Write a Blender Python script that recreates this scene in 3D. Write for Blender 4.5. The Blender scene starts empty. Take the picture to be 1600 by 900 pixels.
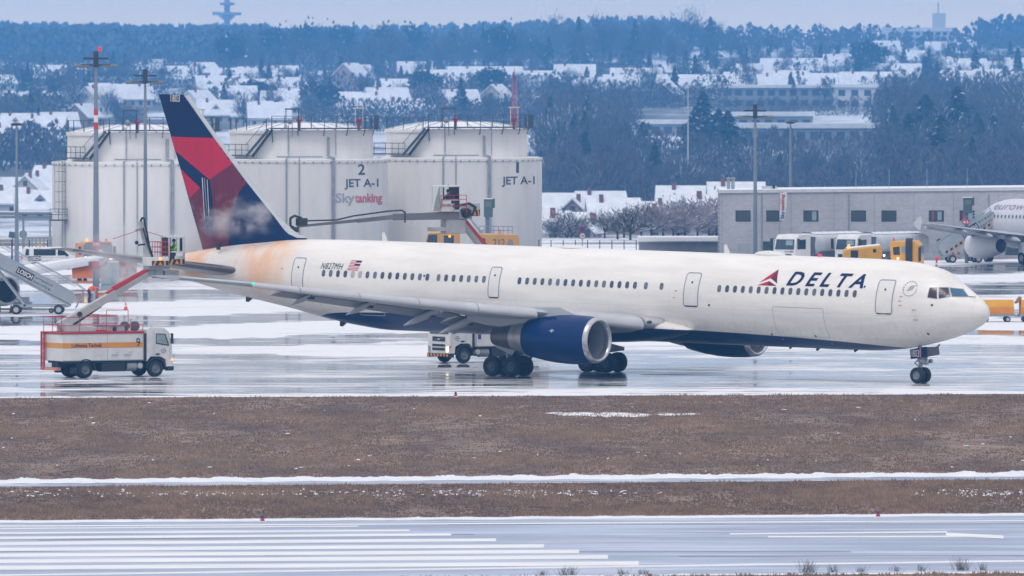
import bpy, bmesh, math, random
from mathutils import Vector, Matrix, Euler, noise as mnoise
random.seed(7)
R = math.radians
C = bpy.context.scene.collection
sc = bpy.context.scene
# ---------------------------------------------------------------- camera
F_PX, CAM_H, HOR = 15500.0, 19.5, 68.0
cam_d = bpy.data.cameras.new('camera'); cam = bpy.data.objects.new('camera', cam_d); C.objects.link(cam); sc.camera = cam
cam.location = (0, 0, CAM_H); TILT = math.atan((450 - HOR) / F_PX)
cam.rotation_euler = (math.pi / 2 - TILT, 0, 0)
cam_d.sensor_width = 36; cam_d.lens = 36 * F_PX / 1600
cam_d.clip_start = 1; cam_d.clip_end = 60000
cam_d.dof.use_dof = True; cam_d.dof.focus_distance = 575; cam_d.dof.aperture_fstop = 3.4
# ---------------------------------------------------------------- world
world = bpy.data.worlds.new('World'); sc.world = world; world.use_nodes = True
nt = world.node_tree; nt.nodes.clear()
N = nt.nodes.new; L = nt.links.new
sky = N('ShaderNodeTexSky'); sky.sky_type = 'NISHITA'; sky.sun_disc = False
SUN_EL, SUN_ROT = R(58), R(205)
sky.sun_elevation = SUN_EL; sky.sun_rotation = SUN_ROT; sky.air_density = 1.0; sky.dust_density = 1.0; sky.ozone_density = 2.0
bg1 = N('ShaderNodeBackground'); bg1.inputs[1].default_value = 0.05; L(sky.outputs[0], bg1.inputs[0])
tc = N('ShaderNodeTexCoord'); sp = N('ShaderNodeSeparateXYZ'); L(tc.outputs['Generated'], sp.inputs[0])
cr = N('ShaderNodeValToRGB'); L(sp.outputs['Z'], cr.inputs[0])   # overcast cloud layer: brighter overhead than at the horizon
e = cr.color_ramp.elements; e[0].position = 0.0; e[0].color = (1.75, 1.35, 0.85, 1); e[1].position = 1.0; e[1].color = (1.30, 1.25, 1.22, 1)
k = e.new(0.007); k.color = (1.2, 1.05, 0.9, 1)
k = e.new(0.025); k.color = (0.82, 0.80, 0.87, 1)
k = e.new(0.25); k.color = (0.78, 0.77, 0.80, 1)
bg2 = N('ShaderNodeBackground'); bg2.inputs[1].default_value = 0.80; L(cr.outputs[0], bg2.inputs[0])
ad = N('ShaderNodeAddShader'); L(bg1.outputs[0], ad.inputs[0]); L(bg2.outputs[0], ad.inputs[1])
wo = N('ShaderNodeOutputWorld'); L(ad.outputs[0], wo.inputs[0])
sun_d = bpy.data.lights.new('sun', 'SUN'); sun_d.energy = 1.1; sun_d.angle = R(14); sun_d.color = (1.0, 0.96, 0.9)
sun = bpy.data.objects.new('sun', sun_d); C.objects.link(sun)
_sd = Vector((math.sin(SUN_ROT) * math.cos(SUN_EL), math.cos(SUN_ROT) * math.cos(SUN_EL), math.sin(SUN_EL)))
sun.rotation_euler = _sd.to_track_quat('Z', 'Y').to_euler()
sc.view_settings.view_transform = 'Standard'; sc.view_settings.look = 'None'; sc.view_settings.exposure = -0.10; sc.view_settings.gamma = 1
sc.view_settings.use_curve_mapping = False
cy = sc.cycles; cy.use_denoising = True
try: cy.denoiser = 'OPENIMAGEDENOISE'
except Exception: pass
cy.max_bounces = 6; cy.diffuse_bounces = 2; cy.glossy_bounces = 3; cy.transmission_bounces = 4; cy.transparent_max_bounces = 8; cy.volume_bounces = 1
cy.volume_step_rate = 2.0; cy.volume_max_steps = 64; cy.use_light_tree = True
# ---------------------------------------------------------------- picture-to-world helpers (used to measure real positions)
_fw = Vector((0, math.cos(TILT), -math.sin(TILT))); _up = Vector((0, math.sin(TILT), math.cos(TILT)))
def ray(px, py): return Vector((1, 0, 0)) * ((px - 800) / F_PX) + _up * ((450 - py) / F_PX) + _fw
def W(px, py, Y):
    d = ray(px, py); t = Y / d.y; return Vector((d.x * t, Y, CAM_H + d.z * t))
def G(px, py, z=0.0):
    d = ray(px, py); t = (z - CAM_H) / d.z; return Vector((d.x * t, d.y * t, z))
def XP(px, Y): return (px - 800) / F_PX * Y
def row_y(row): return CAM_H * F_PX / (row - HOR)
# ---------------------------------------------------------------- materials
MATS = {}
def mat(name, rgb, rough=0.6, metal=0.0, spec=0.5, var=0.12, scale=1.5, bump=0.0, alpha=None, coat=0.0, emit=None, es=0, stretch=(1, 1, 1)):
    if name in MATS: return MATS[name]
    m = bpy.data.materials.new(name); m.use_nodes = True; t = m.node_tree
    b = t.nodes['Principled BSDF']
    b.inputs['Roughness'].default_value = rough; b.inputs['Metallic'].default_value = metal
    b.inputs['Specular IOR Level'].default_value = spec; b.inputs['Coat Weight'].default_value = coat
    b.inputs['Base Color'].default_value = (*rgb, 1)
    if emit: b.inputs['Emission Color'].default_value = (*emit, 1); b.inputs['Emission Strength'].default_value = es
    if var > 0:
        co = t.nodes.new('ShaderNodeTexCoord'); mp = t.nodes.new('ShaderNodeMapping'); mp.inputs['Scale'].default_value = stretch
        t.links.new(co.outputs['Object'], mp.inputs[0])
        n = t.nodes.new('ShaderNodeTexNoise'); n.inputs['Scale'].default_value = scale; n.inputs['Detail'].default_value = 5; n.inputs['Roughness'].default_value = 0.6
        t.links.new(mp.outputs[0], n.inputs['Vector'])
        r = t.nodes.new('ShaderNodeMapRange'); r.inputs['From Min'].default_value = 0.3; r.inputs['From Max'].default_value = 0.7
        r.inputs['To Min'].default_value = 1 - var; r.inputs['To Max'].default_value = 1 + var * 0.6
        t.links.new(n.outputs['Fac'], r.inputs['Value'])
        x = t.nodes.new('ShaderNodeVectorMath'); x.operation = 'SCALE'; x.inputs[0].default_value = rgb
        t.links.new(r.outputs[0], x.inputs['Scale']); t.links.new(x.outputs[0], b.inputs['Base Color'])
        if bump:
            bp = t.nodes.new('ShaderNodeBump'); bp.inputs['Strength'].default_value = bump; bp.inputs['Distance'].default_value = 0.1
            t.links.new(n.outputs['Fac'], bp.inputs['Height']); t.links.new(bp.outputs[0], b.inputs['Normal'])
    MATS[name] = m; return m
white_p = mat('white_paint', (0.76, 0.74, 0.72), 0.35, var=0.08, scale=0.8)
truck_w = mat('truck_white', (0.74, 0.72, 0.70), 0.4, var=0.14, scale=1.2)
blackr = mat('tyre_rubber', (0.018, 0.019, 0.022), 0.75, var=0.2, scale=3)
darkm = mat('dark_metal', (0.035, 0.038, 0.045), 0.55, var=0.2)
chass = mat('chassis_dark', (0.02, 0.024, 0.03), 0.6, var=0.2)
grey_m = mat('grey_metal', (0.30, 0.32, 0.34), 0.45, metal=0.3, var=0.15)
lgrey = mat('light_grey_paint', (0.46, 0.48, 0.50), 0.45, var=0.1)
galv = mat('galvanised_steel', (0.33, 0.37, 0.41), 0.5, metal=0.35, var=0.2, scale=4)
red_p = mat('red_paint', (0.50, 0.035, 0.03), 0.45, var=0.15, scale=2)
orange_p = mat('orange_paint', (0.80, 0.28, 0.02), 0.45, var=0.12)
yellow_p = mat('yellow_paint', (0.72, 0.36, 0.04), 0.45, var=0.15)
blue_p = mat('blue_paint', (0.02, 0.06, 0.28), 0.4, var=0.1)
black_p = mat('black_paint', (0.02, 0.02, 0.025), 0.4, var=0.1)
glass = mat('window_glass', (0.03, 0.05, 0.06), 0.08, spec=0.8, var=0.3, scale=1.0)
glass_l = mat('pale_window_glass', (0.28, 0.36, 0.38), 0.1, spec=0.8, var=0.3, scale=1.5)
snow_m = mat('snow_cover', (0.80, 0.80, 0.82), 0.8, var=0.05, scale=2, bump=0.2)
hivis_y = mat('hi_vis_yellow', (0.42, 0.85, 0.05), 0.7, var=0.1)
hivis_o = mat('hi_vis_orange', (0.95, 0.16, 0.03), 0.7, var=0.12, scale=6)
skin_m = mat('skin', (0.45, 0.26, 0.19), 0.6, var=0.08)
cloth_d = mat('dark_cloth', (0.03, 0.035, 0.06), 0.85, var=0.2)
hair_m = mat('dark_hair', (0.02, 0.015, 0.012), 0.8, var=0.1)
amber = mat('amber_lamp', (0.9, 0.25, 0.01), 0.3, var=0, emit=(1, 0.3, 0.02), es=2.5)
lamp_on = mat('headlamp_on', (0.9, 0.85, 0.6), 0.3, var=0, emit=(1, 0.85, 0.5), es=2.0)
red_lamp = mat('red_lamp', (0.8, 0.03, 0.03), 0.3, var=0, emit=(1, 0.03, 0.03), es=0.15)
# ---------------------------------------------------------------- mesh builder
class MB:
    def __init__(s): s.v = []; s.f = []; s.m = []
    def add(s, vs, fs, mi=0):
        o = len(s.v); s.v += [Vector(p) for p in vs]; s.f += [[i + o for i in f] for f in fs]; s.m += [mi] * len(fs); return s
    def hexa(s, p, mi=0):   # p: 4 bottom + 4 top
        return s.add(p, [(3, 2, 1, 0), (4, 5, 6, 7), (0, 1, 5, 4), (1, 2, 6, 5), (2, 3, 7, 6), (3, 0, 4, 7)], mi)
    def box(s, c, d, mi=0, rot=None):
        x, y, z = d[0] / 2, d[1] / 2, d[2] / 2; c = Vector(c)
        p = [Vector(q) for q in [(-x, -y, -z), (x, -y, -z), (x, y, -z), (-x, y, -z), (-x, -y, z), (x, -y, z), (x, y, z), (-x, y, z)]]
        if rot is not None:
            if not isinstance(rot, Matrix): rot = Euler(rot).to_matrix()
            p = [rot @ q for q in p]
        return s.hexa([q + c for q in p], mi)
    def bx(s, x0, x1, y0, y1, z0, z1, mi=0): return s.box(((x0 + x1) / 2, (y0 + y1) / 2, (z0 + z1) / 2), (abs(x1 - x0), abs(y1 - y0), abs(z1 - z0)), mi)
    def beam(s, a, b, w, h=None, mi=0, w2=None, h2=None):
        a, b = Vector(a), Vector(b); h = h or w; w2 = w2 or w; h2 = h2 or h; d = (b - a).normalized()
        u = d.cross(Vector((0, 0, 1)));
        if u.length < 1e-4: u = Vector((1, 0, 0))
        u.normalize(); n = u.cross(d)
        q = lambda c, w, h: [c - u * w / 2 - n * h / 2, c + u * w / 2 - n * h / 2, c + u * w / 2 + n * h / 2, c - u * w / 2 + n * h / 2]
        return s.hexa(q(a, w, h) + q(b, w2, h2), mi)
    def tube(s, a, b, r, r2=None, n=8, mi=0, caps=True):
        a, b = Vector(a), Vector(b); r2 = r if r2 is None else r2; d = (b - a).normalized()
        u = d.orthogonal().normalized(); w = d.cross(u)
        ring = lambda c, q: [c + (u * math.cos(2 * math.pi * i / n) + w * math.sin(2 * math.pi * i / n)) * q for i in range(n)]
        fs = [(i, (i + 1) % n, n + (i + 1) % n, n + i) for i in range(n)]
        if caps: fs += [tuple(range(n))[::-1], tuple(range(n, 2 * n))]
        return s.add(ring(a, r) + ring(b, r2), fs, mi)
    def path(s, pts, r, n=6, mi=0):
        for a, b in zip(pts, pts[1:]): s.tube(a, b, r, None, n, mi)
        return s
    def lathe(s, prof, o=(0, 0, 0), ax=(1, 0, 0), n=24, mi=0, close=False):
        ax = Vector(ax).normalized(); o = Vector(o); u = ax.orthogonal().normalized(); w = ax.cross(u); vs = []; fs = []
        for (t, r) in prof: vs += [o + ax * t + (u * math.cos(2 * math.pi * i / n) + w * math.sin(2 * math.pi * i / n)) * max(r, 1e-4) for i in range(n)]
        for k in range(len(prof) - 1): fs += [(k * n + i, k * n + (i + 1) % n, (k + 1) * n + (i + 1) % n, (k + 1) * n + i) for i in range(n)]
        return s.add(vs, fs, mi)
    def loft(s, rings, mi=0, caps=True, closed=True):
        n = len(rings[0]); vs = [p for r in rings for p in r]; fs = []
        for k in range(len(rings) - 1):
            for i in range(n if closed else n - 1):
                fs.append((k * n + i, k * n + (i + 1) % n, (k + 1) * n + (i + 1) % n, (k + 1) * n + i))
        if caps: fs += [tuple(range(n))[::-1], tuple(range((len(rings) - 1) * n, len(rings) * n))]
        return s.add(vs, fs, mi)
    def prism(s, poly, fn, t0, t1, mi=0):   # poly 2D, fn(u, v, t) -> 3D
        n = len(poly); vs = [fn(u, v, t0) for u, v in poly] + [fn(u, v, t1) for u, v in poly]
        return s.add(vs, [tuple(range(n))[::-1], tuple(range(n, 2 * n))] + [(i, (i + 1) % n, n + (i + 1) % n, n + i) for i in range(n)], mi)
    def ball(s, c, r, n=10, mi=0, sc3=(1, 1, 1)):
        c = Vector(c); vs = []; fs = []; m = n // 2
        for j in range(m + 1):
            ph = math.pi * j / m
            vs += [c + Vector((math.sin(ph) * math.cos(2 * math.pi * i / n) * r * sc3[0], math.sin(ph) * math.sin(2 * math.pi * i / n) * r * sc3[1], math.cos(ph) * r * sc3[2])) for i in range(n)]
        for j in range(m): fs += [(j * n + i, (j + 1) * n + i, (j + 1) * n + (i + 1) % n, j * n + (i + 1) % n) for i in range(n)]
        return s.add(vs, fs, mi)
    def build(s, name, mats, parent=None, smooth=35, bevel=0, fix=True, label=None):
        me = bpy.data.meshes.new(name); me.from_pydata(s.v, [], s.f)
        for m in (mats if isinstance(mats, (list, tuple)) else [mats]): me.materials.append(m)
        me.polygons.foreach_set('material_index', s.m)
        if fix:
            b = bmesh.new(); b.from_mesh(me); bmesh.ops.remove_doubles(b, verts=b.verts, dist=1e-4); bmesh.ops.recalc_face_normals(b, faces=b.faces); b.to_mesh(me); b.free()
        if smooth:
            me.polygons.foreach_set('use_smooth', [True] * len(me.polygons)); me.set_sharp_from_angle(angle=R(smooth))
        o = bpy.data.objects.new(name, me); C.objects.link(o)
        if parent: o.parent = parent
        if bevel:
            bv = o.modifiers.new('bevel', 'BEVEL'); bv.width = bevel; bv.segments = 2; bv.limit_method = 'ANGLE'
        if label: o['label'] = label
        return o
def tag(o, label=None, cat=None, group=None, kind=None):
    if label: o['label'] = label
    if cat: o['category'] = cat
    if group: o['group'] = group
    if kind: o['kind'] = kind
    return o
def empty(name, loc, rz=0, label=None, cat=None, group=None):
    o = bpy.data.objects.new(name, None); C.objects.link(o); o.location = loc
    o.rotation_euler = rz if isinstance(rz, (tuple, list)) else (0, 0, rz); o.empty_display_size = 0.3
    return tag(o, label, cat, group)
def mat_of(loc, rz):
    e = Euler(rz if isinstance(rz, (tuple, list)) else (0, 0, rz)); return Matrix.Translation(loc) @ e.to_matrix().to_4x4()
def copy_tree(o, parent=None):
    c = o.copy(); C.objects.link(c)
    if parent: c.parent = parent
    for ch in list(o.children): copy_tree(ch, c)
    return c
def map2d(bm, fn, cut=0.3):
    if cut:
        for ax in (0, 1):
            lo = min(v.co[ax] for v in bm.verts); hi = max(v.co[ax] for v in bm.verts); k = math.floor(lo / cut) + 1
            while k * cut < hi:
                no = [0, 0, 0]; no[ax] = 1; pc = [0, 0, 0]; pc[ax] = k * cut
                bmesh.ops.bisect_plane(bm, geom=bm.verts[:] + bm.edges[:] + bm.faces[:], plane_co=pc, plane_no=no); k += 1
    for v in bm.verts: v.co = fn(v.co.x, v.co.y)
def decal(name, polys, mats, fn, parent, cut=0.3):   # polys: list of (points, material index); painted patch lying on a surface
    bm = bmesh.new()
    for pts, mi in polys:
        f = bm.faces.new([bm.verts.new((p[0], p[1], 0)) for p in pts]); f.material_index = mi
    bmesh.ops.triangulate(bm, faces=[f for f in bm.faces if len(f.verts) > 4]); map2d(bm, fn, cut)
    me = bpy.data.meshes.new(name); bm.to_mesh(me); bm.free()
    for m in (mats if isinstance(mats, (list, tuple)) else [mats]): me.materials.append(m)
    o = bpy.data.objects.new(name, me); C.objects.link(o); o.parent = parent; return o
def text2d(s, bold=0.0, shear=0.0, space=1.0):
    cu = bpy.data.curves.new('t', 'FONT'); cu.body = s; cu.offset = bold; cu.shear = shear; cu.space_character = space; cu.resolution_u = 3
    o = bpy.data.objects.new('t', cu); C.objects.link(o); bpy.context.view_layer.update()
    me = bpy.data.meshes.new_from_object(o.evaluated_get(bpy.context.evaluated_depsgraph_get()))
    bpy.data.objects.remove(o); bpy.data.curves.remove(cu); return me
def text(name, s, m, parent, fn, u0, v0, width, height, bold=0.0, shear=0.0, cut=0.3, space=1.0, label=None):
    me = text2d(s, bold, shear, space); xs = [v.co.x for v in me.vertices]; ys = [v.co.y for v in me.vertices]
    x0, x1, y0, y1 = min(xs), max(xs), min(ys), max(ys)
    bm = bmesh.new(); bm.from_mesh(me)
    for v in bm.verts: v.co = Vector((u0 + (v.co.x - x0) / (x1 - x0) * width, v0 + (v.co.y - y0) / (y1 - y0) * height, 0))
    map2d(bm, fn, cut); bm.to_mesh(me); bm.free(); me.materials.clear(); me.materials.append(m); me.name = name
    o = bpy.data.objects.new(name, me); C.objects.link(o); o.parent = parent
    if label: o['label'] = label
    return o
def plane_fn(o, u, v):
    o, u, v = Vector(o), Vector(u), Vector(v); return lambda a, b: o + u * a + v * b
def rrect(cx, cy, w, h, r, n=4):
    pts = []
    for k, (sx, sy) in enumerate([(1, 1), (-1, 1), (-1, -1), (1, -1)]):
        for i in range(n + 1):
            t = math.pi / 2 * (k + i / n); pts.append((cx + sx * (w / 2 - r) + r * math.cos(t), cy + sy * (h / 2 - r) + r * math.sin(t)))
    return pts
def wheel(parent, c, r, w, rim=grey_m, hub=0.55, name='wheel'):   # axis along local y
    t = MB().lathe([(-w / 2, r * hub), (-w / 2, r * 0.86), (-w * 0.38, r * 0.97), (0, r), (w * 0.38, r * 0.97), (w / 2, r * 0.86), (w / 2, r * hub)], c, (0, 1, 0), 28).build(name, blackr, parent)
    h = MB()
    h.lathe([(-w * 0.46, r * hub), (-w * 0.34, r * hub * 0.88), (-w * 0.30, r * hub * 0.5), (-w * 0.42, r * hub * 0.36), (-w * 0.44, 0)], c, (0, 1, 0), 20)
    h.lathe([(w * 0.46, r * hub), (w * 0.34, r * hub * 0.88), (w * 0.30, r * hub * 0.5), (w * 0.42, r * hub * 0.36), (w * 0.44, 0)], c, (0, 1, 0), 20)
    h.build('rim', rim, t); return t
# ================================================================ the ground
SL = 0.15   # the runway runs a little oblique to the view
def gmat(name, tex):   # material from a node-builder function
    m = bpy.data.materials.new(name); m.use_nodes = True; t = m.node_tree; tex(t, t.nodes['Principled BSDF']); return m
def nd(t, typ, **kw):
    n = t.nodes.new(typ)
    for k, v in kw.items():
        if k.startswith('i_'): n.inputs[int(k[2:]) if k[2:].isdigit() else k[2:].replace('_', ' ')].default_value = v
        else: setattr(n, k, v)
    return n
def noise_n(t, vec, scale, detail=4, rough=0.55, stretch=None):
    if stretch:
        mp = nd(t, 'ShaderNodeMapping'); mp.inputs['Scale'].default_value = stretch; t.links.new(vec, mp.inputs[0]); vec = mp.outputs[0]
    n = nd(t, 'ShaderNodeTexNoise'); n.inputs['Scale'].default_value = scale; n.inputs['Detail'].default_value = detail; n.inputs['Roughness'].default_value = rough
    t.links.new(vec, n.inputs['Vector']); return n.outputs['Fac']
def math_n(t, op, a, b=None, c=None, clamp=False):
    n = nd(t, 'ShaderNodeMath', operation=op, use_clamp=clamp)
    for i, q in enumerate((a, b, c)):
        if q is None: continue
        if isinstance(q, (int, float)): n.inputs[i].default_value = q
        else: t.links.new(q, n.inputs[i])
    return n.outputs[0]
def rng_n(t, v, a, b, c=0.0, d=1.0, smooth=True):
    n = nd(t, 'ShaderNodeMapRange'); n.interpolation_type = 'SMOOTHSTEP' if smooth else 'LINEAR'
    for k, q in zip(('From Min', 'From Max', 'To Min', 'To Max'), (a, b, c, d)): n.inputs[k].default_value = q
    t.links.new(v, n.inputs['Value']); return n.outputs[0]
def mixc(t, f, a, b):
    n = nd(t, 'ShaderNodeMix', data_type='RGBA'); n.clamp_factor = True
    for i, q in ((0, f), (6, a), (7, b)):
        if isinstance(q, tuple): n.inputs[i].default_value = (*q, 1)
        elif isinstance(q, (int, float)): n.inputs[i].default_value = q
        else: t.links.new(q, n.inputs[i])
    return n.outputs[2]
def sheet(name, x0, x1, y0, y1, z, m, nx=1, ny=1, sl=SL, kind='structure', zf=None):
    vs = []; fs = []
    for j in range(ny + 1):
        for i in range(nx + 1):
            x = x0 + (x1 - x0) * i / nx; y = y0 + (y1 - y0) * j / ny; vs.append((x, y + sl * x, z + (zf(x, y + sl * x) if zf else 0)))
    for j in range(ny):
        for i in range(nx): a = j * (nx + 1) + i; fs.append((a, a + 1, a + nx + 2, a + nx + 1))
    o = MB().add(vs, fs).build(name, m, fix=False); return tag(o, kind=kind)
# --- terrain: one sheet out to the far ridge, level under the airport
ROWS = [(399, 900), (386, 1100), (373, 1500), (350, 1900), (285, 2300), (225, 2700), (174, 3100), (142, 3600), (114, 4200), (95, 4900), (84, 5600), (76, 6500), (74, 7000)]
def rowY(row):
    for (r0, y0), (r1, y1) in zip(ROWS, ROWS[1:]):
        if r1 <= row <= r0: return y0 + (y1 - y0) * (r0 - row) / (r0 - r1)
    return ROWS[0][1] if row > ROWS[0][0] else ROWS[-1][1]
def hz(Y):
    if Y <= 960: return 0.0
    for (r0, y0), (r1, y1) in zip(ROWS, ROWS[1:]):
        if y0 <= Y <= y1:
            r = r0 + (r1 - r0) * (Y - y0) / (y1 - y0); z = CAM_H - (r - HOR) * Y / F_PX
            return z * min(1, (Y - 960) / 200)
    return CAM_H - (74 - HOR) * 7000 / F_PX
def terr_z(x, y):
    z = hz(y)
    if y > 3500: z += (4.5 * math.sin(x * 0.004 + 1.2) + 3.0 * math.sin(x * 0.011)) * min(1, (y - 3500) / 2500)
    return z
def tex_terrain(t, b):
    g = nd(t, 'ShaderNodeNewGeometry').outputs['Position']
    a = noise_n(t, g, 0.012, 6, 0.6, (1, 0.35, 1)); a2 = noise_n(t, g, 0.08, 4)
    s = rng_n(t, math_n(t, 'ADD', a, math_n(t, 'MULTIPLY', a2, 0.3)), 0.55, 0.72)
    c = mixc(t, s, (0.72, 0.74, 0.78), (0.10, 0.09, 0.07)); t.links.new(c, b.inputs['Base Color']); b.inputs['Roughness'].default_value = 0.9
ter = []
nx, ny = 60, 110; vs = []; fs = []
for j in range(ny + 1):
    y = -40 + 1000 * min(1, j / 10) if j <= 10 else 960 + (7000 - 960) * ((j - 10) / (ny - 10)) ** 1.25
    for i in range(nx + 1):
        w = 70 + max(y, 0) * 0.085; x = -w + 2 * w * i / nx; vs.append((x, y, terr_z(x, y) - 0.03))
for j in range(ny):
    for i in range(nx): a = j * (nx + 1) + i; fs.append((a, a + 1, a + nx + 2, a + nx + 1))
tag(MB().add(vs, fs).build('terrain', gmat('snowy_terrain', tex_terrain), fix=False), kind='structure')
# --- grass verge (soil under the tufts), Y 363..548
def tex_soil(t, b):
    g = nd(t, 'ShaderNodeNewGeometry').outputs['Position']
    a = noise_n(t, g, 0.35, 7, 0.68, (0.55, 0.16, 1)); a2 = noise_n(t, g, 2.5, 5, 0.7, (1, .3, 1))
    c = mixc(t, rng_n(t, a, 0.35, 0.65), (0.106, 0.068, 0.051), (0.27, 0.182, 0.133))
    c = mixc(t, rng_n(t, a2, 0.55, 0.75, 0, 0.6), c, (0.10, 0.075, 0.06))
    t.links.new(c, b.inputs['Base Color']); b.inputs['Roughness'].default_value = 0.95
soil = gmat('winter_turf_soil', tex_soil)
sheet('grass_ground', -45, 45, 340, 560, 0.0, soil, 4, 4)
# --- runway
def tex_runway(t, b):
    g = nd(t, 'ShaderNodeNewGeometry').outputs['Position']
    a = noise_n(t, g, 0.16, 6, 0.6, (0.3, 1, 1)); a2 = noise_n(t, g, 0.9, 5, 0.65, (0.10, 1.2, 1))
    c = mixc(t, rng_n(t, a, 0.35, 0.68), (0.24, 0.28, 0.38), (0.42, 0.47, 0.60))
    c = mixc(t, rng_n(t, a2, 0.45, 0.68, 0, 0.8), c, (0.62, 0.66, 0.76))
    t.links.new(c, b.inputs['Base Color'])
    t.links.new(rng_n(t, a, 0.35, 0.7, 0.42, 0.75), b.inputs['Roughness']); b.inputs['Specular IOR Level'].default_value = 0.35
rw_m = gmat('frosted_runway', tex_runway)
sheet('runway', -45, 45, 362.8, 406.6, 0.006, rw_m)
paint = mat('runway_paint', (0.80, 0.80, 0.80), 0.7, var=0.14, scale=0.7, stretch=(0.3, 1, 1))
def line_px(name, x0, y0, x1, y1, wpx, m=paint, z=0.012, kind='structure'):   # painted band between two picture points of the ground, wpx thick
    mb = MB(); n = 10; vs = []
    for i in range(n + 1):
        u = i / n; x = x0 + (x1 - x0) * u; y = y0 + (y1 - y0) * u; jit = 0
        vs += [G(x, y + wpx / 2, z), G(x, y - wpx / 2, z)]
    mb.add(vs, [(2 * i, 2 * i + 2, 2 * i + 3, 2 * i + 1) for i in range(n)]); return tag(mb.build(name, m, fix=False), kind=kind)
for yl, xr, yr, w in ((825.8, 560, 822, 1.3), (833, 640, 828.5, 2.2), (840.5, 705, 835, 3.0), (849.5, 775, 843.5, 3.8), (858.5, 850, 853, 4.2), (867.5, 905, 861.5, 4.4), (877, 950, 870, 4.8), (887, 998, 880, 5.0)):
    line_px('runway_marking', -60, yl + 0.4, xr, yr, w * 1.25)
line_px('runway_marking', 1140, 834.2, 1480, 831.0, 2.2)
line_px('runway_marking', 1200, 838.6, 1545, 838.0, 2.4); line_px('runway_marking', 1478, 834.8, 1568, 839.0, 5, z=0.017)
line_px('runway_edge_line', -60, 899.5, 1660, 875.5, 2.6); line_px('runway_edge_line', -60, 822.5, 1660, 813.0, 1.8)
seam = mat('runway_joint', (0.17, 0.18, 0.21), 0.7, var=0.2)
for a in ((60, 844, 740, 835, 1.0), (900, 862, 1330, 862, 1.1), (1060, 869, 1660, 868, 1.0), (700, 820, 1660, 818, 0.9), (0, 862, 330, 858, 0.9)): line_px('runway_joint', *a, m=seam, z=0.009)
# --- snow: ploughed berms beside the runway and along the perimeter path
def tex_snow(t, b):
    g = nd(t, 'ShaderNodeNewGeometry').outputs['Position']
    a = noise_n(t, g, 0.9, 6, 0.65)
    t.links.new(mixc(t, rng_n(t, a, 0.35, 0.75), (0.82, 0.82, 0.84), (0.68, 0.69, 0.74)), b.inputs['Base Color']); b.inputs['Roughness'].default_value = 0.75
    bp = nd(t, 'ShaderNodeBump'); bp.inputs['Strength'].default_value = 0.6; bp.inputs['Distance'].default_value = 0.12; t.links.new(noise_n(t, g, 3.0, 5), bp.inputs['Height']); t.links.new(bp.outputs[0], b.inputs['Normal'])
snowg = gmat('ploughed_snow', tex_snow)
def berm(name, x0, x1, yc, half, h, seed, sl=SL, step=0.12):
    vs = []; fs = []; prof = 7; n = int((x1 - x0) / step)
    for i in range(n + 1):
        x = x0 + (x1 - x0) * i / n; hh = h * (0.55 + 0.9 * mnoise.noise((x * 0.9, seed, 0)) + 0.5 * abs(mnoise.noise((x * 4.0, seed, 5)))); hh = max(0.004, hh)
        wob = 0.35 * half * mnoise.noise((x * 0.5, seed, 9))
        for k in range(prof):
            u = k / (prof - 1) * 2 - 1; y = yc + wob + u * half * (1 + 0.3 * mnoise.noise((x * 1.3, k, seed)))
            vs.append((x, y + sl * x, -0.01 + hh * (1 - u * u) * (0.7 + 0.6 * mnoise.noise((x * 3.1, k * 1.7, seed + 2))) + 0.012))
    for i in range(n):
        for k in range(prof - 1): a = i * prof + k; fs.append((a, a + prof, a + prof + 1, a + 1))
    return tag(MB().add(vs, fs).build(name, snowg, fix=False), 'ridge of ploughed snow lying on the brown grass', 'snow', kind='stuff')
berm('snow_berm', -34, 34, 444.9, 1.9, 0.20, 1.0, sl=0.17)
berm('snow_berm', -34, 34, 407.3, 1.1, 0.07, 3.0)
berm('snow_berm', -34, 34, 362.6, 0.5, 0.05, 4.0)
def tex_path(t, b):
    g = nd(t, 'ShaderNodeNewGeometry').outputs['Position']
    c = mixc(t, rng_n(t, noise_n(t, g, 0.7, 5, 0.6, (0.2, 1, 1)), 0.4, 0.65), (0.20, 0.23, 0.30), (0.6, 0.62, 0.68)); t.links.new(c, b.inputs['Base Color']); b.inputs['Roughness'].default_value = 0.5
sheet('perimeter_path', -45, 45, 439.6, 443.4, 0.006, gmat('wet_path', tex_path), sl=0.17)
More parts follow.
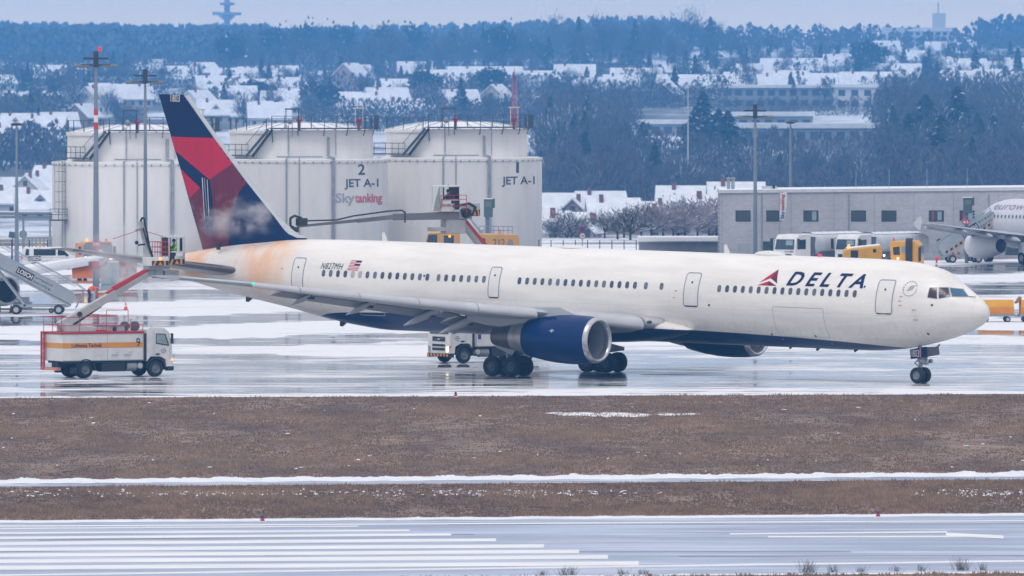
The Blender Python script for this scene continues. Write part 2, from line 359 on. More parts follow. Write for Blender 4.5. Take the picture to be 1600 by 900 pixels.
# --- apron: wet asphalt with drifted and ploughed snow
BANDS = [(900, .75), (419, .75), (414, .8), (411, .3), (403, .35)]
def tex_apron(t, b):
    g = nd(t, 'ShaderNodeNewGeometry').outputs['Position']
    s = nd(t, 'ShaderNodeSeparateXYZ'); t.links.new(g, s.inputs[0]); X, Y = s.outputs[0], s.outputs[1]
    warp = math_n(t, 'MULTIPLY', math_n(t, 'SUBTRACT', noise_n(t, g, 0.03, 5, 0.6, (1, 0.25, 1)), 0.5), 85.0)
    row = math_n(t, 'DIVIDE', CAM_H * F_PX, math_n(t, 'ADD', math_n(t, 'SUBTRACT', Y, math_n(t, 'MULTIPLY', X, 0.32)), warp))   # ~ picture row (+68)
    fc = nd(t, 'ShaderNodeFloatCurve'); cv = fc.mapping.curves[0]
    pts = [(395, .55), (399, .2), (411, .15), (414, .85), (424, .9), (427, .15), (436, .2), (438, .8), (446, .85), (450, .3), (463, .25), (467, .9), (484, .95), (488, .2), (498, .15), (503, .85), (520, .95), (523, .22), (532, .18), (536, .8), (546, .75), (551, .42), (558, .32), (562, .5), (572, .36), (583, .5), (592, .36), (604, .45), (614, .5), (620, .62)]
    for i, (r, v) in enumerate(pts):
        x = (r - 390) / 240.0
        if i == 0: cv.points[0].location = (x, v)
        elif i == 1: cv.points[1].location = (x, v)
        else: cv.points.new(x, v)
    fc.mapping.update(); t.links.new(math_n(t, 'DIVIDE', math_n(t, 'SUBTRACT', row, 390 - HOR), 240.0), fc.inputs['Value'])
    nn = noise_n(t, g, 0.22, 7, 0.62, (0.32, 0.55, 1)); nf = noise_n(t, g, 1.8, 6, 0.62, (0.12, 0.8, 1)); ntk = noise_n(t, g, 1.5, 3, 0.5, (0.03, 0.8, 1))
    v = math_n(t, 'ADD', fc.outputs[0], math_n(t, 'ADD', math_n(t, 'MULTIPLY', math_n(t, 'SUBTRACT', nn, 0.5), 1.7), math_n(t, 'MULTIPLY', math_n(t, 'SUBTRACT', nf, 0.5), 1.7)))
    v = math_n(t, 'ADD', v, math_n(t, 'MULTIPLY', math_n(t, 'SUBTRACT', ntk, 0.5), 1.5)); sn = rng_n(t, v, 0.42, 0.60)
    # slush: thin wet snow between asphalt and snow
    sl = rng_n(t, v, 0.08, 0.45)
    # vehicle tracks melt thin dark lines
    wet = mixc(t, sl, (0.035, 0.035, 0.042), (0.16, 0.16, 0.18))
    c = mixc(t, sn, wet, (0.79, 0.785, 0.80)); t.links.new(c, b.inputs['Base Color'])
    r0 = rng_n(t, nn, 0.3, 0.7, 0.02, 0.07)
    rr = math_n(t, 'ADD', math_n(t, 'ADD', r0, math_n(t, 'MULTIPLY', sl, 0.10)), math_n(t, 'MULTIPLY', sn, 0.6)); t.links.new(rr, b.inputs['Roughness'])
    t.links.new(math_n(t, 'SUBTRACT', 0.62, math_n(t, 'MULTIPLY', sn, 0.45)), b.inputs['Specular IOR Level'])
    bp = nd(t, 'ShaderNodeBump'); bp.inputs['Distance'].default_value = 0.03; t.links.new(math_n(t, 'MULTIPLY', sn, 0.35), bp.inputs['Strength']); t.links.new(nf, bp.inputs['Height']); t.links.new(bp.outputs[0], b.inputs['Normal'])
apron_m = gmat('wet_snowy_apron', tex_apron)
def apron_z(x, y): return 0
sheet('apron', -75, 75, 549.5, 960, 0.008, apron_m, 6, 10, sl=0.11)
berm('snow_edge', -40, 40, 549.6, 0.9, 0.05, 6.0, sl=0.11)
tag(bpy.data.objects['snow_edge'], 'thin line of snow and frosted grass along the apron edge', 'snow', kind='stuff')
# --- grass tufts: one uncountable mass
def tufts(name, regions, n, hmin, hmax, m, seed, label, clump=0.5, blades=4, patch=None):
    rnd = random.Random(seed); vs = []; fs = []; col = []
    for _ in range(n):
        x0, x1, y0, y1, sl = regions[rnd.randrange(len(regions))]
        x = rnd.uniform(x0, x1); yy = y0 + (y1 - y0) * rnd.random(); y = yy + sl * x
        if abs(x) > y * 0.0545: continue
        q = 0.5 + 0.75 * mnoise.noise((x * 0.16, y * 0.055, seed)) + 0.5 * mnoise.noise((x * 0.9, y * 0.22, seed + 3))
        if rnd.random() > 0.35 + q: continue
        if patch and not patch(x, y): continue
        h = (hmin + (hmax - hmin) * rnd.random() * max(0.1, q))
        for b in range(blades):
            a = rnd.uniform(0, math.pi * 2); r = rnd.random() * clump * 0.5; bx_, by_ = x + math.cos(a) * r, y + math.sin(a) * r
            lean = rnd.uniform(-0.5, 0.5) * h; w = rnd.uniform(0.012, 0.04); hh = h * rnd.uniform(0.5, 1.1); o = len(vs)
            vs += [(bx_ - w, by_, 0), (bx_ + w, by_, 0), (bx_ + lean, by_ + rnd.uniform(-.2, .2) * h, hh)]; fs.append((o, o + 1, o + 2))
            col.append(min(1, max(0, q + rnd.uniform(-.3, .3))))
    me = bpy.data.meshes.new(name); me.from_pydata(vs, [], fs); me.materials.append(m)
    at = me.attributes.new('tone', 'FLOAT', 'FACE'); at.data.foreach_set('value', col)
    o = bpy.data.objects.new(name, me); C.objects.link(o); return tag(o, label, 'grass', kind='stuff')
def tex_grass(t, b):
    a = nd(t, 'ShaderNodeAttribute', attribute_name='tone'); c = mixc(t, a.outputs['Fac'], (0.128, 0.080, 0.060), (0.35, 0.240, 0.170))
    t.links.new(c, b.inputs['Base Color']); b.inputs['Roughness'].default_value = 0.9
grass_m = gmat('dry_winter_grass', tex_grass)
tufts('dry_grass', [(-31, 31, 446.6, 548.2, 0.12)], 52000, 0.03, 0.20, grass_m, 11, 'brown winter grass covering the strip between runway and apron', 0.8, 4)
tufts('dry_grass', [(-27, 27, 408.6, 439.0, 0.16)], 24000, 0.04, 0.25, grass_m, 12, 'brown winter grass on the narrow strip beside the runway', 0.6, 4)
tufts('dry_grass', [(-4, 22, 358.6, 362.2, SL)], 700, 0.06, 0.22, grass_m, 13, 'brown grass fringe at the near edge of the runway', 0.4, 5)
sheet('grass_edge', -45, 45, 345, 362.2, 0.008, soil)
# snow patches caught in the grass
def patches(name, items, seed, label):
    rnd = random.Random(seed); mb = MB()
    for px, py, wpx, hpx in items:
        c = G(px, py); n = 14; rx = wpx / F_PX * c.y / 2; ry = hpx * c.y * c.y / (CAM_H * F_PX) / 2; ph = rnd.random() * 9
        ring = [(c.x + rx * math.cos(2 * math.pi * i / n) * (1 + .45 * mnoise.noise((math.cos(i) * 2, math.sin(i) * 2, ph))), c.y + ry * math.sin(2 * math.pi * i / n) * (1 + .45 * mnoise.noise((math.cos(i) * 2, ph, math.sin(i) * 2))), 0.015) for i in range(n)]
        top = [(c.x + (p[0] - c.x) * 0.7, c.y + (p[1] - c.y) * 0.7, 0.02 + 0.02 * rnd.random()) for p in ring]
        mb.loft([[Vector(p) for p in ring], [Vector(p) for p in top]], caps=False); o = len(mb.v) - n; mb.f.append(list(range(o, o + n))); mb.m.append(0)
    return tag(mb.build(name, snowg, fix=False), label, 'snow', kind='stuff')
rnd = random.Random(5)
its = [(rnd.uniform(0, 1600), 622 + 115 * rnd.random() ** 1.0, rnd.uniform(2.5, 9), rnd.uniform(0.6, 1.5)) for _ in range(44)]
its += [(rnd.gauss(940, 55), rnd.gauss(648, 1.5), rnd.uniform(15, 60), rnd.uniform(1.5, 4)) for _ in range(16)] + [(rnd.uniform(885, 1055), 648, rnd.uniform(25, 50), 3.5) for _ in range(10)]
for cx, sx, nn_ in ((330, 60, 30), (430, 50, 22), (200, 50, 16), (760, 60, 45), (830, 50, 22), (1540, 50, 40), (70, 60, 10), (950, 60, 12), (600, 80, 14)):
    its += [(rnd.gauss(cx, sx), rnd.gauss(771, 3.0), rnd.uniform(1.5, 8), rnd.uniform(0.5, 1.8)) for _ in range(int(nn_ * 2.2))]
patches('snow_patches', its, 3, 'small patches of snow caught in the brown grass')
# reeds at the near edge
reed_m = mat('reed_stalks', (0.10, 0.065, 0.05), 0.9, var=0.3)
rcol = []
for k, (px, h) in enumerate(((848, .22), (882, .34), (893, .3), (1005, .2), (972, .24), (1258, .45), (1268, .4), (1302, .3), (1345, .2), (1400, .2), (1440, .25), (1498, .5), (1506, .42), (1536, .3))):
    c = G(px, 899.5 - 0.012 * (px - 850), 0); mb = MB(); rr = random.Random(k)
    for _ in range(34):
        a = rr.uniform(-1, 1); p = c + Vector((rr.gauss(0, .10), rr.gauss(0, .2), 0)); mb.tube(p, p + Vector((a * h * .55, rr.uniform(-.2, .2) * h, h * rr.uniform(.5, 1.15))), 0.006, 0.003, 3)
    side = 'left' if px < 1100 else 'right'
    o = mb.build('reed_clump', reed_m, fix=False, smooth=0)
    rcol.append(o)
ordn = ['leftmost', 'second', 'third', 'fourth', 'fifth', 'sixth', 'seventh', 'eighth', 'ninth', 'tenth', 'eleventh', 'twelfth', 'thirteenth', 'rightmost']
srt = sorted(rcol, key=lambda o: o.data.vertices[0].co.x)
for i, o in enumerate(srt): tag(o, '%s dark reed clump%s along the near snowy runway edge' % (ordn[i], '' if i in (0, 13) else ' from the left'), 'reeds', 'reed clumps at the near runway edge')
# runway and taxiway edge markers: small red and white lights with a blue cap
for px, py, lb in ((712, 620, 'small red and white edge light with blue cap at the apron edge'), (410, 815.5, 'small edge light with blue cap left on the runway verge'), (1372, 808.5, 'small edge light with blue cap right on the runway verge')):
    c = G(px, py); r = empty('edge_light', c, 0, lb, 'edge light', 'edge lights beside runway and apron')
    MB().lathe([(0, .16), (.02, .16), (.05, .05)], (0, 0, 0), (0, 0, 1), 10).build('base_plate', snow_m if py < 700 else white_p, r)
    MB().lathe([(.04, .10), (.16, .07), (.17, 0)], (0, 0, 0), (0, 0, 1), 10).build('stem', red_p, r)
    MB().ball((0, 0, .21), .07, 10).build('lens', blue_p, r)
# ================================================================ the airliner
TH, PT = R(37), R(0.95)
AX = Matrix.Translation((2.57, 585, 0)) @ (Matrix.Rotation(-TH, 4, 'Z') @ Matrix.Rotation(PT, 4, 'Y')); AXI = AX.inverted()
def AC(px, py, b=0.0):   # picture point -> (along, up) on the vertical plane b metres to starboard
    o = AXI @ Vector((0, 0, CAM_H)); d = AXI.to_3x3() @ ray(px, py); t = (-b - o.y) / d.y; p = o + d * t; return p.x, p.z
jet = empty('airliner', (2.57, 585, 0), (0, PT, -TH), 'large white twin-engine airliner with blue belly and red and navy tail being de-iced', 'airliner')
def interp(tab, x):
    tab = sorted(tab); n = len(tab)
    if x <= tab[0][0]: return list(tab[0][1:])
    if x >= tab[-1][0]: return list(tab[-1][1:])
    for i in range(n - 1):
        if tab[i][0] <= x <= tab[i + 1][0]:
            a, b = tab[i], tab[i + 1]; h = b[0] - a[0]; u = (x - a[0]) / h; out = []
            for k in range(1, len(a)):
                s = (b[k] - a[k]) / h
                s0 = s if i == 0 else (a[k] - tab[i - 1][k]) / (a[0] - tab[i - 1][0]); s1 = s if i + 2 >= n else (tab[i + 2][k] - b[k]) / (tab[i + 2][0] - b[0])
                m0 = 0 if s0 * s <= 0 else 2 * s0 * s / (s0 + s); m1 = 0 if s1 * s <= 0 else 2 * s1 * s / (s1 + s)
                out.append((2 * u ** 3 - 3 * u ** 2 + 1) * a[k] + (u ** 3 - 2 * u ** 2 + u) * h * m0 + (-2 * u ** 3 + 3 * u ** 2) * b[k] + (u ** 3 - u ** 2) * h * m1)
            return out
# along, top, bottom, widest height, half width
FUS = [(30.74, 4.60, 4.52, 4.56, .02), (30.68, 4.86, 4.30, 4.58, .27), (30.5, 5.14, 4.06, 4.60, .52), (30.1, 5.46, 3.80, 4.62, .84), (29.5, 5.82, 3.50, 4.66, 1.18), (28.8, 6.26, 3.24, 4.70, 1.48), (28.0, 6.82, 3.00, 4.74, 1.75),
       (27.2, 7.10, 2.80, 4.78, 1.97), (26.2, 7.30, 2.58, 4.82, 2.16), (24.8, 7.43, 2.34, 4.86, 2.36), (22.8, 7.49, 2.21, 4.88, 2.48), (20, 7.5, 2.18, 4.88, 2.515), (-12, 7.5, 2.18, 4.88, 2.515),
       (-14.5, 7.5, 2.38, 4.92, 2.48), (-17.0, 7.46, 2.74, 5.0, 2.34), (-19.5, 7.40, 3.22, 5.15, 2.08), (-22, 7.18, 3.62, 5.3, 1.74), (-24.5, 6.9, 4.03, 5.4, 1.32), (-27, 6.52, 4.52, 5.5, .82), (-29.0, 6.1, 5.0, 5.55, .42), (-29.6, 5.75, 5.3, 5.52, .2)]
def sec(a): return interp(FUS, a)
def SY(a, c):
    zt, zb, zm, w = sec(a); q = (c - zm) / ((zt - zm) if c > zm else (zm - zb)); return w * math.sqrt(max(0.0, 1 - q * q))
def SP(off=0.012):
    def fn(a, c):
        e = 0.03; y = SY(a, c); dya = (SY(a + e, c) - SY(a - e, c)) / (2 * e); dyc = (SY(a, c + e) - SY(a, c - e)) / (2 * e)
        nrm = Vector((-dya, -1, -dyc)).normalized(); return Vector((a, -y, c)) + Vector((nrm.x, -abs(nrm.y), nrm.z)) * off
    return fn
def surf_hit(px, py):   # where the line of sight meets the near side of the fuselage
    o = AXI @ Vector((0, 0, CAM_H)); d = (AXI.to_3x3() @ ray(px, py)).normalized(); t = (-3.2 - o.y) / d.y
    while t < 640:
        p = o + d * t
        if p.y > 0.0 or (p.x < 30.74 and -p.y < SY(p.x, min(max(p.z, 2.2), 7.5)) and sec(p.x)[1] < p.z < sec(p.x)[0]): return p
        t += 0.02
    return p
# ---- body paint: white upper, navy belly with a curved upper edge, de-icing fluid on the tail
def body_mat():
    m = bpy.data.materials.new('airliner_body'); m.use_nodes = True; t = m.node_tree; b = t.nodes['Principled BSDF']
    co = nd(t, 'ShaderNodeTexCoord').outputs['Object']; s = nd(t, 'ShaderNodeSeparateXYZ'); t.links.new(co, s.inputs[0]); X, Z = s.outputs[0], s.outputs[2]
    fc = nd(t, 'ShaderNodeFloatCurve'); cv = fc.mapping.curves[0]
    pts = [(-20, 1.2), (-17.6, 2.62), (-16.5, 2.98), (-15, 3.17), (-12, 3.28), (-6, 3.32), (2, 3.22), (10, 3.05), (16, 2.92), (21, 2.74), (24, 2.56), (26, 2.38), (28.0, 1.2)]
    for i, (a, z) in enumerate(pts):
        p = ((a + 20) / 50, z / 5)
        if i == 0: cv.points[0].location = p
        elif i == 1: cv.points[1].location = p
        else: cv.points.new(*p)
    fc.mapping.update(); t.links.new(math_n(t, 'DIVIDE', math_n(t, 'ADD', X, 20.0), 50.0), fc.inputs['Value'])
    belly = rng_n(t, math_n(t, 'SUBTRACT', math_n(t, 'MULTIPLY', fc.outputs[0], 5.0), Z), -0.01, 0.01, smooth=False)
    n1 = noise_n(t, co, 0.8, 5, 0.6, (0.25, 1, 1.6)); n2 = noise_n(t, co, 0.5, 4, 0.5, (1.3, 1, 0.12))
    n3 = noise_n(t, co, 2.2, 5, 0.7, (1.8, 1, .16)); low = rng_n(t, Z, 4.6, 2.9)
    wh = mixc(t, rng_n(t, n1, 0.35, 0.7), (0.88, 0.835, 0.775), (0.77, 0.73, 0.68))
    wh = mixc(t, math_n(t, 'MULTIPLY', math_n(t, 'MULTIPLY', rng_n(t, n3, .42, .72), low), .30), wh, (0.50, 0.46, 0.42))
    # faint vertical panel seams and a longitudinal lap joint
    fx = math_n(t, 'FRACT', math_n(t, 'DIVIDE', X, 2.236)); seam = rng_n(t, math_n(t, 'ABSOLUTE', math_n(t, 'SUBTRACT', fx, 0.5)), 0.0, 0.008, 1, 0, False)
    fz = math_n(t, 'ABSOLUTE', math_n(t, 'SUBTRACT', Z, 4.35)); seam2 = rng_n(t, fz, 0.0, 0.02, 1, 0, False)
    wh = mixc(t, math_n(t, 'MULTIPLY', math_n(t, 'MAXIMUM', seam, seam2), 0.30), wh, (0.35, 0.35, 0.36))
    st = math_n(t, 'MULTIPLY', rng_n(t, n2, 0.30, 0.66), rng_n(t, X, -17.5, -20.5)); st = math_n(t, 'MULTIPLY', st, rng_n(t, Z, 3.5, 5.4, 0.15, 1))
    wh = mixc(t, math_n(t, 'MULTIPLY', st, 0.8), wh, (0.86, 0.43, 0.18))
    na = mixc(t, rng_n(t, n1, 0.4, 0.8), (0.006, 0.022, 0.085), (0.012, 0.03, 0.10))
    t.links.new(mixc(t, belly, wh, na), b.inputs['Base Color']); b.inputs['Roughness'].default_value = 0.28; b.inputs['Specular IOR Level'].default_value = 0.35
    return m
BODY = body_mat()
navy = mat('navy_livery', (0.002, 0.016, 0.080), 0.45, spec=.2, var=0.15); redl = mat('red_livery', (0.52, 0.006, 0.045), 0.4, spec=.3, var=0.12, stretch=(2, 1, .2))
maroon = mat('maroon_livery', (0.15, 0.012, 0.04), 0.4, spec=.3, var=0.22, stretch=(2, 1, .2)); engblue = mat('engine_blue', (0.0005, 0.020, 0.105), 0.34, spec=.22, var=0.12)
wingm = mat('wing_grey', (0.44, 0.46, 0.48), 0.42, var=0.1, scale=0.6); slatm = mat('bare_slat_metal', (0.60, 0.59, 0.60), 0.32, metal=0.55, var=0.12, scale=1, stretch=(1, .3, 1))
nozzle = mat('exhaust_metal', (0.16, 0.14, 0.135), 0.4, metal=0.7, var=0.3); lipm = mat('polished_lip', (0.55, 0.55, 0.57), 0.25, metal=0.8, var=0.12, scale=3)
NR = 56; mb = MB(); rings = []; a = 30.74
while a > -29.6:
    zt, zb, zm, w = sec(a); rings.append([Vector((a, -w * math.sin(2 * math.pi * i / NR), zm + (math.cos(2 * math.pi * i / NR) * ((zt - zm) if math.cos(2 * math.pi * i / NR) > 0 else (zm - zb))))) for i in range(NR)])
    a -= 0.06 if a > 30.4 else 0.15 if a > 26 else 0.5
zt, zb, zm, w = sec(-29.6); rings.append([Vector((-29.62, -w * math.sin(2 * math.pi * i / NR), zm + math.cos(2 * math.pi * i / NR) * (zt - zb) / 2)) for i in range(NR)])
mb.loft(rings); fus = mb.build('fuselage', BODY, jet, smooth=50)
# wing-to-body fairing
mb = MB(); rings = []
for k in range(25):
    u = k / 24; a = -6.8 + 18.2 * u; s = math.sin(math.pi * min(1, max(0, u))) ** 0.55
    rings.append([Vector((a, (2.45 + 0.42 * s) * math.copysign(abs(math.cos(t)) ** 0.75, math.cos(t)), 3.05 + (1.02 * s + .02) * math.copysign(abs(math.sin(t)) ** 0.8, math.sin(t)))) for t in [2 * math.pi * i / 32 for i in range(32)]])
mb.loft(rings).build('wing_fairing', BODY, jet, smooth=60)
# ---- windows
win_g = mat('cabin_window', (0.085, 0.105, 0.145), 0.15, spec=0.7, var=0.3, scale=3); win_v = [win_g, mat('cabin_window_dim', (0.05, 0.065, 0.10), 0.12, spec=0.8, var=0.3, scale=3), mat('cabin_window_pale', (0.15, 0.17, 0.21), 0.2, var=0.3, scale=3)]; win_s = mat('cabin_window_shade', (0.42, 0.41, 0.38), 0.3, var=0.1); frame_w = mat('window_surround', (0.60, 0.60, 0.60), 0.35, var=0)
runs = [([-15.62 + 0.562 * i for i in range(15)]), ([-6.92 + 0.562 * i for i in range(7)]), ([-0.92 + 0.562 * i for i in range(16)]), [8.30], [9.43], ([13.57 + 0.562 * i for i in range(18)])]
shaded = {4, 5}; k = 0
for run in runs:
    for a in run:
        if a > 23.2: continue
        fn = SP(0.012); P = decal('window_surround', [(rrect(a, 5.53, .33, .50, .15), 0)], frame_w, fn, jet, 0.2) if False else None
        w = decal('cabin_window', [(rrect(a, 5.53, .265, .41, .125), 0)], win_s if k in shaded else win_v[(k * 7 // 3 + k // 5) % 3], fn, jet, 0.2)
        if k in shaded: w['label'] = 'cabin window with its shade pulled down'
        k += 1
# ---- doors
line_m = mat('door_outline', (0.20, 0.24, 0.30), 0.4, var=0)
def ringpoly(cx, cy, w, h, r, t, sk=0.0):
    o = rrect(cx, cy, w, h, r); i = rrect(cx, cy, w - 2 * t, h - 2 * t, max(.02, r - t)); n = len(o); s = lambda p: (p[0] + sk * (p[1] - cy), p[1])
    return [([s(o[j]), s(o[(j + 1) % n]), s(i[(j + 1) % n]), s(i[j])], 0) for j in range(n)]
for a, w in ((-17.7, 0.98), (-2.78, 0.84), (11.58, 1.08), (25.1, 1.10)):
    c0 = 5.40 if a != -2.78 else 5.37; h = 1.98 if a != -2.78 else 1.84
    d = decal('cabin_door', [(rrect(a, c0, w - .06, h - .06, .14), 0)], mat('door_white', (0.79, 0.755, 0.71), 0.3, var=0.06), SP(0.008), jet, 0.25)
    decal('door_seal', ringpoly(a, c0, w, h, .17, .055), line_m, SP(0.013), d, 0.3)
    decal('door_window', [(rrect(a - .0, c0 + .42 * (1 if a != -2.78 else 1), .12, .13, .055, 3), 0)], black_p, SP(0.02), d, 0)
    decal('door_sill', [([(a - w / 2 + .1, c0 - h / 2 + .0), (a + w / 2 - .1, c0 - h / 2), (a + w / 2 - .12, c0 - h / 2 + .07), (a - w / 2 + .12, c0 - h / 2 + .07)], 0)], darkm, SP(0.02), d, 0)
faint = mat('panel_seam', (0.50, 0.50, 0.50), 0.35, var=0)
decal('cargo_door', ringpoly(19.2, 3.75, 3.6, 1.75, .1, .035), faint, SP(0.012), jet, 0.3)
decal('cargo_door', ringpoly(-12.2, 3.75, 1.9, 1.3, .1, .03), faint, SP(0.012), jet, 0.3)
mb = []
for a, c in ((28.05, 5.02), (27.5, 3.35), (20.0, 2.98), (16.9, 2.98), (12.9, 4.55), (-13.6, 3.36), (23.7, 5.95), (-8.0, 5.6)): mb.append((rrect(a, c, .13, .13, .06, 3), 0))
decal('ports', mb, black_p, SP(0.014), jet, 0)
decal('warning_marks', [(rrect(a, c, .2, .05, .02, 2), 0) for a, c in ((26.15, 5.45), (26.1, 5.2), (10.5, 5.3), (10.4, 4.9), (26.15, 4.95), (-19.0, 5.7))], mat('faded_red', (0.55, 0.25, 0.25), 0.4, var=0), SP(0.013), jet, 0)
for a, c in ((26.95, 4.72), (27.0, 4.15)):
    MB().tube((a, -SY(a, c), c), (a + .02, -SY(a, c) - .12, c), .03).tube((a, -SY(a, c) - .12, c), (a + .3, -SY(a, c) - .12, c), .022).build('pitot_probe', grey_m, jet)
# ---- cockpit windows measured on the nose
cock = mat('cockpit_glass', (0.05, 0.03, 0.035), 0.2, spec=0.4, var=0.2); cockb = mat('cockpit_glass_blue', (0.02, 0.10, 0.20), 0.05, spec=1.0, var=0.4, scale=2)
zz = lambda x, y: (1380 + x / 4.736, 420 + y / 4.736 + 0.0)
def acpoly(pts): return [tuple((lambda p: (p.x, p.z))(surf_hit(*zz(*q)))) for q in pts]
for pts, m in (([(346, 143), (400, 141), (398, 221), (330, 211)], cock), ([(415, 140), (482, 140), (499, 204), (415, 219)], cock), ([(496, 142), (590, 151), (631, 206), (512, 205)], cockb)):
    ap = acpoly(pts); cx = sum(p[0] for p in ap) / 4; cz = sum(p[1] for p in ap) / 4
    fr = decal('cockpit_window', [([(cx + (p[0] - cx) * 1.12, cz + (p[1] - cz) * 1.14) for p in ap], 0)], mat('window_frame_grey', (0.42, 0.42, 0.43), 0.35, var=0), SP(0.010), jet, 0.12)
    decal('pane', [(ap, 0)], m, SP(0.018), fr, 0.12)
ap = acpoly([(640, 205), (655, 210)])
MB().tube((ap[0][0], -SY(*ap[0]) - .04, ap[0][1]), (ap[0][0] + .35, -SY(*ap[0]) + .1, ap[0][1] - .02), .02).build('wiper', black_p, jet)
# ---- titles and emblems
text('title_lettering', 'DELTA', navy, jet, SP(0.014), AC(1227, 446, 2.4)[0], AC(1227, 446, 2.4)[1], 5.36, .80, bold=0.026, shear=0.34, cut=0.2, space=1.5)
lg = lambda x, y: AC(1160 + x / 6.667, 400 + y / 6.667, 2.42)
decal('emblem', [([lg(165, 278), lg(312, 142), lg(268, 232)], 0), ([lg(148, 305), lg(262, 262), lg(252, 308)], 0)], redl, SP(0.014), jet, 0.15)
decal('emblem', [([lg(268, 232), lg(312, 142), lg(350, 288)], 0), ([lg(252, 308), lg(262, 262), lg(350, 312)], 0)], maroon, SP(0.014), jet, 0.15)
text('registration', 'N827MH', navy, jet, SP(0.014), AC(500, 420, 2.35)[0], AC(500, 420, 2.35)[1], 1.68, .36, bold=0.0, shear=0.2, cut=0.15, space=1.12)
fl = AC(543, 422, 2.3); fw_, fh_ = .82, .58; fs_ = []
fskew = lambda u, v: (fl[0] + u * fw_ + v * .12, fl[1] + v * fh_)
strp = []
for i in range(13): strp.append(([fskew(0, i / 13), fskew(1, i / 13), fskew(1, (i + 1) / 13), fskew(0, (i + 1) / 13)], i % 2))
fo = decal('flag_emblem', strp, [redl, white_p], SP(0.013), jet, 0)
decal('canton', [([fskew(.5, 6 / 13), fskew(1, 6 / 13), fskew(1, 1), fskew(.5, 1)], 0)], navy, SP(0.018), fo, 0)
# small round emblem behind the cockpit
ce = AC(1417.5, 451, 2.15); rg = []
for i in range(9):
    t0 = R(20 + i * 21); rg.append(([(ce[0] + math.cos(t0 + q) * r_, ce[1] + math.sin(t0 + q) * r_) for q, r_ in ((0, .36), (.16, .36), (.16, .44), (0, .44))], 0))
for i in range(20):
    t0 = R(180 + i * 9); rg.append(([(ce[0] + math.cos(t0 + q) * r_, ce[1] + math.sin(t0 + q) * r_) for q, r_ in ((0, .41), (.158, .41), (.158, .44), (0, .44))], 0))
for i in range(4): rg.append(([(ce[0] - .2 + .05 * i, ce[1] - .15 + i * .08), (ce[0] + .16 + .04 * i, ce[1] - .08 + i * .08), (ce[0] + .18 + .03 * i, ce[1] - .04 + i * .08), (ce[0] - .18 + .05 * i, ce[1] - .11 + i * .08)], 0))
decal('round_emblem', rg, mat('emblem_grey', (0.25, 0.27, 0.33), 0.4, var=0), SP(0.013), jet, 0)
# ---- fin
zf = lambda x, y: AC(240 + x / 3.4625, 140 + y / 3.4625)
le = [zf(*p) for p in ((830, 801), (770, 778), (700, 714), (640, 640), (520, 490), (350, 262), (184, 28))]; te = [zf(*p) for p in ((268, 868), (250, 800), (215, 680), (160, 480), (95, 254), (28, 25))]
def lerp_at(tab, c):
    tab = sorted(tab, key=lambda p: p[1])
    if c <= tab[0][1]: return tab[0][0] + (tab[1][0] - tab[0][0]) / (tab[1][1] - tab[0][1]) * (c - tab[0][1]) * 0.3
    for p, q in zip(tab, tab[1:]):
        if p[1] <= c <= q[1]: return p[0] + (q[0] - p[0]) * (c - p[1]) / (q[1] - p[1])
    return tab[-1][0]
FB, FT = 6.3, max(p[1] for p in le)
def fin_half(a, c):
    l, t_ = lerp_at(le, max(c, 7.45)), lerp_at(te, c); ch = l - t_; x = min(1, max(0, (l - a) / ch)); tk = 0.10 * min(ch, 7.5)
    return tk * (1.48 * math.sqrt(x) - .63 * x - 1.76 * x * x + 1.42 * x ** 3 - .51 * x ** 4)
mb = MB(); rings = []
for k in range(40):
    c = FB + (FT - FB) * k / 39; l, t_ = lerp_at(le, max(c, 7.45)), lerp_at(te, c); xs = [0, .01, .03, .07, .13, .22, .35, .5, .7, .85, 1]
    pts = [(l - (l - t_) * x, 1) for x in xs] + [(l - (l - t_) * x, -1) for x in xs[-2:0:-1]]
    rings.append([Vector((a, -s * (fin_half(a, c) + (0.01 if a == t_ else 0)), c)) for a, s in pts])
mb.loft(rings).build('fin', navy, jet, smooth=50)
FP = lambda off: (lambda a, c: Vector((a, -fin_half(a, c) - off, c)))
def finpoly(name, polys, m, off): return decal(name, [([zf(*p) for p in pts], 0) for pts in polys], m, FP(off), jet, 0.3)
finpoly('fin_marking', [[(95, 254), (352, 262), (448, 394), (316, 487), (116, 328)], [(145, 425), (260, 530), (196, 588)]], redl, 0.030)
finpoly('fin_marking', [[(443, 397), (522, 490), (478, 560), (452, 640), (430, 720), (418, 845), (400, 845), (316, 487)], [(196, 588), (260, 530), (274, 560), (282, 700), (300, 860), (272, 864), (250, 800)]], maroon, 0.030)
finpoly('fin_marking', [[(316, 487), (420, 845), (400, 850), (335, 612)], [(300, 860), (282, 760), (400, 850)], [(335, 850), (333, 600), (392, 770), (420, 850)]], maroon, 0.034)
streak = mat('fluid_streaks', (0.50, 0.49, 0.53), 0.5, var=0.3, scale=4)
finpoly('fluid_streak', [[(272, 476), (278, 476), (286, 690), (281, 700)], [(300, 486), (305, 486), (312, 660), (308, 700)], [(285, 478), (288, 478), (297, 640), (295, 650)]], streak, 0.040)
rings = []
for k in range(40):
    c = 7.5 + (FT - .02 - 7.5) * k / 39; l, t_ = lerp_at(le, c), lerp_at(te, c); w = .20 if c > 8.5 else .20 + (8.5 - c) * .35
    xs = [w, w * .6, w * .3, w * .1, w * .03]
    rings.append([Vector((l - x, -(fin_half(l - x, c) + .055), c)) for x in xs] + [Vector((l + .06, 0, c))] + [Vector((l - x, fin_half(l - x, c) + .055, c)) for x in reversed(xs)])
MB().loft(rings, closed=False, caps=False).build('leading_edge', lgrey, jet, smooth=60)
text('fin_number', '1803', white_p, jet, FP(0.04), zf(99, 66)[0], zf(99, 66)[1], .74, .44, bold=0.0, cut=0)
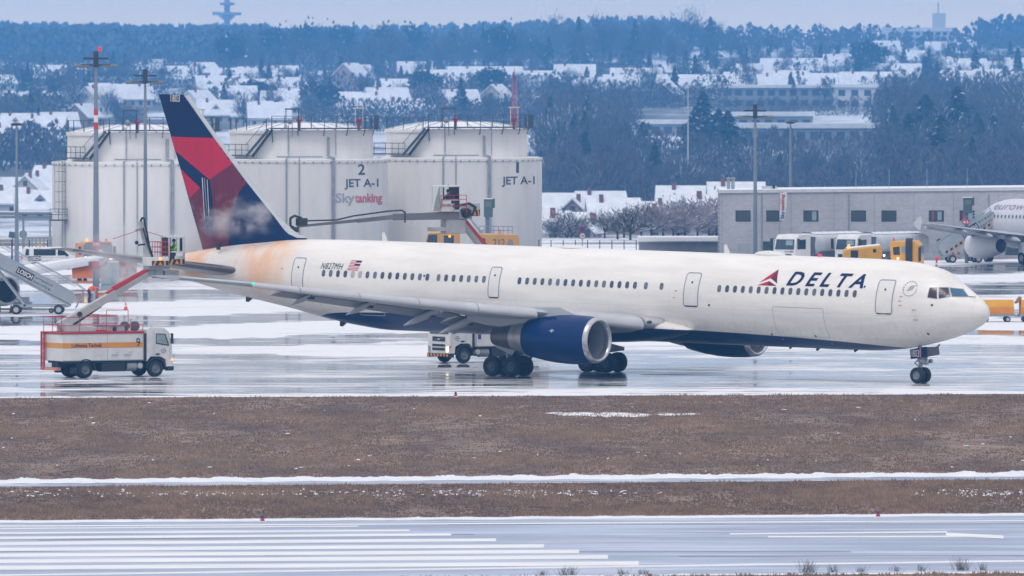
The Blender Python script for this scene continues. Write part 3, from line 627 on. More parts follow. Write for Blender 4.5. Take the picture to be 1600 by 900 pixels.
mb = MB(); hx, hc = zf(425, 852); mb.box((hx, -1.05, hc + .12), (.75, .06, .14), 0, (0, -.3, 0)); mb.bx(hx - .35, hx - .1, -1.1, -1.0, hc - .15, hc + .28); mb.build('stabiliser_trim_gap', darkm, jet)
# ---- wing, slats, flaps
LE0, LE1 = (9.2, 2.5), (-7.1, 25.6)      # leading edge (along, starboard)
def wing_st(b):
    if b <= 2.5: le_ = 9.2 + (2.5 - b) * .6
    elif b <= 23.2: le_ = 9.2 - (b - 2.5) * 0.668
    else: le_ = 9.2 - 20.7 * 0.668 - (b - 23.2) * 1.30
    te_ = -1.75 + min(0, 0) if b <= 8.6 else (-1.75 - (b - 8.6) * 0.392 if b <= 23.2 else -7.47 - (b - 23.2) * 1.12)
    z = 3.42 + (b - 2.5) * 0.098 + 0.0011 * max(0, b - 6) ** 2 * .6
    th_ = 1.25 - (b - 2.5) * 0.095 if b < 8.6 else 0.67 - (b - 8.6) * 0.026
    return le_, te_, z, max(.07, th_)
def airfoil(b, s, x0=0.0, x1=1.0, n=9):
    l, t_, z, h = wing_st(b); ch = l - t_; tw = R(3.0 - 4.5 * b / 26); pts = []
    up = [(x0 + (x1 - x0) * (1 - math.cos(math.pi * i / (n - 1))) / 2) for i in range(n)]
    yt = lambda x: h * (1.48 * math.sqrt(x) - .63 * x - 1.76 * x * x + 1.42 * x ** 3 - .51 * x ** 4)
    for x in up: pts.append((x * ch, yt(x) * .85 + 0.004))
    for x in reversed(up): pts.append((x * ch, -yt(x) * 1.05))
    return [Vector((l - p[0] * math.cos(tw) - p[1] * math.sin(tw), -s * b, z + p[1] * math.cos(tw) - p[0] * math.sin(tw) * 1.0 + 0)) for p in pts]
def wing(s):
    bs = [0.5, 2.5, 4.5, 6.5, 8.6, 11, 13.5, 16, 18.5, 21, 23.2, 24.2, 25.0, 25.6]
    w = MB().loft([airfoil(b, s) for b in bs]).build('wing', wingm, jet, smooth=50)
    # slats: drooped leading-edge segments
    def slat(b0, b1, k0, k1):
        rings = []
        for i in range(7):
            b = b0 + (b1 - b0) * i / 6; l, t_, z, h = wing_st(b); q = k0 + (k1 - k0) * i / 6
            prof = [(-.75, .40), (-.35, .36), (-.02, .18), (.16, -.08), (.20, -.34), (.12, -.56), (.0, -.60), (-.08, -.40), (-.28, .0), (-.74, .33)]
            rings.append([Vector((l + .10 * q + x * q, -s * b, z - .04 * q + y * q)) for x, y in prof])
        return MB().loft(rings).build('slat', slatm, jet, smooth=50)
    slat(3.35, 7.2, .80, .68); br = [8.75, 11.75, 14.75, 17.75, 20.75, 23.1]
    for i in range(5): slat(br[i] + .02, br[i + 1] - .02, .60 - .055 * i, .60 - .055 * (i + 1))
    # root leading-edge with landing light
    r = []
    for b, q in ((2.3, .9), (2.9, .88), (3.3, .86)):
        l, t_, z, h = wing_st(b); r.append([Vector((l + .14 * q + x * q, -s * b, z + y * q)) for x, y in [(-1.2, .36), (-.5, .34), (0, .20), (.16, .0), (.12, -.2), (-.1, -.42), (-1.2, -.5)]])
    g = MB().loft(r).build('wing_root_cuff', slatm, jet, smooth=50)
    l, t_, z, h = wing_st(2.95); MB().ball((l + .10, -s * 2.95, z - .02), .5, 12, 0, (.32, .62, .22)).build('landing_light', glass, g)
    # flaps
    def flap(b0, b1, c0, c1, dr, back):
        rings = []
        for i in range(4):
            b = b0 + (b1 - b0) * i / 3; l, t_, z, h = wing_st(b); cf = c0 + (c1 - c0) * i / 3; tw = R(3.0 - 4.5 * b / 26); zt = z - (l - t_) * math.sin(tw)
            d = R(dr); rings.append([Vector((t_ + .35 - back - x * cf * math.cos(d) - y * cf * math.sin(d), -s * b, zt - .05 - x * cf * math.sin(d) + y * cf * math.cos(d))) for x, y in [(0, 0), (.08, .07), (.35, .09), (1, .0), (.4, -.03), (.06, -.05)]])
        return MB().loft(rings).build('flap', mat('flap_grey', (0.26, 0.26, 0.28), 0.5, var=0.15), jet, smooth=40)
    flap(2.9, 7.2, 1.8, 1.5, 20, .35); flap(8.9, 18.9, 1.3, .9, 19, .3); flap(7.4, 8.7, 1.2, 1.1, 12, .1)
    # flap track fairings
    for b, sz in ((17.3, .52), (13.6, .62), (9.7, .75), (6.6, .85)):
        l, t_, z, h = wing_st(b); tw = R(3.0 - 4.5 * b / 26); zt = z - (l - t_) * math.sin(tw)
        fr = MB().lathe([(-2.3 * sz, .02), (-1.9 * sz, .11 * sz), (-1.0 * sz, .25 * sz), (0, .30 * sz), (1.0 * sz, .24 * sz), (1.7 * sz, .1 * sz), (1.95 * sz, .02)], (t_ - .15 * sz, -s * b, zt - .55 * sz), Vector((.93, 0, .36)), 14).build('flap_track_fairing', wingm, jet)
        MB().bx(t_ + .1, t_ + .5, -s * b - .12, -s * b + .12, zt - .65 * sz, zt + .0).build('hinge', black_p, fr)
    l, t_, z, h = wing_st(23.0)
    MB().ball((l + .02, -s * 23.15, z + .02), .09, 8).build('navigation_light', mat('green_lamp' if s > 0 else 'red_nav', (0.0, .7, .35) if s > 0 else (.7, 0, 0), .3, var=0, emit=(0, 1, .45) if s > 0 else (1, 0, 0), es=.8), w)
wing(1); wing(-1)
# ---- engines
def engine(s):
    b = 7.92; A = 9.05; z0 = 2.48; o = (A, -s * b, z0); F = (-1, 0, 0)
    e = MB().lathe([(.28, 1.33), (.9, 1.405), (1.8, 1.435), (2.8, 1.40), (3.8, 1.29), (4.7, 1.13), (4.95, 1.07), (4.9, 1.0), (4.0, 1.0)], o, F, 48).build('engine_cowling', engblue, jet, smooth=60)
    MB().lathe([(.28, 1.333), (.12, 1.30), (.02, 1.22), (0, 1.17), (.04, 1.11), (.2, 1.06), (.45, 1.05)], o, F, 48).build('inlet_lip', lipm, e, smooth=80)
    MB().lathe([(.45, 1.05), (.9, 1.08), (1.5, 1.17), (1.9, 1.19)], o, F, 40).build('inlet_duct', mat('duct_grey', (0.30, 0.31, 0.33), .4, var=.1), e, smooth=80)
    fan = MB().lathe([(1.75, 1.18), (1.8, .3)], o, F, 40)
    fan.build('fan_disc', mat('fan_dark', (0.012, 0.014, 0.018), .5, var=.2), e)
    bl = MB()
    for i in range(34):
        t = 2 * math.pi * i / 34; u = Vector((0, math.cos(t), math.sin(t))); w = Vector((0, -math.sin(t), math.cos(t))); c = Vector(o)
        bl.add([c + u * .3 + Vector((-1.55, 0, 0)), c + u * .3 + w * .05 + Vector((-1.7, 0, 0)), c + u * 1.16 + w * .15 + Vector((-1.72, 0, 0)), c + u * 1.16 + Vector((-1.5, 0, 0))], [(0, 1, 2, 3)])
    bl.build('fan_blades', mat('blade_metal', (.10, .105, .115), .35, metal=.7, var=.2), e, fix=False, smooth=0)
    MB().lathe([(1.15, .0), (1.25, .12), (1.5, .28), (1.75, .34)], o, F, 20).build('spinner', mat('spinner_grey', (.08, .085, .09), .4, var=.1), e, smooth=60)
    MB().lathe([(4.2, .96), (4.9, .94), (5.6, .86), (6.1, .77)], o, F, 32).build('core_cowl', mat('core_cowl_metal', (.42, .40, .38), .35, metal=.6, var=.3, scale=2), e, smooth=60)
    MB().lathe([(6.1, .77), (6.6, .68), (7.3, .56), (7.55, .52), (7.5, .46), (6.8, .45)], o, F, 32).build('exhaust_nozzle', nozzle, e, smooth=60)
    MB().lathe([(6.6, .42), (7.3, .3), (7.9, .03)], o, F, 20).build('exhaust_cone', darkm, e, smooth=60)
    rings = []
    for a, zb, zt, h in ((7.3, 3.7, 3.95, .05), (6.3, 3.5, 4.35, .2), (4.5, 3.35, 4.3, .24), (2.5, 3.0, 4.1, .22), (1.0, 3.1, 3.9, .16), (-.6, 3.35, 3.7, .05)):
        rings.append([Vector((a, -s * b - h, zb)), Vector((a, -s * b + h, zb)), Vector((a, -s * b + h * .9, zt)), Vector((a, -s * b - h * .9, zt))])
    MB().loft(rings).build('pylon', wingm, jet, smooth=50, bevel=.05)
    MB().prism([(0, 0), (1.1, .0), (.9, .16), (.15, .10)], lambda u, v, t: Vector((5.4 + u * 1.1, -s * b - .75 * s + t, 3.62 + v)), -.02, .02).build('strake', engblue, e)
    decal('cowling_mark', [([(6.55, 2.9), (6.62, 2.9), (6.62, 3.1), (6.55, 3.1)], 0), ([(6.42, 2.98), (6.75, 2.98), (6.75, 3.03), (6.42, 3.03)], 0)], lgrey, lambda u, v: Vector((u, -s * b - s * (math.sqrt(max(0, 1.43 ** 2 - (v - z0) ** 2)) + .012), v)), e, 0)
engine(1); engine(-1)
# ---- tailplane
def stab(s):
    rt, tp = AC(387, 426, 1.15), AC(120, 389, 9.0); rings = []
    for i in range(12):
        u = i / 11; b = .5 + 8.8 * u; lx = rt[0] + .3 + (tp[0] - rt[0] - .3) * u; ch = 5.6 * (1 - u) + 1.9 * u; z = rt[1] - .02 + (tp[1] - rt[1]) * u; h = .36 * (1 - u) + .09 * u
        if s < 0: z -= 0
        pf = [(0, 0), (.02, .35), (.08, .62), (.25, .9), (.5, .8), (1, .03), (.5, -.85), (.25, -.98), (.08, -.68), (.02, -.38)]
        rings.append([Vector((lx - x * ch, -s * b, z + y * h)) for x, y in pf])
    w = MB().loft(rings).build('tailplane', mat('stabiliser_skin', (.28, .26, .26), .32, metal=.35, var=.25, scale=1.2), jet, smooth=50)
    MB().loft([[p + Vector((.02, 0, 0)) if True else p for p in r[8:] + r[:3]] for r in rings], caps=False, closed=False).build('leading_edge_boot', mat('stab_leading_edge', (.20, .17, .17), .3, metal=.6, var=.3), w)
stab(1); stab(-1)
# ---- landing gear
def bogie(s):
    b = 4.65; r = .60; g = MB().tube((-.25, -s * (b - .3), 3.3), (0, -s * b, .75), .17, .13, 14).tube((1.6, -s * (b - 1.2), 3.1), (.1, -s * b, 1.25), .08).tube((.3, -s * (b - 1.6), 3.1), (0, -s * b, 1.4), .08)
    g.beam((-.85, -s * b, .64), (.85, -s * b, .60), .22, .26); st = g.build('main_gear_leg', grey_m, jet)
    for ax in (-.71, .71):
        MB().tube((ax, -s * b - .75, .60), (ax, -s * b + .75, .60), .09).build('axle', darkm, st)
        for q in (-.57, .57): wheel(jet, (ax, -s * b + q, .595 + (.012 if ax > 0 else -.012)), r, .46, mat('wheel_hub', (.10, .11, .13), .5, metal=.4, var=.2), .52, 'landing_wheel')
    zg = lambda x, y: AC(740 + x / 5.333, 470 + y / 5.333, 5.3)
    if s > 0:
        pl = [zg(205, 342), (zg(462, 408)), zg(455, 430), zg(362, 402), zg(330, 452), zg(196, 388)]
        MB().prism(pl, lambda u, v, t: Vector((u, -5.42 + t, v)), 0, .07).build('gear_door', lgrey, jet)
    else: MB().prism([(-1.2, 1.9), (1.0, 1.5), (1.0, 1.3), (0, 1.15), (-1.3, 1.6)], lambda u, v, t: Vector((u, 5.4 + t, v)), 0, .07).build('gear_door', lgrey, jet)
    MB().prism([(1.0, 2.6), (2.9, 2.45), (3.0, 1.55), (2.6, 1.5), (1.2, 2.15)], lambda u, v, t: Vector((u, -s * 1.35 + t, v)), 0, .07).build('bay_door', lgrey, jet)
bogie(1); bogie(-1)
A = 26.15; dz = A * math.tan(PT)
ng = MB().tube((A - .1, 0, 2.9), (A, 0, dz + .75), .14, .11, 14).tube((A + 1.3, 0, 2.7), (A + .05, 0, dz + 1.25), .06).box((A + .12, 0, dz + 1.35), (.3, .6, .22)).box((A + .22, 0, dz + 1.15), (.5, .25, .14)).tube((A + .3, -.42, dz + 1.28), (A + .48, -.42, dz + 1.28), .12).tube((A + .3, .42, dz + 1.28), (A + .48, .42, dz + 1.28), .12)
ng.path([(A - .05, -.1, dz + .95), (A - .35, -.1, dz + 1.15), (A - .05, -.1, dz + 1.45)], .035).tube((A, -.35, dz + .46), (A, .35, dz + .46), .07); ng.build('nose_gear_leg', grey_m, jet)
for q in (-.30, .30): wheel(jet, (A, q, dz + .465), .47, .32, mat('nose_hub', (.25, .26, .28), .4, metal=.5, var=.2), .52, 'nose_wheel')
zn = lambda x, y, b: AC(1380 + x / 4.736, 420 + y / 4.736, b)
dp = [zn(196, 597, .5), zn(318, 575, .5), zn(318, 655, .5), zn(204, 668, .5)]
dr = MB().prism(dp, lambda u, v, t: Vector((u, -.5 + t, v)), 0, .05).build('nose_gear_door', navy, jet)
decal('stripe', [([zn(270, 583, .5), zn(280, 581, .5), zn(282, 655, .5), zn(272, 657, .5)], 0)], mat('pink_stripe', (.55, .2, .22), .4, var=0), lambda a, c: Vector((a, -.515, c)), dr, 0)
q0 = zn(199, 648, .5); text('door_number', '1803', white_p, dr, lambda a, c: Vector((a, -.53, c)), q0[0] + .07, q0[1] - .02, .58, .42, bold=0.0, cut=0)
MB().prism([zn(318, 580, .45), zn(405, 575, .45), zn(413, 636, .45), zn(320, 652, .45)], lambda u, v, t: Vector((u, -.42 + t, v)), 0, .05).build('nose_gear_door', mat('bay_grey', (.12, .12, .13), .5, var=.3), jet, label='open grey inner nose gear door')
# ---- antennas, beacons, fairings on the crown, outflow fittings underneath
def dome(px, py, ln, h, nm, m=white_p):
    a, c = AC(px, py); MB().ball((a, 0, 7.5), 1, 16, 0, (ln / 2, .55, h)).build(nm, m, jet, smooth=60)
dome(895, 385, 1.7, .17, 'crown_antenna_fairing'); dome(1203, 397, 2.1, .24, 'crown_antenna_fairing')
for px in (600, 1135): a, c = AC(px, 378); MB().prism([(0, -.1), (.42, -.1), (.12, .52), (-.05, .52)], lambda u, v, t, a=a: Vector((a + u - .1, t, 7.48 + v)), -.025, .025).build('blade_antenna', white_p, jet)
a, c = AC(1281, 401); MB().ball((a, 0, 7.5), .16, 10).build('beacon', red_lamp, jet)
for a, m in ((-2.5, red_lamp),): MB().ball((a, 0, 2.12), .14, 10).build('beacon', m, jet)
decal('belly_lights', [(rrect(a_, c_, .07, .07, .03, 3), 0) for a_, c_ in ((-8, 2.9), (2.0, 2.8), (17.5, 2.72), (20.8, 2.55), (8.5, 2.95))], red_lamp, SP(0.012), jet, 0)
for px, py, s_ in ((391, 467, 1), (538, 510, 1), (1279, 546, .5), (1338, 549, .5), (1236, 544, .4)):
    a, c = AC(px, py); zb = sec(a)[1]; MB().prism([(-.3, .1), (.35, .08), (-.15, -.28), (-.3, -.25)], lambda u, v, t, a=a, zb=zb, s_=s_: Vector((a + u * s_, t * s_, zb + v * s_)), -.06, .06).build('drain_mast', darkm, jet)
# ================================================================ people
def person(loc, rz, pose, top, legs, label, hat=None, group=None):
    root = empty('person', loc, rz, label, 'person', group)
    # joints per pose (x forward, y left, z up, metres)
    if pose == 'sit':
        J = dict(pel=(0, 0, .50), sp=(-.02, 0, .72), ch=(0, 0, .95), nk=(.03, 0, 1.10), hd=(.06, 0, 1.26), hp=.10, kn=(.42, .12, .52), an=(.40, .12, .08), to=(.58, .13, .03), sh=.19, el=(.14, .25, .78), wr=(.36, .16, .80))
    else:   # bending forward over something
        J = dict(pel=(0, 0, .88), sp=(.14, 0, 1.02), ch=(.36, 0, 1.10), nk=(.52, 0, 1.08), hd=(.66, 0, 1.03), hp=.10, kn=(.10, .14, .47), an=(-.02, .15, .08), to=(.16, .16, .03), sh=.19, el=(.46, .24, .80), wr=(.58, .15, .58))
    vs = []; es = []; rad = []
    def v(p, r, par=None):
        vs.append(p); rad.append(r)
        if par is not None: es.append((par, len(vs) - 1))
        return len(vs) - 1
    bk = 0 if pose == 'sit' else .05
    pel = v(J['pel'], .15 + bk); sp_ = v(J['sp'], .135 + bk * 1.6, pel); ch = v(J['ch'], .15 + bk, sp_); nk = v(J['nk'], .06, ch); hd0 = v(tuple((Vector(J['nk']) + Vector(J['hd'])) / 2), .07, nk); hd = v(J['hd'], .10, hd0)
    d = (Vector(J['hd']) - Vector(J['nk'])).normalized(); hd2 = v(tuple(Vector(J['hd']) + d * .09), .08, hd)
    hands = []
    for s in (1, -1):
        m = lambda p: (p[0], p[1] * s, p[2])
        h = v((J['pel'][0], J['hp'] * s, J['pel'][2] - .04), .105, pel); k = v(m(J['kn']), .07, h); a = v(m(J['an']), .045, k); v(m(J['to']), .04, a)
        sh = v((J['ch'][0], J['sh'] * s, J['ch'][2] + .06), .07, ch); e = v(m(J['el']), .05, sh); w = v(m(J['wr']), .032, e)
        f = (Vector(m(J['wr'])) - Vector(m(J['el']))).normalized(); pl = v(tuple(Vector(m(J['wr'])) + f * .06), .036, w); base = Vector(vs[pl])
        for i in range(4): q = v(tuple(base + f * .04 + Vector((0, (.03 - .02 * i) * s, 0))), .010, pl); v(tuple(base + f * (.075 + .01 * (i in (1, 2))) + Vector((0, (.034 - .022 * i) * s, -.02))), .008, q)
        q = v(tuple(base + Vector((0, -.035 * s, .015)) - f * .01), .011, pl); v(tuple(base + f * .03 + Vector((0, -.055 * s, .02))), .009, q)
    me = bpy.data.meshes.new('body'); me.from_pydata(vs, es, []); o = bpy.data.objects.new('body', me); C.objects.link(o); o.parent = root
    md = o.modifiers.new('skin', 'SKIN')
    for i, sv in enumerate(me.skin_vertices[0].data): sv.radius = (rad[i], rad[i]); sv.use_root = (i == 0)
    o.modifiers.new('sub', 'SUBSURF').levels = 1; o.modifiers['sub'].render_levels = 1
    m = bpy.data.materials.new('person_clothes'); m.use_nodes = True; t = m.node_tree; b = t.nodes['Principled BSDF']   # clothes and skin split by height along the body
    co = nd(t, 'ShaderNodeTexCoord').outputs['Object']; s3 = nd(t, 'ShaderNodeSeparateXYZ'); t.links.new(co, s3.inputs[0])
    if pose == 'sit': ax, w0, w1 = s3.outputs[2], .56, 1.12
    else:
        ax = math_n(t, 'ADD', math_n(t, 'MULTIPLY', s3.outputs[0], 1.0), math_n(t, 'MULTIPLY', s3.outputs[2], .5)); w0, w1 = .47, 1.12
    c = mixc(t, rng_n(t, ax, w0 - .01, w0 + .01, smooth=False), legs, top); c = mixc(t, rng_n(t, ax, w1 - .01, w1 + .01, smooth=False), c, (.45, .26, .19))
    t.links.new(c, b.inputs['Base Color']); b.inputs['Roughness'].default_value = .75; me.materials.append(m)
    # hair or cap, eyes, nose, mouth and ears
    H = Vector(J['hd']); up = d; fw = Vector((0, 1, 0)).cross(up) * 1.0; fw = fw if fw.x > 0 or pose != 'sit' else -fw
    if pose != 'sit': fw = Vector((.2, 0, -1)).normalized()
    MB().ball(H + up * .055 - fw * .012, .112, 12, 0, (1, .92, .9)).build('cap' if hat else 'hair', hat or hair_m, root)
    fc = MB(); fc.ball(H + fw * .105 - up * .0, .018, 6); fc.ball(H + Vector((0, .10, 0)), .022, 6).ball(H + Vector((0, -.10, 0)), .022, 6); fc.build('face_features', skin_m, root)
    for s in (1, -1): MB().ball(H + fw * .095 + Vector((0, .035 * s, 0)) + up * .02, .012, 6).build('eye', black_p, root)
    MB().box(H + fw * .095 - up * .045, (.012, .045, .012)).build('mouth', mat('lips', (.35, .12, .1), .6, var=0), root)
    return root
# ================================================================ de-icing trucks
stripe_o = mat('stripe_orange', (0.75, 0.30, 0.03), 0.4, var=0.1)
grey_t = mat('faded_print', (0.35, 0.37, 0.42), 0.5, var=0)
def rail(mb, pts, zs, r=.022, post=1.0, closed=False):
    pts = [Vector(p) for p in pts]
    for z in zs: mb.path([p + Vector((0, 0, z)) for p in pts], r, 5)
    for a, b in zip(pts, pts[1:]):
        n = max(1, int((b - a).length / post))
        for i in range(n + 1): p = a + (b - a) * i / n; mb.tube(p, p + Vector((0, 0, zs[-1])), r, None, 5)
    return mb
def chevrons(name, x0, x1, z0, z1, y, parent, side):
    n = 3; w = (x1 - x0) / n; ps = [([(x0, z0), (x1, z0), (x1, z1), (x0, z1)], 0)]
    o = decal(name, ps, black_p, lambda u, v: Vector((u, y + side * .012, v)), parent, 0)
    q = []
    for i in range(n):
        c = x0 + w * (i + .5); h = w * .38
        if i % 2: q.append(([(c - h, z0 + .03), (c + h, z0 + .03), (c, z1 - .04)], 0))
        else:
            k = 1 if i == 0 else -1; q.append(([(c - h, z0), (c, z0), (c + h * k * 1.0, z1) if k > 0 else (c, z1), (c, z1) if k > 0 else (c - h, z1)], 0))
    decal('orange_chevron', q, stripe_o, lambda u, v: Vector((u, y + side * .020, v)), o, 0)
def deicer(loc, rz, label, side, number):
    t = empty('deicing_truck', loc, rz, label, 'truck', 'de-icing trucks at the airliner')
    S = -side   # y sign of the side towards the camera
    MB().bx(-1.55, 3.75, -1.25, 1.25, 1.0, 2.58).build('body_box', truck_w, t, bevel=.03)
    MB().bx(-1.60, 3.78, -1.30, 1.30, 2.583, 2.70).bx(.9, 1.35, -1.2, 1.2, 2.69, 2.80).build('roof_rim', red_p, t, bevel=.02)
    for y in (-1, 1):
        fn = lambda u, v, y=y: Vector((u, y * 1.262, v)); decal('side_stripe', [([(-1.54, 1.76), (3.74, 1.76), (3.74, 2.06), (-1.54, 2.06)], 0)], stripe_o, fn, t, 0)
        decal('panel_joint', [([(1.38, 1.02), (1.41, 1.02), (1.41, 2.56), (1.38, 2.56)], 0), ([(-1.5, 1.0), (3.7, 1.0), (3.7, 1.05), (-1.5, 1.05)], 0), ([(3.68, 1.0), (3.74, 1.0), (3.74, 2.5), (3.68, 2.5)], 0)], grey_t, lambda u, v, y=y: Vector((u, y * 1.257, v)), t, 0)
    decal('side_stripe', [([(-1.24, 1.76), (1.24, 1.76), (1.24, 2.06), (-1.24, 2.06)], 0)], stripe_o, lambda u, v: Vector((-1.562, u, v)), t, 0)
    fl = (lambda u, v: Vector((u, -1.272, v))) if side > 0 else (lambda u, v: Vector((-u, 1.272, v)))
    if side > 0:
        text('lettering', 'Lufthansa Technik', navy, t, fl, -.92, 1.80, 1.95, .23, bold=.012, cut=0)
        text('number', number, navy, t, fl, 3.25, 1.80, .26, .50, bold=.0, cut=0)
        for u in (1.65, 2.45): decal('small_print', [([(u + .3, 1.47), (u + .55, 1.47), (u + .55, 1.49), (u + .3, 1.49)], 0), ([(u, 1.33), (u + .5, 1.33), (u + .5, 1.36), (u, 1.36)], 0), ([(u + .0, 1.26), (u + .4, 1.26), (u + .4, 1.29), (u, 1.29)], 0)], grey_t, fl, t, 0)
    else:
        decal('small_print', [([(-1.7, 1.85), (-1.4, 1.85), (-1.4, 1.87), (-1.7, 1.87)], 0), ([(-2.4, 1.65), (-1.4, 1.65), (-1.4, 1.68), (-2.4, 1.68)], 0), ([(-2.4, 1.57), (-1.9, 1.57), (-1.9, 1.6), (-2.4, 1.6)], 0)], mat('pale_blue_print', (.3, .5, .6), .5, var=0), fl, t, 0)
        decal('blue_plate', [([(-3.6, 1.45), (-3.38, 1.45), (-3.38, 1.75), (-3.6, 1.75)], 0)], blue_p, fl, t, 0)
    # red rear ladder, bumper and lamps
    lm = MB()
    for y in (.86, 1.2): lm.bx(-1.74, -1.66, side * y - .06, side * y + .06, .45, 2.7)
    for k in range(8): lm.bx(-1.71, -1.67, side * .86, side * 1.2, .55 + .28 * k, .62 + .28 * k)
    lm.build('rear_ladder', red_p, t)
    bp = MB().bx(-1.72, -1.60, -1.22, 1.22, .46, .64).build('rear_bumper', grey_m, t)
    decal('orange_reflector', [([(-.75, .49), (.7, .49), (.7, .61), (-.75, .61)], 0)], mat('reflector_orange', (.9, .25, .03), .3, var=.3, scale=12), lambda u, v: Vector((-1.725, u, v)), bp, 0)
    for y in (-1.05, 1.02): MB().bx(-1.75, -1.71, y - .13, y + .13, .48, .62).build('tail_lamp', red_lamp, bp)
    # chassis
    ch = MB().bx(-1.4, 5.2, -.45, .45, .62, .98).bx(-1.3, 3.7, -1.15, 1.15, .86, .995); ch.build('chassis', chass, t)
    for y in (-1, 1):
        MB().bx(1.05, 2.55, y * .55, y * 1.2, .36, .90).build('tool_box', chass, t, bevel=.02)
        MB().lathe([(0, 0), (0.001, .30), (.62, .30), (.621, 0)], (2.72, y * .88, .66), (1, 0, 0), 18).build('fuel_tank', grey_m, t)
        MB().lathe([(0, .0), (.01, .17), (.4, .17), (.41, 0)], (3.55, y * .80, .68), (0, y, 0), 16).build('air_tank', lgrey, t)
        ar = MB()
        for X0, rr, zc in ((0, .62, .5), (4.55, .62, .52)):
            ps = [(X0 + math.cos(a) * q, zc + math.sin(a) * q) for a, q in [(math.pi * i / 10, rr) for i in range(11)]] + [(X0 + math.cos(a) * (rr - .07), zc + math.sin(a) * (rr - .07)) for a in [math.pi * i / 10 for i in range(10, -1, -1)]]
            n = len(ps) // 2
            for i in range(n - 1):
                q = [ps[i], ps[i + 1], ps[2 * n - 2 - i], ps[2 * n - 1 - i]]; ar.hexa([Vector((p[0], y * .80, p[1])) for p in q] + [Vector((p[0], y * 1.27, p[1])) for p in q])
        ar.build('mudguard', chass, t)
        MB().bx(-.85, -.55, y * .85, y * 1.24, .28, .62).build('mud_flap', chass, t)
        for X0 in (0, 4.55):
            wheel(t, (X0, y * 1.06, .5), .5, .30, mat('truck_rim', (.16, .17, .19), .5, metal=.4, var=.25), .54)
            if X0 == 0: wheel(t, (0, y * .72, .5), .5, .28, chass, .54)
    # cab
    prof = [(3.98, .92), (3.98, 2.78), (4.15, 2.90), (5.1, 2.86), (5.42, 2.62), (5.62, 1.72), (5.66, .60), (5.25, .60), (5.2, 1.02), (4.85, 1.2), (4.2, 1.2), (4.0, .95)]
    cab = MB().prism(prof, lambda u, v, q: Vector((u, q, v)), -1.2, 1.2).build('cab', truck_w, t, bevel=.04)
    MB().bx(3.79, 3.97, -1.15, 1.15, .95, 2.55).build('cab_gap_shroud', darkm, t)
    for y in (-1, 1):
        w = decal('side_window', [([(4.55, 1.95), (5.42, 1.80), (5.36, 2.05), (5.18, 2.52), (4.55, 2.55)], 0)], black_p, lambda u, v, y=y: Vector((u, y * 1.212, v)), cab, 0)
        decal('pane', [([(4.60, 2.0), (5.33, 1.88), (5.28, 2.05), (5.13, 2.47), (4.60, 2.50)], 0)], glass_l, lambda u, v, y=y: Vector((u, y * 1.218, v)), w, 0)
        decal('door_joint', [([(4.42, 1.2), (4.44, 1.2), (4.44, 2.7), (4.42, 2.7)], 0), ([(5.46, 1.0), (5.48, 1.0), (5.48, 1.75), (5.46, 1.75)], 0)], grey_t, lambda u, v, y=y: Vector((u, y * 1.212, v)), cab, 0)
        MB().bx(4.55, 4.8, y * 1.205, y * 1.225, 1.30, 1.38).build('door_handle', black_p, cab)
        MB().bx(5.5, 5.6, y * 1.22, y * 1.42, 1.95, 2.55).beam((5.4, y * 1.15, 2.5), (5.55, y * 1.3, 2.5), .04, .04).build('side_mirror', chass, cab, bevel=.02)
        cx, cz = 5.05, 1.52; rg = [([(cx + math.cos(a + q) * r_, cz + math.sin(a + q) * r_) for q, r_ in ((0, .12), (.42, .12), (.42, .145), (0, .145))], 0) for a in [R(24 * i) for i in range(15)]]
        rg.append(([(cx - .09, cz + .0), (cx + .02, cz - .03), (cx + .09, cz + .06), (cx + .0, cz + .015)], 0)); decal('round_emblem', rg, navy, lambda u, v, y=y: Vector((u, y * 1.213, v)), cab, 0)
        MB().bx(5.3, 5.7, y * .9, y * 1.22, .36, .62).build('bumper_corner', chass, t, bevel=.03)
        MB().box((5.67, y * 1.02, .86), (.06, .2, .34)).build('headlamp', lamp_on if (side < 0 and y > 0) else glass_l, cab)
        MB().box((5.6, y * 1.2, 1.0), (.12, .06, .1)).build('side_lamp', amber if side > 0 else red_lamp, cab)
    fr = lambda u, v: Vector((5.655 - (v - .6) * .04 + .02 if v < 1.72 else 5.635 - (v - 1.72) * .222, u, v))
    ws = decal('windscreen', [([(-1.05, 1.78), (1.05, 1.78), (.98, 2.56), (-.98, 2.56)], 0)], glass, lambda u, v: fr(u, v), cab, 0)
    gr = decal('grille', [([(-.72, 1.33), (.72, 1.33), (.72, 1.62), (-.72, 1.62)], 0), ([(-.72, 1.02), (.72, 1.02), (.72, 1.17), (-.72, 1.17)], 0), ([(-.72, .78), (.72, .78), (.72, .95), (-.72, .95)], 0)], chass, fr, cab, 0)
    decal('grille_bar', [([(-.7, 1.36), (-.6, 1.36), (.7, 1.58), (.6, 1.58)], 0), ([(-.12, 1.42), (.12, 1.42), (.12, 1.52), (-.12, 1.52)], 0)], lgrey, lambda u, v: fr(u, v) + Vector((.01, 0, 0)), gr, 0)
    bu = MB().bx(5.35, 5.74, -1.2, 1.2, .40, .60).build('front_bumper', chass, t, bevel=.03)
    decal('orange_hatching', [([(-1.1 + .36 * i, .43), (-.92 + .36 * i, .43), (-.98 + .36 * i, .58), (-1.16 + .36 * i, .58)], 0) for i in range(7)], stripe_o, lambda u, v: Vector((5.75, u, v)), bu, 0)
    for y in (-.5, .3): MB().lathe([(0, .06), (.1, .06), (.11, 0)], (4.6, y, 2.89), (0, 0, 1), 10).build('roof_beacon', lgrey, cab)
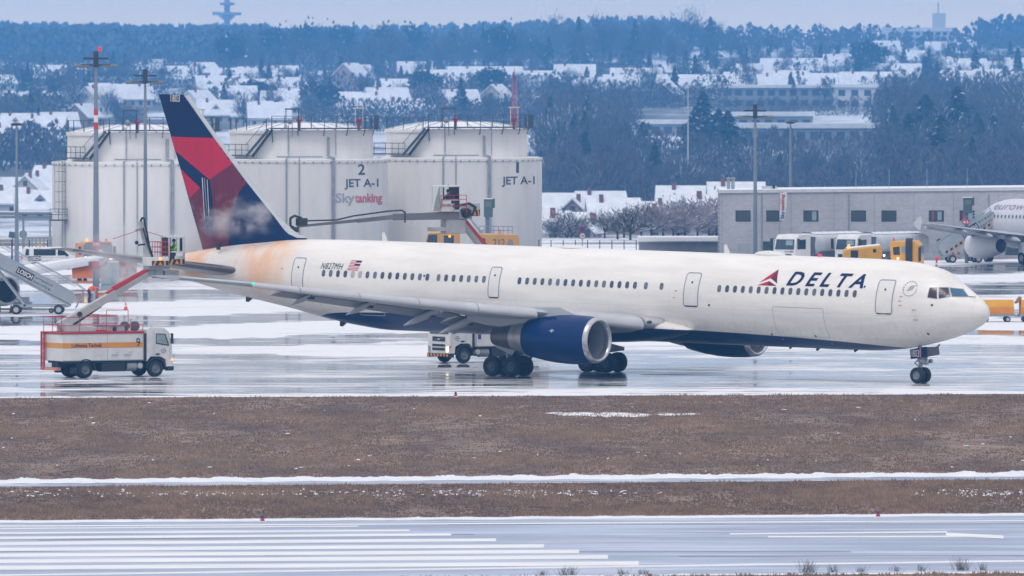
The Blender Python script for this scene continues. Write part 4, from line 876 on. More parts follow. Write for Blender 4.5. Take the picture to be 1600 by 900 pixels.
    # roof equipment: boom housing, pump box, hose reels, railing
    MB().hexa([Vector(p) for p in ((-.95, -.75, 2.70), (1.2, -.75, 2.70), (1.2, .75, 2.70), (-.95, .75, 2.70), (-.95, -.7, 3.15), (1.2, -.7, 2.92), (1.2, .7, 2.92), (-.95, .7, 3.15))]).build('boom_housing', lgrey, t, bevel=.03)
    MB().bx(1.6, 2.7, -.9, .9, 2.70, 3.02).bx(1.55, 2.75, -.95, .95, 3.02, 3.06).build('pump_box', lgrey, t, bevel=.02)
    MB().bx(1.9, 2.15, S * .91, S * .9, 2.72, 2.95).build('pump_opening', black_p, t)
    for x in (2.75, 3.4): MB().lathe([(-.10, 0), (-.10, .28), (-.07, .28), (-.07, .14), (.07, .14), (.07, .28), (.10, .28), (.10, 0)], (x, S * .75, 2.98), (0, 1, 0), 20).build('hose_reel', mat('reel_grey', (.12, .12, .13), .5, var=.2), t)
    MB().tube((3.1, S * .8, 2.7), (3.1, S * .8, 3.4), .05).tube((3.1, S * .8, 3.35), (3.25, S * .8, 3.42), .04).build('filler_pipe', lgrey, t)
    rm = MB(); rail(rm, [(-1.55, -1.22, 2.7), (1.9, -1.22, 2.7)], (.38, .86)); rail(rm, [(-1.55, 1.22, 2.7), (3.2, 1.22, 2.7)], (.38, .86)); rail(rm, [(-1.55, -1.22, 2.7), (-1.55, 1.22, 2.7)], (.38, .86)); rail(rm, [(1.35, -1.22, 2.7), (2.75, -1.22, 2.7)], (1.25,), post=.7); rail(rm, [(1.9, -1.22, 2.7), (3.7, -1.22, 2.7)], (.38,))
    rm.build('roof_railing', red_p, t, smooth=40)
    return t
# --- truck A
gA = G(132, 590.8); phA = R(28); near = Vector((math.sin(phA), -math.cos(phA), 0))
oA = gA - near * 1.06
tA = deicer(oA, phA, 'white de-icing truck with orange stripe at left, boom raised to the tail', 1, '9')
def boom(t, p0, p1, p2w, cover=True):
    p0, p1 = Vector(p0), Vector(p1); d = (p1 - p0).normalized(); n = Vector((-d.z, 0, d.x))
    b = MB().beam(p0, p0 + (p1 - p0) * .62, .42, .50, 0, .38, .42).build('boom', mat('boom_grey', (.46, .45, .43), .4, var=.15, stretch=(.3, 1, 1)), t, bevel=.02)
    MB().beam(p0 + (p1 - p0) * .5 - n * .02, p1, .30, .34, 0, .28, .28).build('boom_extension', mat('boom_grey2', (.38, .38, .37), .4, var=.15), b, bevel=.02)
    MB().beam(p0 + d * .9 - n * .35, p0 + (p1 - p0) * .45 - n * .22, .14, .14).build('lift_cylinder', darkm, b)
    MB().tube(p0 + d * 1.4 + Vector((0, -.28, .05)), p0 + d * 1.4 + Vector((0, .28, .05)), .16).build('pivot', darkm, b)
    if cover: MB().beam(p0 + (p1 - p0) * .55 + n * .26, p1 + n * .20, .26, .16).beam(p0 + (p1 - p0) * .62 + n * .38, p1 - d * .2 + n * .30, .2, .1).build('red_cable_guide', red_p, b, bevel=.01)
    return b
boom(tA, (-1.15, 0, 3.0), (4.7, 0, 6.05), None)
def cabin(t, x0, x1, z0, z1, S, openside=False):
    w = .55; c = MB()
    c.bx(x0, x1, -w, w, z0, z0 + (z1 - z0) * .30).bx(x0, x1, -w, w, z1 - .10, z1)
    for x in (x0, x1 - .07):
        for y in (-w, w - .07): c.bx(x, x + .07, y, y + .07, z0 + .2, z1 - .05)
    c.bx(x0 + .45 * (x1 - x0), x1, S * w - (S > 0) * .06, S * w + (S < 0) * .06, z0 + .3, z0 + (z1 - z0) * .46)
    c.bx(x0 + .02, x1 - .02, S * w - (S > 0) * .05, S * w + (S < 0) * .05, z0 + (z1 - z0) * .42, z0 + (z1 - z0) * .47)
    c.bx(x1 - .16, x1 - .005, S * w - (S > 0) * .05, S * w + (S < 0) * .05, z0 + .2, z1 - .05)
    o = c.build('operator_cabin', truck_w, t, bevel=.01)
    zb = z0 + (z1 - z0) * .46
    gl = mat('clear_glass', (.9, .95, .95), .02, var=0); b = gl.node_tree.nodes['Principled BSDF']; b.inputs['Transmission Weight'].default_value = 1.0; b.inputs['IOR'].default_value = 1.05
    MB().bx(x0 + .09, x1 - .09, S * w - .012, S * w + .012, zb, z1 - .12).build('window', gl, o)
    MB().bx(x1 - .30, x1 - .09, S * w * .8, S * w * .85, zb, z1 - .12).bx(x0 + .06, x0 + .12, -w, w, z0 + .3, z1 - .1).build('window_post', chass, o)
    MB().bx(x0 + .06, x0 + .38, S * w - .02, S * w + .02 * S + .012, z0 + .12, zb - .06).build('lower_door_window', chass, o)
    MB().bx(x0 + .3, x0 + .75, -.25, .25, z0 + .30, z0 + .72).bx(x0 + .3, x0 + .38, -.25, .25, z0 + .6, z0 + 1.05).build('seat', chass, o)
    MB().lathe([(0, .05), (.06, .05), (.07, 0)], (x0 + .5, 0, z1), (0, 0, 1), 8).build('roof_fitting', grey_m, o)
    return o
cA = cabin(tA, 5.72, 6.78, 6.55, 8.22, -1); chevrons('hazard_band', 5.74, 6.76, 6.56, 6.86, -.552, cA, -1)
pf = MB().bx(4.55, 5.70, -.6, .6, 6.48, 6.98).build('basket_platform', truck_w, tA, bevel=.02); chevrons('hazard_band', 4.6, 5.68, 6.5, 6.78, -.602, pf, -1)
MB().bx(4.5, 5.9, -.35, .35, 6.25, 6.48).bx(5.0, 5.5, -.25, .25, 5.75, 6.28).bx(4.6, 5.0, -.2, .2, 5.85, 6.25).bx(5.6, 6.5, -.3, .3, 5.7, 6.2).build('levelling_frame', grey_m, tA, bevel=.02)
MB().lathe([(0, .07), (.12, .07), (.16, .0)], (5.15, -.62, 6.83), (0, 0, 1), 10).build('amber_beacon', amber, pf)
rail(MB(), [(5.0, -.55, 6.98), (5.68, -.55, 6.98), (5.68, .55, 6.98), (5.0, .55, 6.98), (5.0, -.55, 6.98)], (.3, .6, .9), post=.35).build('basket_rail', red_p, pf)
ar = MB().beam((4.75, 0, 6.95), (4.35, 0, 8.2), .26, .3, 0, .2, .22).beam((4.35, 0, 8.1), (4.12, 0, 9.1), .2, .2).build('spray_arm', mat('arm_light', (.5, .52, .55), .4, var=.2), tA)
MB().path([(4.85, -.18, 7.0), (4.6, -.2, 7.7), (4.5, -.2, 8.3), (4.35, -.2, 8.9), (4.3, -.2, 9.25), (4.15, -.2, 9.3), (4.05, -.2, 9.1)], .06).path([(4.7, -.25, 7.2), (4.42, -.25, 8.0), (4.2, -.25, 8.7)], .05).build('hose', chass, ar)
MB().beam((4.15, -.1, 8.65), (3.8, -.1, 8.55), .12, .12).build('spray_nozzle', grey_m, ar)
MB().tube((4.4, -.1, 7.75), (3.95, -.1, 7.7), .05).ball((3.85, -.1, 7.85), .12, 10).build('work_lamp', chass, ar)
for q in ((2.2, 8.1), (5.6, 8.15)): MB().tube((4.1, -.1, 8.6), (q[0], -.4, q[1]), .018).ball((q[0], -.4, q[1]), .04, 6).build('feeler_rod', red_p, ar)
MA = mat_of(oA, phA)
person(MA @ Vector((6.32, -.12, 6.62 + .02)), phA + R(185), 'sit', (.42, .85, .05), (.03, .035, .06), 'operator in yellow hi-vis vest seated in the cabin beside the tail', None, 'truck operators in raised cabins')
# --- truck B behind the fuselage
phB = R(33); hB = Vector((-math.cos(phB), -math.sin(phB), 0)); lB = Vector((-hB.y, hB.x, 0)); gB = G(723.7, 567.6); oB = gB - lB * 1.06 - hB * 4.55; rzB = math.pi + phB
tB = deicer(oB, rzB, 'second de-icing truck behind the fuselage, long nozzle arm reaching to the fin', -1, '7')
boom(tB, (-1.15, 0, 3.0), (4.1, 0, 8.7), None)
cB = cabin(tB, 4.45, 5.85, 9.25, 10.85, 1)
decal('blue_plate', [([(4.5, 9.5), (5.0, 9.5), (5.0, 9.68), (4.5, 9.68)], 0)], blue_p, lambda u, v: Vector((u, .575, v)), cB, 0)
MB().prism([(5.85, 9.3), (6.35, 9.3), (6.3, 9.6), (5.95, 10.75), (5.85, 10.75)], lambda u, v, q: Vector((u, .5 + q * (u - 5.85) * .6, v)), -.05, .05).build('open_cabin_door', glass_l, cB)
MB().bx(3.4, 6.4, -.3, .3, 8.78, 9.24).bx(3.9, 5.3, -.35, .35, 7.9, 8.75).bx(4.9, 6.3, -.3, .3, 8.05, 8.3).build('basket_platform', mat('platform_grey', (.42, .42, .42), .45, var=.2), tB, bevel=.03)
hz_ = MB().bx(2.95, 3.75, -.5, .5, 8.95, 9.75).build('counter_box', lgrey, tB, bevel=.02); chevrons('hazard_band', 2.97, 3.73, 8.97, 9.35, .502, hz_, 1)
rail(MB(), [(4.1, .75, 9.2), (5.95, .75, 9.2)], (.4, .8, 1.05), post=.85).build('basket_rail', red_p, tB)
aB = MB().beam((4.4, .2, 9.0), (9.0, .2, 8.95), .34, .46, 0, .3, .40).beam((8.8, .2, 8.98), (11.6, .2, 8.75), .26, .28, 0, .22, .24).beam((11.4, .2, 8.78), (15.9, .2, 8.45), .18, .2, 0, .14, .14).build('spray_arm', mat('arm_steel', (.20, .19, .20), .4, metal=.3, var=.2, stretch=(.3, 1, 1)), tB)
MB().path([(8.3, .35, 9.2), (8.5, .35, 9.36), (9.5, .35, 9.32), (12.0, .35, 9.05), (13.2, .35, 8.82), (15.7, .35, 8.78)], .05).path([(8.3, .35, 9.3), (8.3, .35, 8.6)], .05).build('hose', darkm, aB)
MB().path([(16.0, .2, 8.3), (16.4, .2, 8.5), (16.4, .2, 8.95), (16.1, .2, 9.1), (15.6, .2, 8.95)], .08).bx(15.3, 15.9, .0, .4, 8.5, 8.95).bx(15.9, 16.3, .05, .35, 8.1, 8.4).build('nozzle_head', darkm, aB)
MB().lathe([(-.28, .0), (-.27, .28), (-.2, .30), (.2, .30), (.27, .28), (.28, 0)], (3.9, .3, 9.15), (0, 1, 0), 14).path([(3.6, .5, 9.0), (3.3, .55, 9.5), (3.8, .6, 9.75), (4.6, .6, 9.6)], .07).build('slew_joint', chass, tB)
MB().lathe([(0, .07), (.12, .07), (.16, .0)], (5.1, .4, 8.28 - .6), (0, 0, 1), 10).build('amber_beacon', amber, tB)
MBm = mat_of(oB, rzB)
person(MBm @ Vector((5.0, .1, 9.25 - .05)), rzB + R(20), 'sit', (.05, .07, .16), (.03, .035, .06), 'operator with hi-vis stripes at the open red-railed cabin above the fuselage', None, 'truck operators in raised cabins')
vest = MB().beam(MBm @ Vector((5.02, .30, 9.80)), MBm @ Vector((4.94, .28, 10.15)), .08, .05).build('hi_vis_strap', hivis_y, None)
_p = [o for o in bpy.data.objects if o.name.startswith('person') and o.type == 'EMPTY'][-1]; vest.parent = _p; vest.matrix_parent_inverse = mat_of(_p.location, rzB + R(20)).inverted()
# ================================================================ fuel tanks
tankm = mat('tank_white', (0.82, 0.79, 0.76), 0.55, var=0.11, scale=0.5, stretch=(1.6, 1.6, .25)); railm = mat('rail_slate', (0.055, 0.075, 0.10), 0.6, var=0.1); tank_red = mat('foam_red', (.45, .02, .06), .5, var=.1)
letter = mat('tank_letter_slate', (0.06, 0.09, 0.14), 0.6, var=0)
def fuel_tank(cx, Y, lab, num):
    X = XP(cx, Y); t = empty('fuel_tank', (X, Y, 0), 0, lab, 'fuel tank', 'white fuel tanks in a row'); k = Y / F_PX
    RL, RU, ZL, ZU = 7.86, 6.52, 9.0, 11.35
    MB().lathe([(0, RL), (ZL - .25, RL), (ZL - .25, RL + .06), (ZL, RL + .06), (ZL, RL - .5)], (0, 0, 0), (0, 0, 1), 96).build('outer_wall', tankm, t, smooth=40)
    MB().lathe([(ZL - 1, RU), (ZU, RU), (ZU, RU + .12), (ZU + .28, RU + .12), (ZU + .30, RU - .1)], (0, 0, 0), (0, 0, 1), 96).build('inner_shell', tankm, t, smooth=40)
    rf = MB().lathe([(ZU + .25, RU), (ZU + .6, RU * .75), (ZU + .92, RU * .45), (ZU + 1.05, 0)], (0, 0, 0), (0, 0, 1), 64).build('roof', snow_m, t)
    rb = MB()
    for i in range(24): a = 2 * math.pi * i / 24; rb.path([(math.cos(a) * r, math.sin(a) * r, z) for r, z in ((RU, ZU + .3), (RU * .75, ZU + .66), (RU * .45, ZU + .98))], .035, 4)
    rb.build('roof_rib', lgrey, rf)
    MB().lathe([(ZL - .01, RL - .02), (ZL + .07, RL - .3), (ZL + .02, RU)], (0, 0, 0), (0, 0, 1), 96).build('ledge_snow', snow_m, t)
    def on(px, y, rr, dr=0.0, top=False):   # point on the shell seen at px, height by row y
        u = max(-.995, min(.995, (px - cx) * k / rr)); a = math.asin(u); z = CAM_H - (y - HOR) * (Y - rr * math.cos(a)) / F_PX
        return Vector((math.sin(a) * (rr + dr), -math.cos(a) * (rr + dr), z))
    d = cx - 713.5; dy = 0 if num == '1' else (4 if num == '2' else 8)
    def zz_(y): return CAM_H - (y - HOR) * (914 - 6.5) / F_PX   # heights measured on the right-hand tank
    def pt(px, y, rr=RU, dr=.1): # px measured on the right-hand tank
        u = (px - 713.5) / 110.5 * (6.52 / rr); a = math.asin(max(-.999, min(.999, u))); return Vector((math.sin(a) * (rr + dr), -math.cos(a) * (rr + dr), zz_(y)))
    # stair up the shell, top walkway and rails
    s = MB(); n = 13
    lo, hi = (641, 241), (672, 199)
    for i in range(n):
        u = i / (n - 1); p = pt(lo[0] + (hi[0] - lo[0]) * u, lo[1] + (hi[1] - lo[1]) * u, RU, .12); q = p + Vector((p.x, p.y, 0)).normalized() * .8; s.beam(p, q, .26, .04)
    st = s.build('stair_tread', galv, t)
    s = MB(); st_ = []
    for e_ in (.10, .95):
        pts = [pt(lo[0] + (hi[0] - lo[0]) * i / 12, lo[1] + (hi[1] - lo[1]) * i / 12 + 1.5, RU, e_) for i in range(13)]
        for a, b in zip(pts, pts[1:]): s.beam(a, b, .05, .24)
    pts = [pt(lo[0] + (hi[0] - lo[0]) * i / 12, lo[1] + (hi[1] - lo[1]) * i / 12 - 17, RU, .95) for i in range(13)]; s.path(pts, .03, 4)
    for p in pts: s.tube(p, p - Vector((0, 0, 1.0)), .012, None, 4)
    s.build('stair_stringer', railm, t)
    s = MB(); pl = [pt(612 + 4 * i, 241, RU, .55) for i in range(8)]
    for a, b in zip(pl, pl[1:]): s.beam(a, b, .9, .10)
    if num != '3':
        pe = pl[0]; qe = pe + Vector((-3.2, -.4 - 0, 0)); s.beam(pe, qe, .9, .10); rail(s, [qe + Vector((0, -.4, 0)), pl[0] + Vector((0, -.4, 0)), pl[-1] + Vector((0, -.2, 0))], (.5, 1.0), .03, .9)
    else: rail(s, [pl[0] + Vector((0, -.4, 0)), pl[-1] + Vector((0, -.2, 0))], (.5, 1.0), .03, .6)
    s.build('landing', railm, t)
    ang = lambda a, r, z: Vector((math.sin(a) * r, -math.cos(a) * r, z))
    zt = zz_(199); s = MB(); A0 = math.asin((672 - 713.5) / 110.5); A1 = math.pi * .62; m_ = 26
    ps = [ang(A0 + (A1 - A0) * i / m_, RU + .25, zt) for i in range(m_ + 1)]
    for a, b in zip(ps, ps[1:]): s.beam(a, b, .85, .12)
    for h in (.55, 1.12): s.path([p + Vector((0, 0, h)) for p in ps], .032, 4)
    for i, p in enumerate(ps[::2]): s.tube(p, p + Vector((0, 0, 1.12)), .045 if i % 3 else .06, None, 4)
    for i in range(0, m_, 4): p = ps[i]; s.beam(p, p * .97 + Vector((0, 0, -.9)) * (1 if i < 2 else .35), .06, .06)
    e_ = ps[-8]; s.bx(e_.x + .1, e_.x + .5, e_.y - .4, e_.y + .4, zt - .1, zt + 1.15)
    s.build('walkway_railing', railm, t)
    s = MB(); zr = ZU + .3; ps = [ang(-math.pi * .5 + 1.08 * i / 12, RU - .05, zr) for i in range(13)]
    s.path([p + Vector((0, 0, 1.02)) for p in ps], .022, 4)
    for i in (0, 2, 5, 8, 12): s.tube(ps[i], ps[i] + Vector((0, 0, 1.05)), .055, None, 4)
    ps = [ang(math.pi * .35 + math.pi * 1.15 * i / 40, RU - .05, zr) for i in range(41)]; s.path([p + Vector((0, 0, 1.0)) for p in ps], .022, 4)
    for p in ps[::4]: s.tube(p, p + Vector((0, 0, 1.0)), .03, None, 4)
    s.build('rim_railing', railm, t)
    # service arches with lamp hoods, red foam pourers
    for px, yt, hood in ((702, 169, railm), (802, 168, mat('hood_cream', (.62, .56, .42), .6, var=.1))):
        w = 9.5 if px == 702 else 5.5; a, b = pt(px - w, 199), pt(px + w, 199); h = zz_(yt) - zz_(199)
        mm = MB().tube(a, a + Vector((0, 0, h)), .045, None, 6).tube(b, b + Vector((0, 0, h)), .045, None, 6).beam(a + Vector((-.1, 0, h)), b + Vector((.1, 0, h)), .25, .12); mm.build('service_arch', railm if px == 702 else hood, t)
    for px in (712.5, 804):
        p = pt(px, 194, RU, -.1); MB().lathe([(-.6, .09), (0, .12), (.25, .12), (.36, .30), (.55, .33), (.6, 0)], p, (0, 0, 1), 12).build('foam_pourer', tank_red, t)
    for px, w in ((703, .16), (756, 0.0)):
        if w: MB().lathe([(0, .0), (0.01, .2), (.35, .22), (.5, .1), (.55, 0)], pt(px - 6, 192, RU, -.2), (0, 0, 1), 10).build('vent', galv, t)
    # pipes
    pm = mat('pipe_grey', (.36, .38, .42), .5, metal=.2, var=.2)
    MB().path([pt(696, 195), pt(696, 236), pt(694, 243, RL, -.9), pt(693.5, 246, RL, .1)], .06, 6).path([pt(693.5, 246, RL, .14), pt(693.5, 402, RL, .14)], .07, 6).build('riser_pipe', pm, t)
    MB().path([pt(713, 243, RL, .1), pt(713, 402, RL, .12)], .05, 6).path([pt(675 + i * 9.6, 242.5, RL, -.7) for i in range(9)], .07, 6).build('cross_pipe', pm, t)
    MB().path([pt(756.5, 212), pt(756.5, 242), pt(763, 243, RL, -.5), pt(765, 245, RL, .12)], .12, 8, ).path([pt(765, 245, RL, .14), pt(765, 402, RL, .14)], .11, 8).path([pt(767.5, 190), pt(767.5, 242)], .035, 5).path([pt(762.5, 248, RL, .14), pt(762.5, 402, RL, .14)], .07, 6).build('drain_pipe', pm, t)
    MB().path([pt(702, 190), pt(702, 212)], .045, 5).build('vent_pipe', pm, t)
    bl = MB()
    for i in range(28): p = ang(-1.4 + 2.8 * i / 27, RL + .07, ZL - .22); bl.box(p, (.12, .12, .14))
    bl.build('rim_bracket', grey_m, t)
    # lettering, laid round the wall
    sk = Y / 914.0
    def wr(u, v): a = math.asin(max(-.99, min(.99, u / RL))); return Vector((math.sin(a) * (RL + .02), -math.cos(a) * (RL + .02), v))
    if num in '12':
        c0 = (810 - 713.5) * 914 / F_PX if num == '1' else (566.5 - 471) * 902 / F_PX; yy = 0 if num == '1' else 4
        zl = lambda y: CAM_H - (y - HOR) * (Y - 5.5) / F_PX
        text('number', num, letter, t, wr, c0 - (.22 if num == '1' else .33), zl(270 + (3 if num == '2' else 0)), .26 if num == '1' else .62, .98, bold=.0 if num == '1' else .02, cut=.4)
        text('fuel_grade', 'JET A-1', letter, t, wr, c0 - 1.52, zl(292 + (4 if num == '2' else 0)), 3.0, .96, bold=.018, cut=.4)
        if num == '2':
            text('sky_lettering', 'Sky', mat('washed_blue_grey', (.42, .42, .50), .6, var=0), t, wr, c0 - 2.32, zl(321), 1.7, 1.15, bold=.03, cut=.4)
            text('tanking_lettering', 'tanking', mat('washed_red', (.62, .16, .2), .6, var=0), t, wr, c0 - .60, zl(321), 2.4, 1.1, bold=.03, cut=.4)
    if num == '3':   # caged ladder and platform on the left tank
        s = MB(); e0 = ang(-.98, RL + .15, 0); tn = Vector((math.cos(-.98), math.sin(-.98), 0))
        for q in (-.25, .25): s.tube(e0 + tn * q + Vector((0, 0, .5)), e0 + tn * q + Vector((0, 0, ZL + 1.1)), .03, None, 4)
        for i in range(32): s.tube(e0 - tn * .25 + Vector((0, 0, .6 + i * .28)), e0 + tn * .25 + Vector((0, 0, .6 + i * .28)), .015, None, 4)
        od = Vector((e0.x, e0.y, 0)).normalized()
        for i in range(7): z = 4.6 + i * .9; s.path([e0 - tn * .35 + Vector((0, 0, z)), e0 - tn * .35 + od * .7 + Vector((0, 0, z)), e0 + tn * .35 + od * .7 + Vector((0, 0, z)), e0 + tn * .35 + Vector((0, 0, z))], .022, 4)
        for q in (-.35, .35): s.tube(e0 + tn * q + od * .7 + Vector((0, 0, 4.6)), e0 + tn * q + od * .7 + Vector((0, 0, ZL + 1)), .022, None, 4)
        b = e0 + od * .5 + Vector((0, 0, 3.9)); s.box(b, (1.5, 1.0, .12)); rail(s, [b + Vector((-.75, -.5, 0)), b + Vector((.75, -.5, 0)), b + Vector((.75, .4, 0))], (.5, 1.0), .03, .7)
        s.build('caged_ladder', railm, t)
    return t
fuel_tank(220, 881, 'white fuel tank with caged ladder, partly hidden by the airliner fin', '3')
fuel_tank(471, 902, 'middle white fuel tank numbered 2 with red and grey company lettering', '2')
fuel_tank(713.5, 914, 'white fuel tank numbered 1 at the right end of the row', '1')
# ================================================================ light masts
def mast(px, Y, ytop, lab, arms, bands=(), ybase=None, wide=1.0, red=False):
    X = XP(px, Y); h = CAM_H - (ytop - HOR) * Y / F_PX; t = empty('light_mast', (X, Y, 0), 0, lab, 'light mast', 'light masts on the apron')
    r = .22 * wide; MB().tube((0, 0, 0), (0, 0, h), r, r * .42, 14).build('pole', mat('mast_steel', (.22, .26, .31), .45, metal=.3, var=.2, stretch=(1, 1, .2)), t)
    for i, (y0, y1, m) in enumerate(bands):
        z0, z1 = CAM_H - (y1 - HOR) * Y / F_PX, CAM_H - (y0 - HOR) * Y / F_PX; f = lambda z: r + (r * .42 - r) * z / h + .012
        MB().tube((0, 0, z0), (0, 0, z1), f(z0), f(z1), 14).build('painted_band', m, t)
    if arms == 2:
        mm = MB().beam((-.95, 0, h - .55), (.95, 0, h - .55), .16, .14).beam((-1.1, -.3, h - 1.05), (1.1, -.3, h - 1.05), .12, .12).tube((0, 0, h - 1.2), (0, 0, h), .2, None, 10); mm.build('crossarm', darkm, t)
        for x in (-1.3, -.75, .75, 1.3): MB().hexa([Vector(p) for p in ((x - .3, -.75, h - 1.25), (x + .3, -.75, h - 1.25), (x + .25, .1, h - 1.12), (x - .25, .1, h - 1.12), (x - .28, -.7, h - 1.1), (x + .28, -.7, h - 1.1), (x + .2, .1, h - .95), (x - .2, .1, h - .95))]).build('floodlight', mat('lamp_housing', (.10, .11, .12), .5, var=.2), t)
    else:
        mm = MB().lathe([(0, .1), (.02, .5 * wide), (.16, .62 * wide), (.26, .35 * wide), (.30, 0)], (0, 0, h - .2), (0, 0, 1), 16); mm.build('lamp_head', darkm, t)
    if red: MB().lathe([(0, .14), (.3, .14), (.35, 0)], (.3, 0, h), (0, 0, 1), 10).build('warning_light', red_lamp, t)
    return t
w_ = white_p
mast(150, 752, 80, 'tall grey mast with red and white bands and a red top light', 2, ((170, 180, red_p), (180, 191, w_), (191, 202, red_p), (376, 398, red_p), (398, 408, w_), (408, 419, red_p)), wide=1.25, red=True)
mast(227, 830, 108, 'plain grey light mast just left of the tail fin', 2)
mast(26, 870, 193, 'slim mast with a flat round lamp at the far left', 1, wide=.9)
mast(1180, 850, 163, 'light mast standing in front of the grey brick building', 2)
mast(1235, 935, 190, 'short lamp mast rising behind the grey brick building', 1, wide=.8)
# mast signs
c = W(151, 381, 751.4); sg = empty('mast_sign', (c.x, c.y, c.z), 0, 'red sign with white characters fixed to the striped mast', 'sign')
MB().box((0, 0, 0), (.62, .04, .44)).build('panel', red_p, sg); text('lettering', '141', white_p, sg, plane_fn((0, -.03, 0), (1, 0, 0), (0, 0, 1)), -.22, -.13, .44, .26, bold=.02, cut=0)
# ================================================================ grey brick building on the right
def brick_mat(name, c1, c2, s):
    def f(t, b):
        co = nd(t, 'ShaderNodeTexCoord').outputs['Object']; mp = nd(t, 'ShaderNodeMapping'); mp.inputs['Rotation'].default_value = (math.pi / 2, 0, 0); t.links.new(co, mp.inputs[0])
        br = nd(t, 'ShaderNodeTexBrick'); br.inputs['Scale'].default_value = s; br.inputs['Color1'].default_value = (*c1, 1); br.inputs['Color2'].default_value = (*c2, 1); br.inputs['Mortar'].default_value = (c1[0] * .75, c1[1] * .75, c1[2] * .75, 1); br.inputs['Mortar Size'].default_value = .012
        t.links.new(mp.outputs[0], br.inputs['Vector']); n = noise_n(t, co, .25, 5)
        x = nd(t, 'ShaderNodeVectorMath', operation='SCALE'); t.links.new(br.outputs['Color'], x.inputs[0]); t.links.new(rng_n(t, n, .3, .7, .9, 1.06), x.inputs['Scale']); t.links.new(x.outputs[0], b.inputs['Base Color']); b.inputs['Roughness'].default_value = .8
    return gmat(name, f)
brk = brick_mat('grey_brick', (.46, .45, .47), (.53, .52, .535), 1.3)
p0 = Vector((XP(1125, 905), 905, 0)); p1 = Vector((XP(1670, 905), 905.0, 0)); LB = (p1 - p0).length; rzb = math.atan2(p1.y - p0.y, p1.x - p0.x)
bd = empty('office_building', p0, rzb, 'long two-storey grey brick building with square windows and snowy roof edge', 'building')
HB = 5.85; SLP = .30
def slab(x0, x1, y0, y1, za, zb): return MB().hexa([Vector(p) for p in ((x0, y0, za), (x1, y0, za + SLP if za else 0), (x1, y1, za + SLP if za else 0), (x0, y1, za), (x0, y0, zb), (x1, y0, zb + SLP), (x1, y1, zb + SLP), (x0, y1, zb))])
slab(0, LB, 0, 9, 0, HB).build('wall', brk, bd)
slab(-.12, LB + .1, -.12, 9.1, HB, HB + .22).build('parapet', mat('coping_white', (.62, .63, .65), .6, var=.1), bd); slab(-.05, LB, -.02, 9, HB + .222, HB + .34).build('roof_snow', snow_m, bd, bevel=.05)
def bxp(px):   # picture column -> distance along the facade
    d = ray(px, 330); # intersect the facade plane
    n = Vector((-math.sin(rzb), math.cos(rzb), 0)); t_ = (p0 - Vector((0, 0, CAM_H))).dot(n) / d.dot(n); q = Vector((0, 0, CAM_H)) + d * t_; return (q - p0).dot(Vector((math.cos(rzb), math.sin(rzb), 0)))
for px in (1161, 1209, 1267, 1341.5, 1389, 1463, 1511):
    u = bxp(px); w = MB()
    for a, b, c_, d_ in ((u - .68, u + .68, 3.28, 3.34), (u - .68, u + .68, 4.22, 4.28), (u - .68, u - .60, 3.34, 4.22), (u + .60, u + .68, 3.34, 4.22)): w.bx(a, b, -.04, .02, c_, d_)
    w = w.build('window', darkm, bd); MB().bx(u - .6, u + .6, -.012, -.005, 3.34, 4.22).build('pane', glass, w)
    if px in (1463, 1511): MB().bx(u - .42, u - .22, -.02, -.014, 3.36, 4.2).build('red_banner', mat('banner_red', (.35, .04, .06), .6, var=.1), w)
    if px in (1267, 1463, 1511): MB().bx(u + .1, u + .5, -.02, -.014, 3.38, 4.18).build('blind', glass_l, w)
for px, a, b, w_d, nm in ((1162, .0, 1.35, 1.3, 'garage_door'), (1200, .0, 1.45, .9, 'entrance_door'), (1469, .55, 1.7, .62, 'ground_floor_window'), (1582, .2, 1.1, 1.3, 'ground_floor_window')):
    u = bxp(px); o = MB().bx(u - w_d / 2, u + w_d / 2, -.03, .02, a + .02, b).build(nm, lgrey if 'garage' in nm else darkm, bd); MB().bx(u - w_d / 2 + .06, u + w_d / 2 - .06, -.045, -.032, a + .05, b - .06).build('panel', mat('door_panel_grey', (.4, .41, .42), .5, var=.1) if 'garage' in nm else glass, o)
u = bxp(1446); o = MB().lathe([(0, 0), (.001, .26), (.08, .26), (.081, 0)], (u, -.02, 1.75), (0, -1, 0), 18).build('wall_clock', black_p, bd); MB().lathe([(0, .18), (.01, 0)], (u, -.105, 1.75), (0, -1, 0), 16).build('clock_face', mat('clock_cream', (.65, .58, .35), .5, var=0), o)
for dz, m, h in ((1.2, blue_p, .18), (.95, lgrey, .22), (.6, lgrey, .2), (-.2, lgrey, .3)): MB().bx(u - .2, u + .3, -.06, -.02, dz, dz + h).build('notice_plate', m, bd)
for px in (1139, 1146): u = bxp(px); MB().lathe([(0, .16), (1.0, .16), (1.05, .22), (1.2, .22), (1.22, 0)], (u, 2, HB + .2), (0, 0, 1), 10).build('flue', galv, bd)
for px, w_d in ((1201, 1.2), (1211, .4)): u = bxp(px); MB().bx(u - w_d / 2, u + w_d / 2, 1, 2, HB + .3, HB + .62).build('roof_unit', lgrey, bd)
for px in (1338, 1390, 1449, 1512): u = bxp(px); MB().tube((u, 1, HB + .2), (u, 1, HB + 2.2), .03, .02, 5).build('lightning_rod', galv, bd)
for px in (1128, 1236, 1303, 1366, 1428, 1490, 1560): u = bxp(px); MB().bx(u - .02, u + .02, -.012, -.002, 0, 5.8).build('cladding_joint', mat('joint_grey', (.26, .26, .28), .7, var=0), bd)
for px in (1190, 1326, 1545): u = bxp(px); MB().tube((u, -.08, 0), (u, -.08, 5.75), .05, None, 6).build('downpipe', galv, bd)
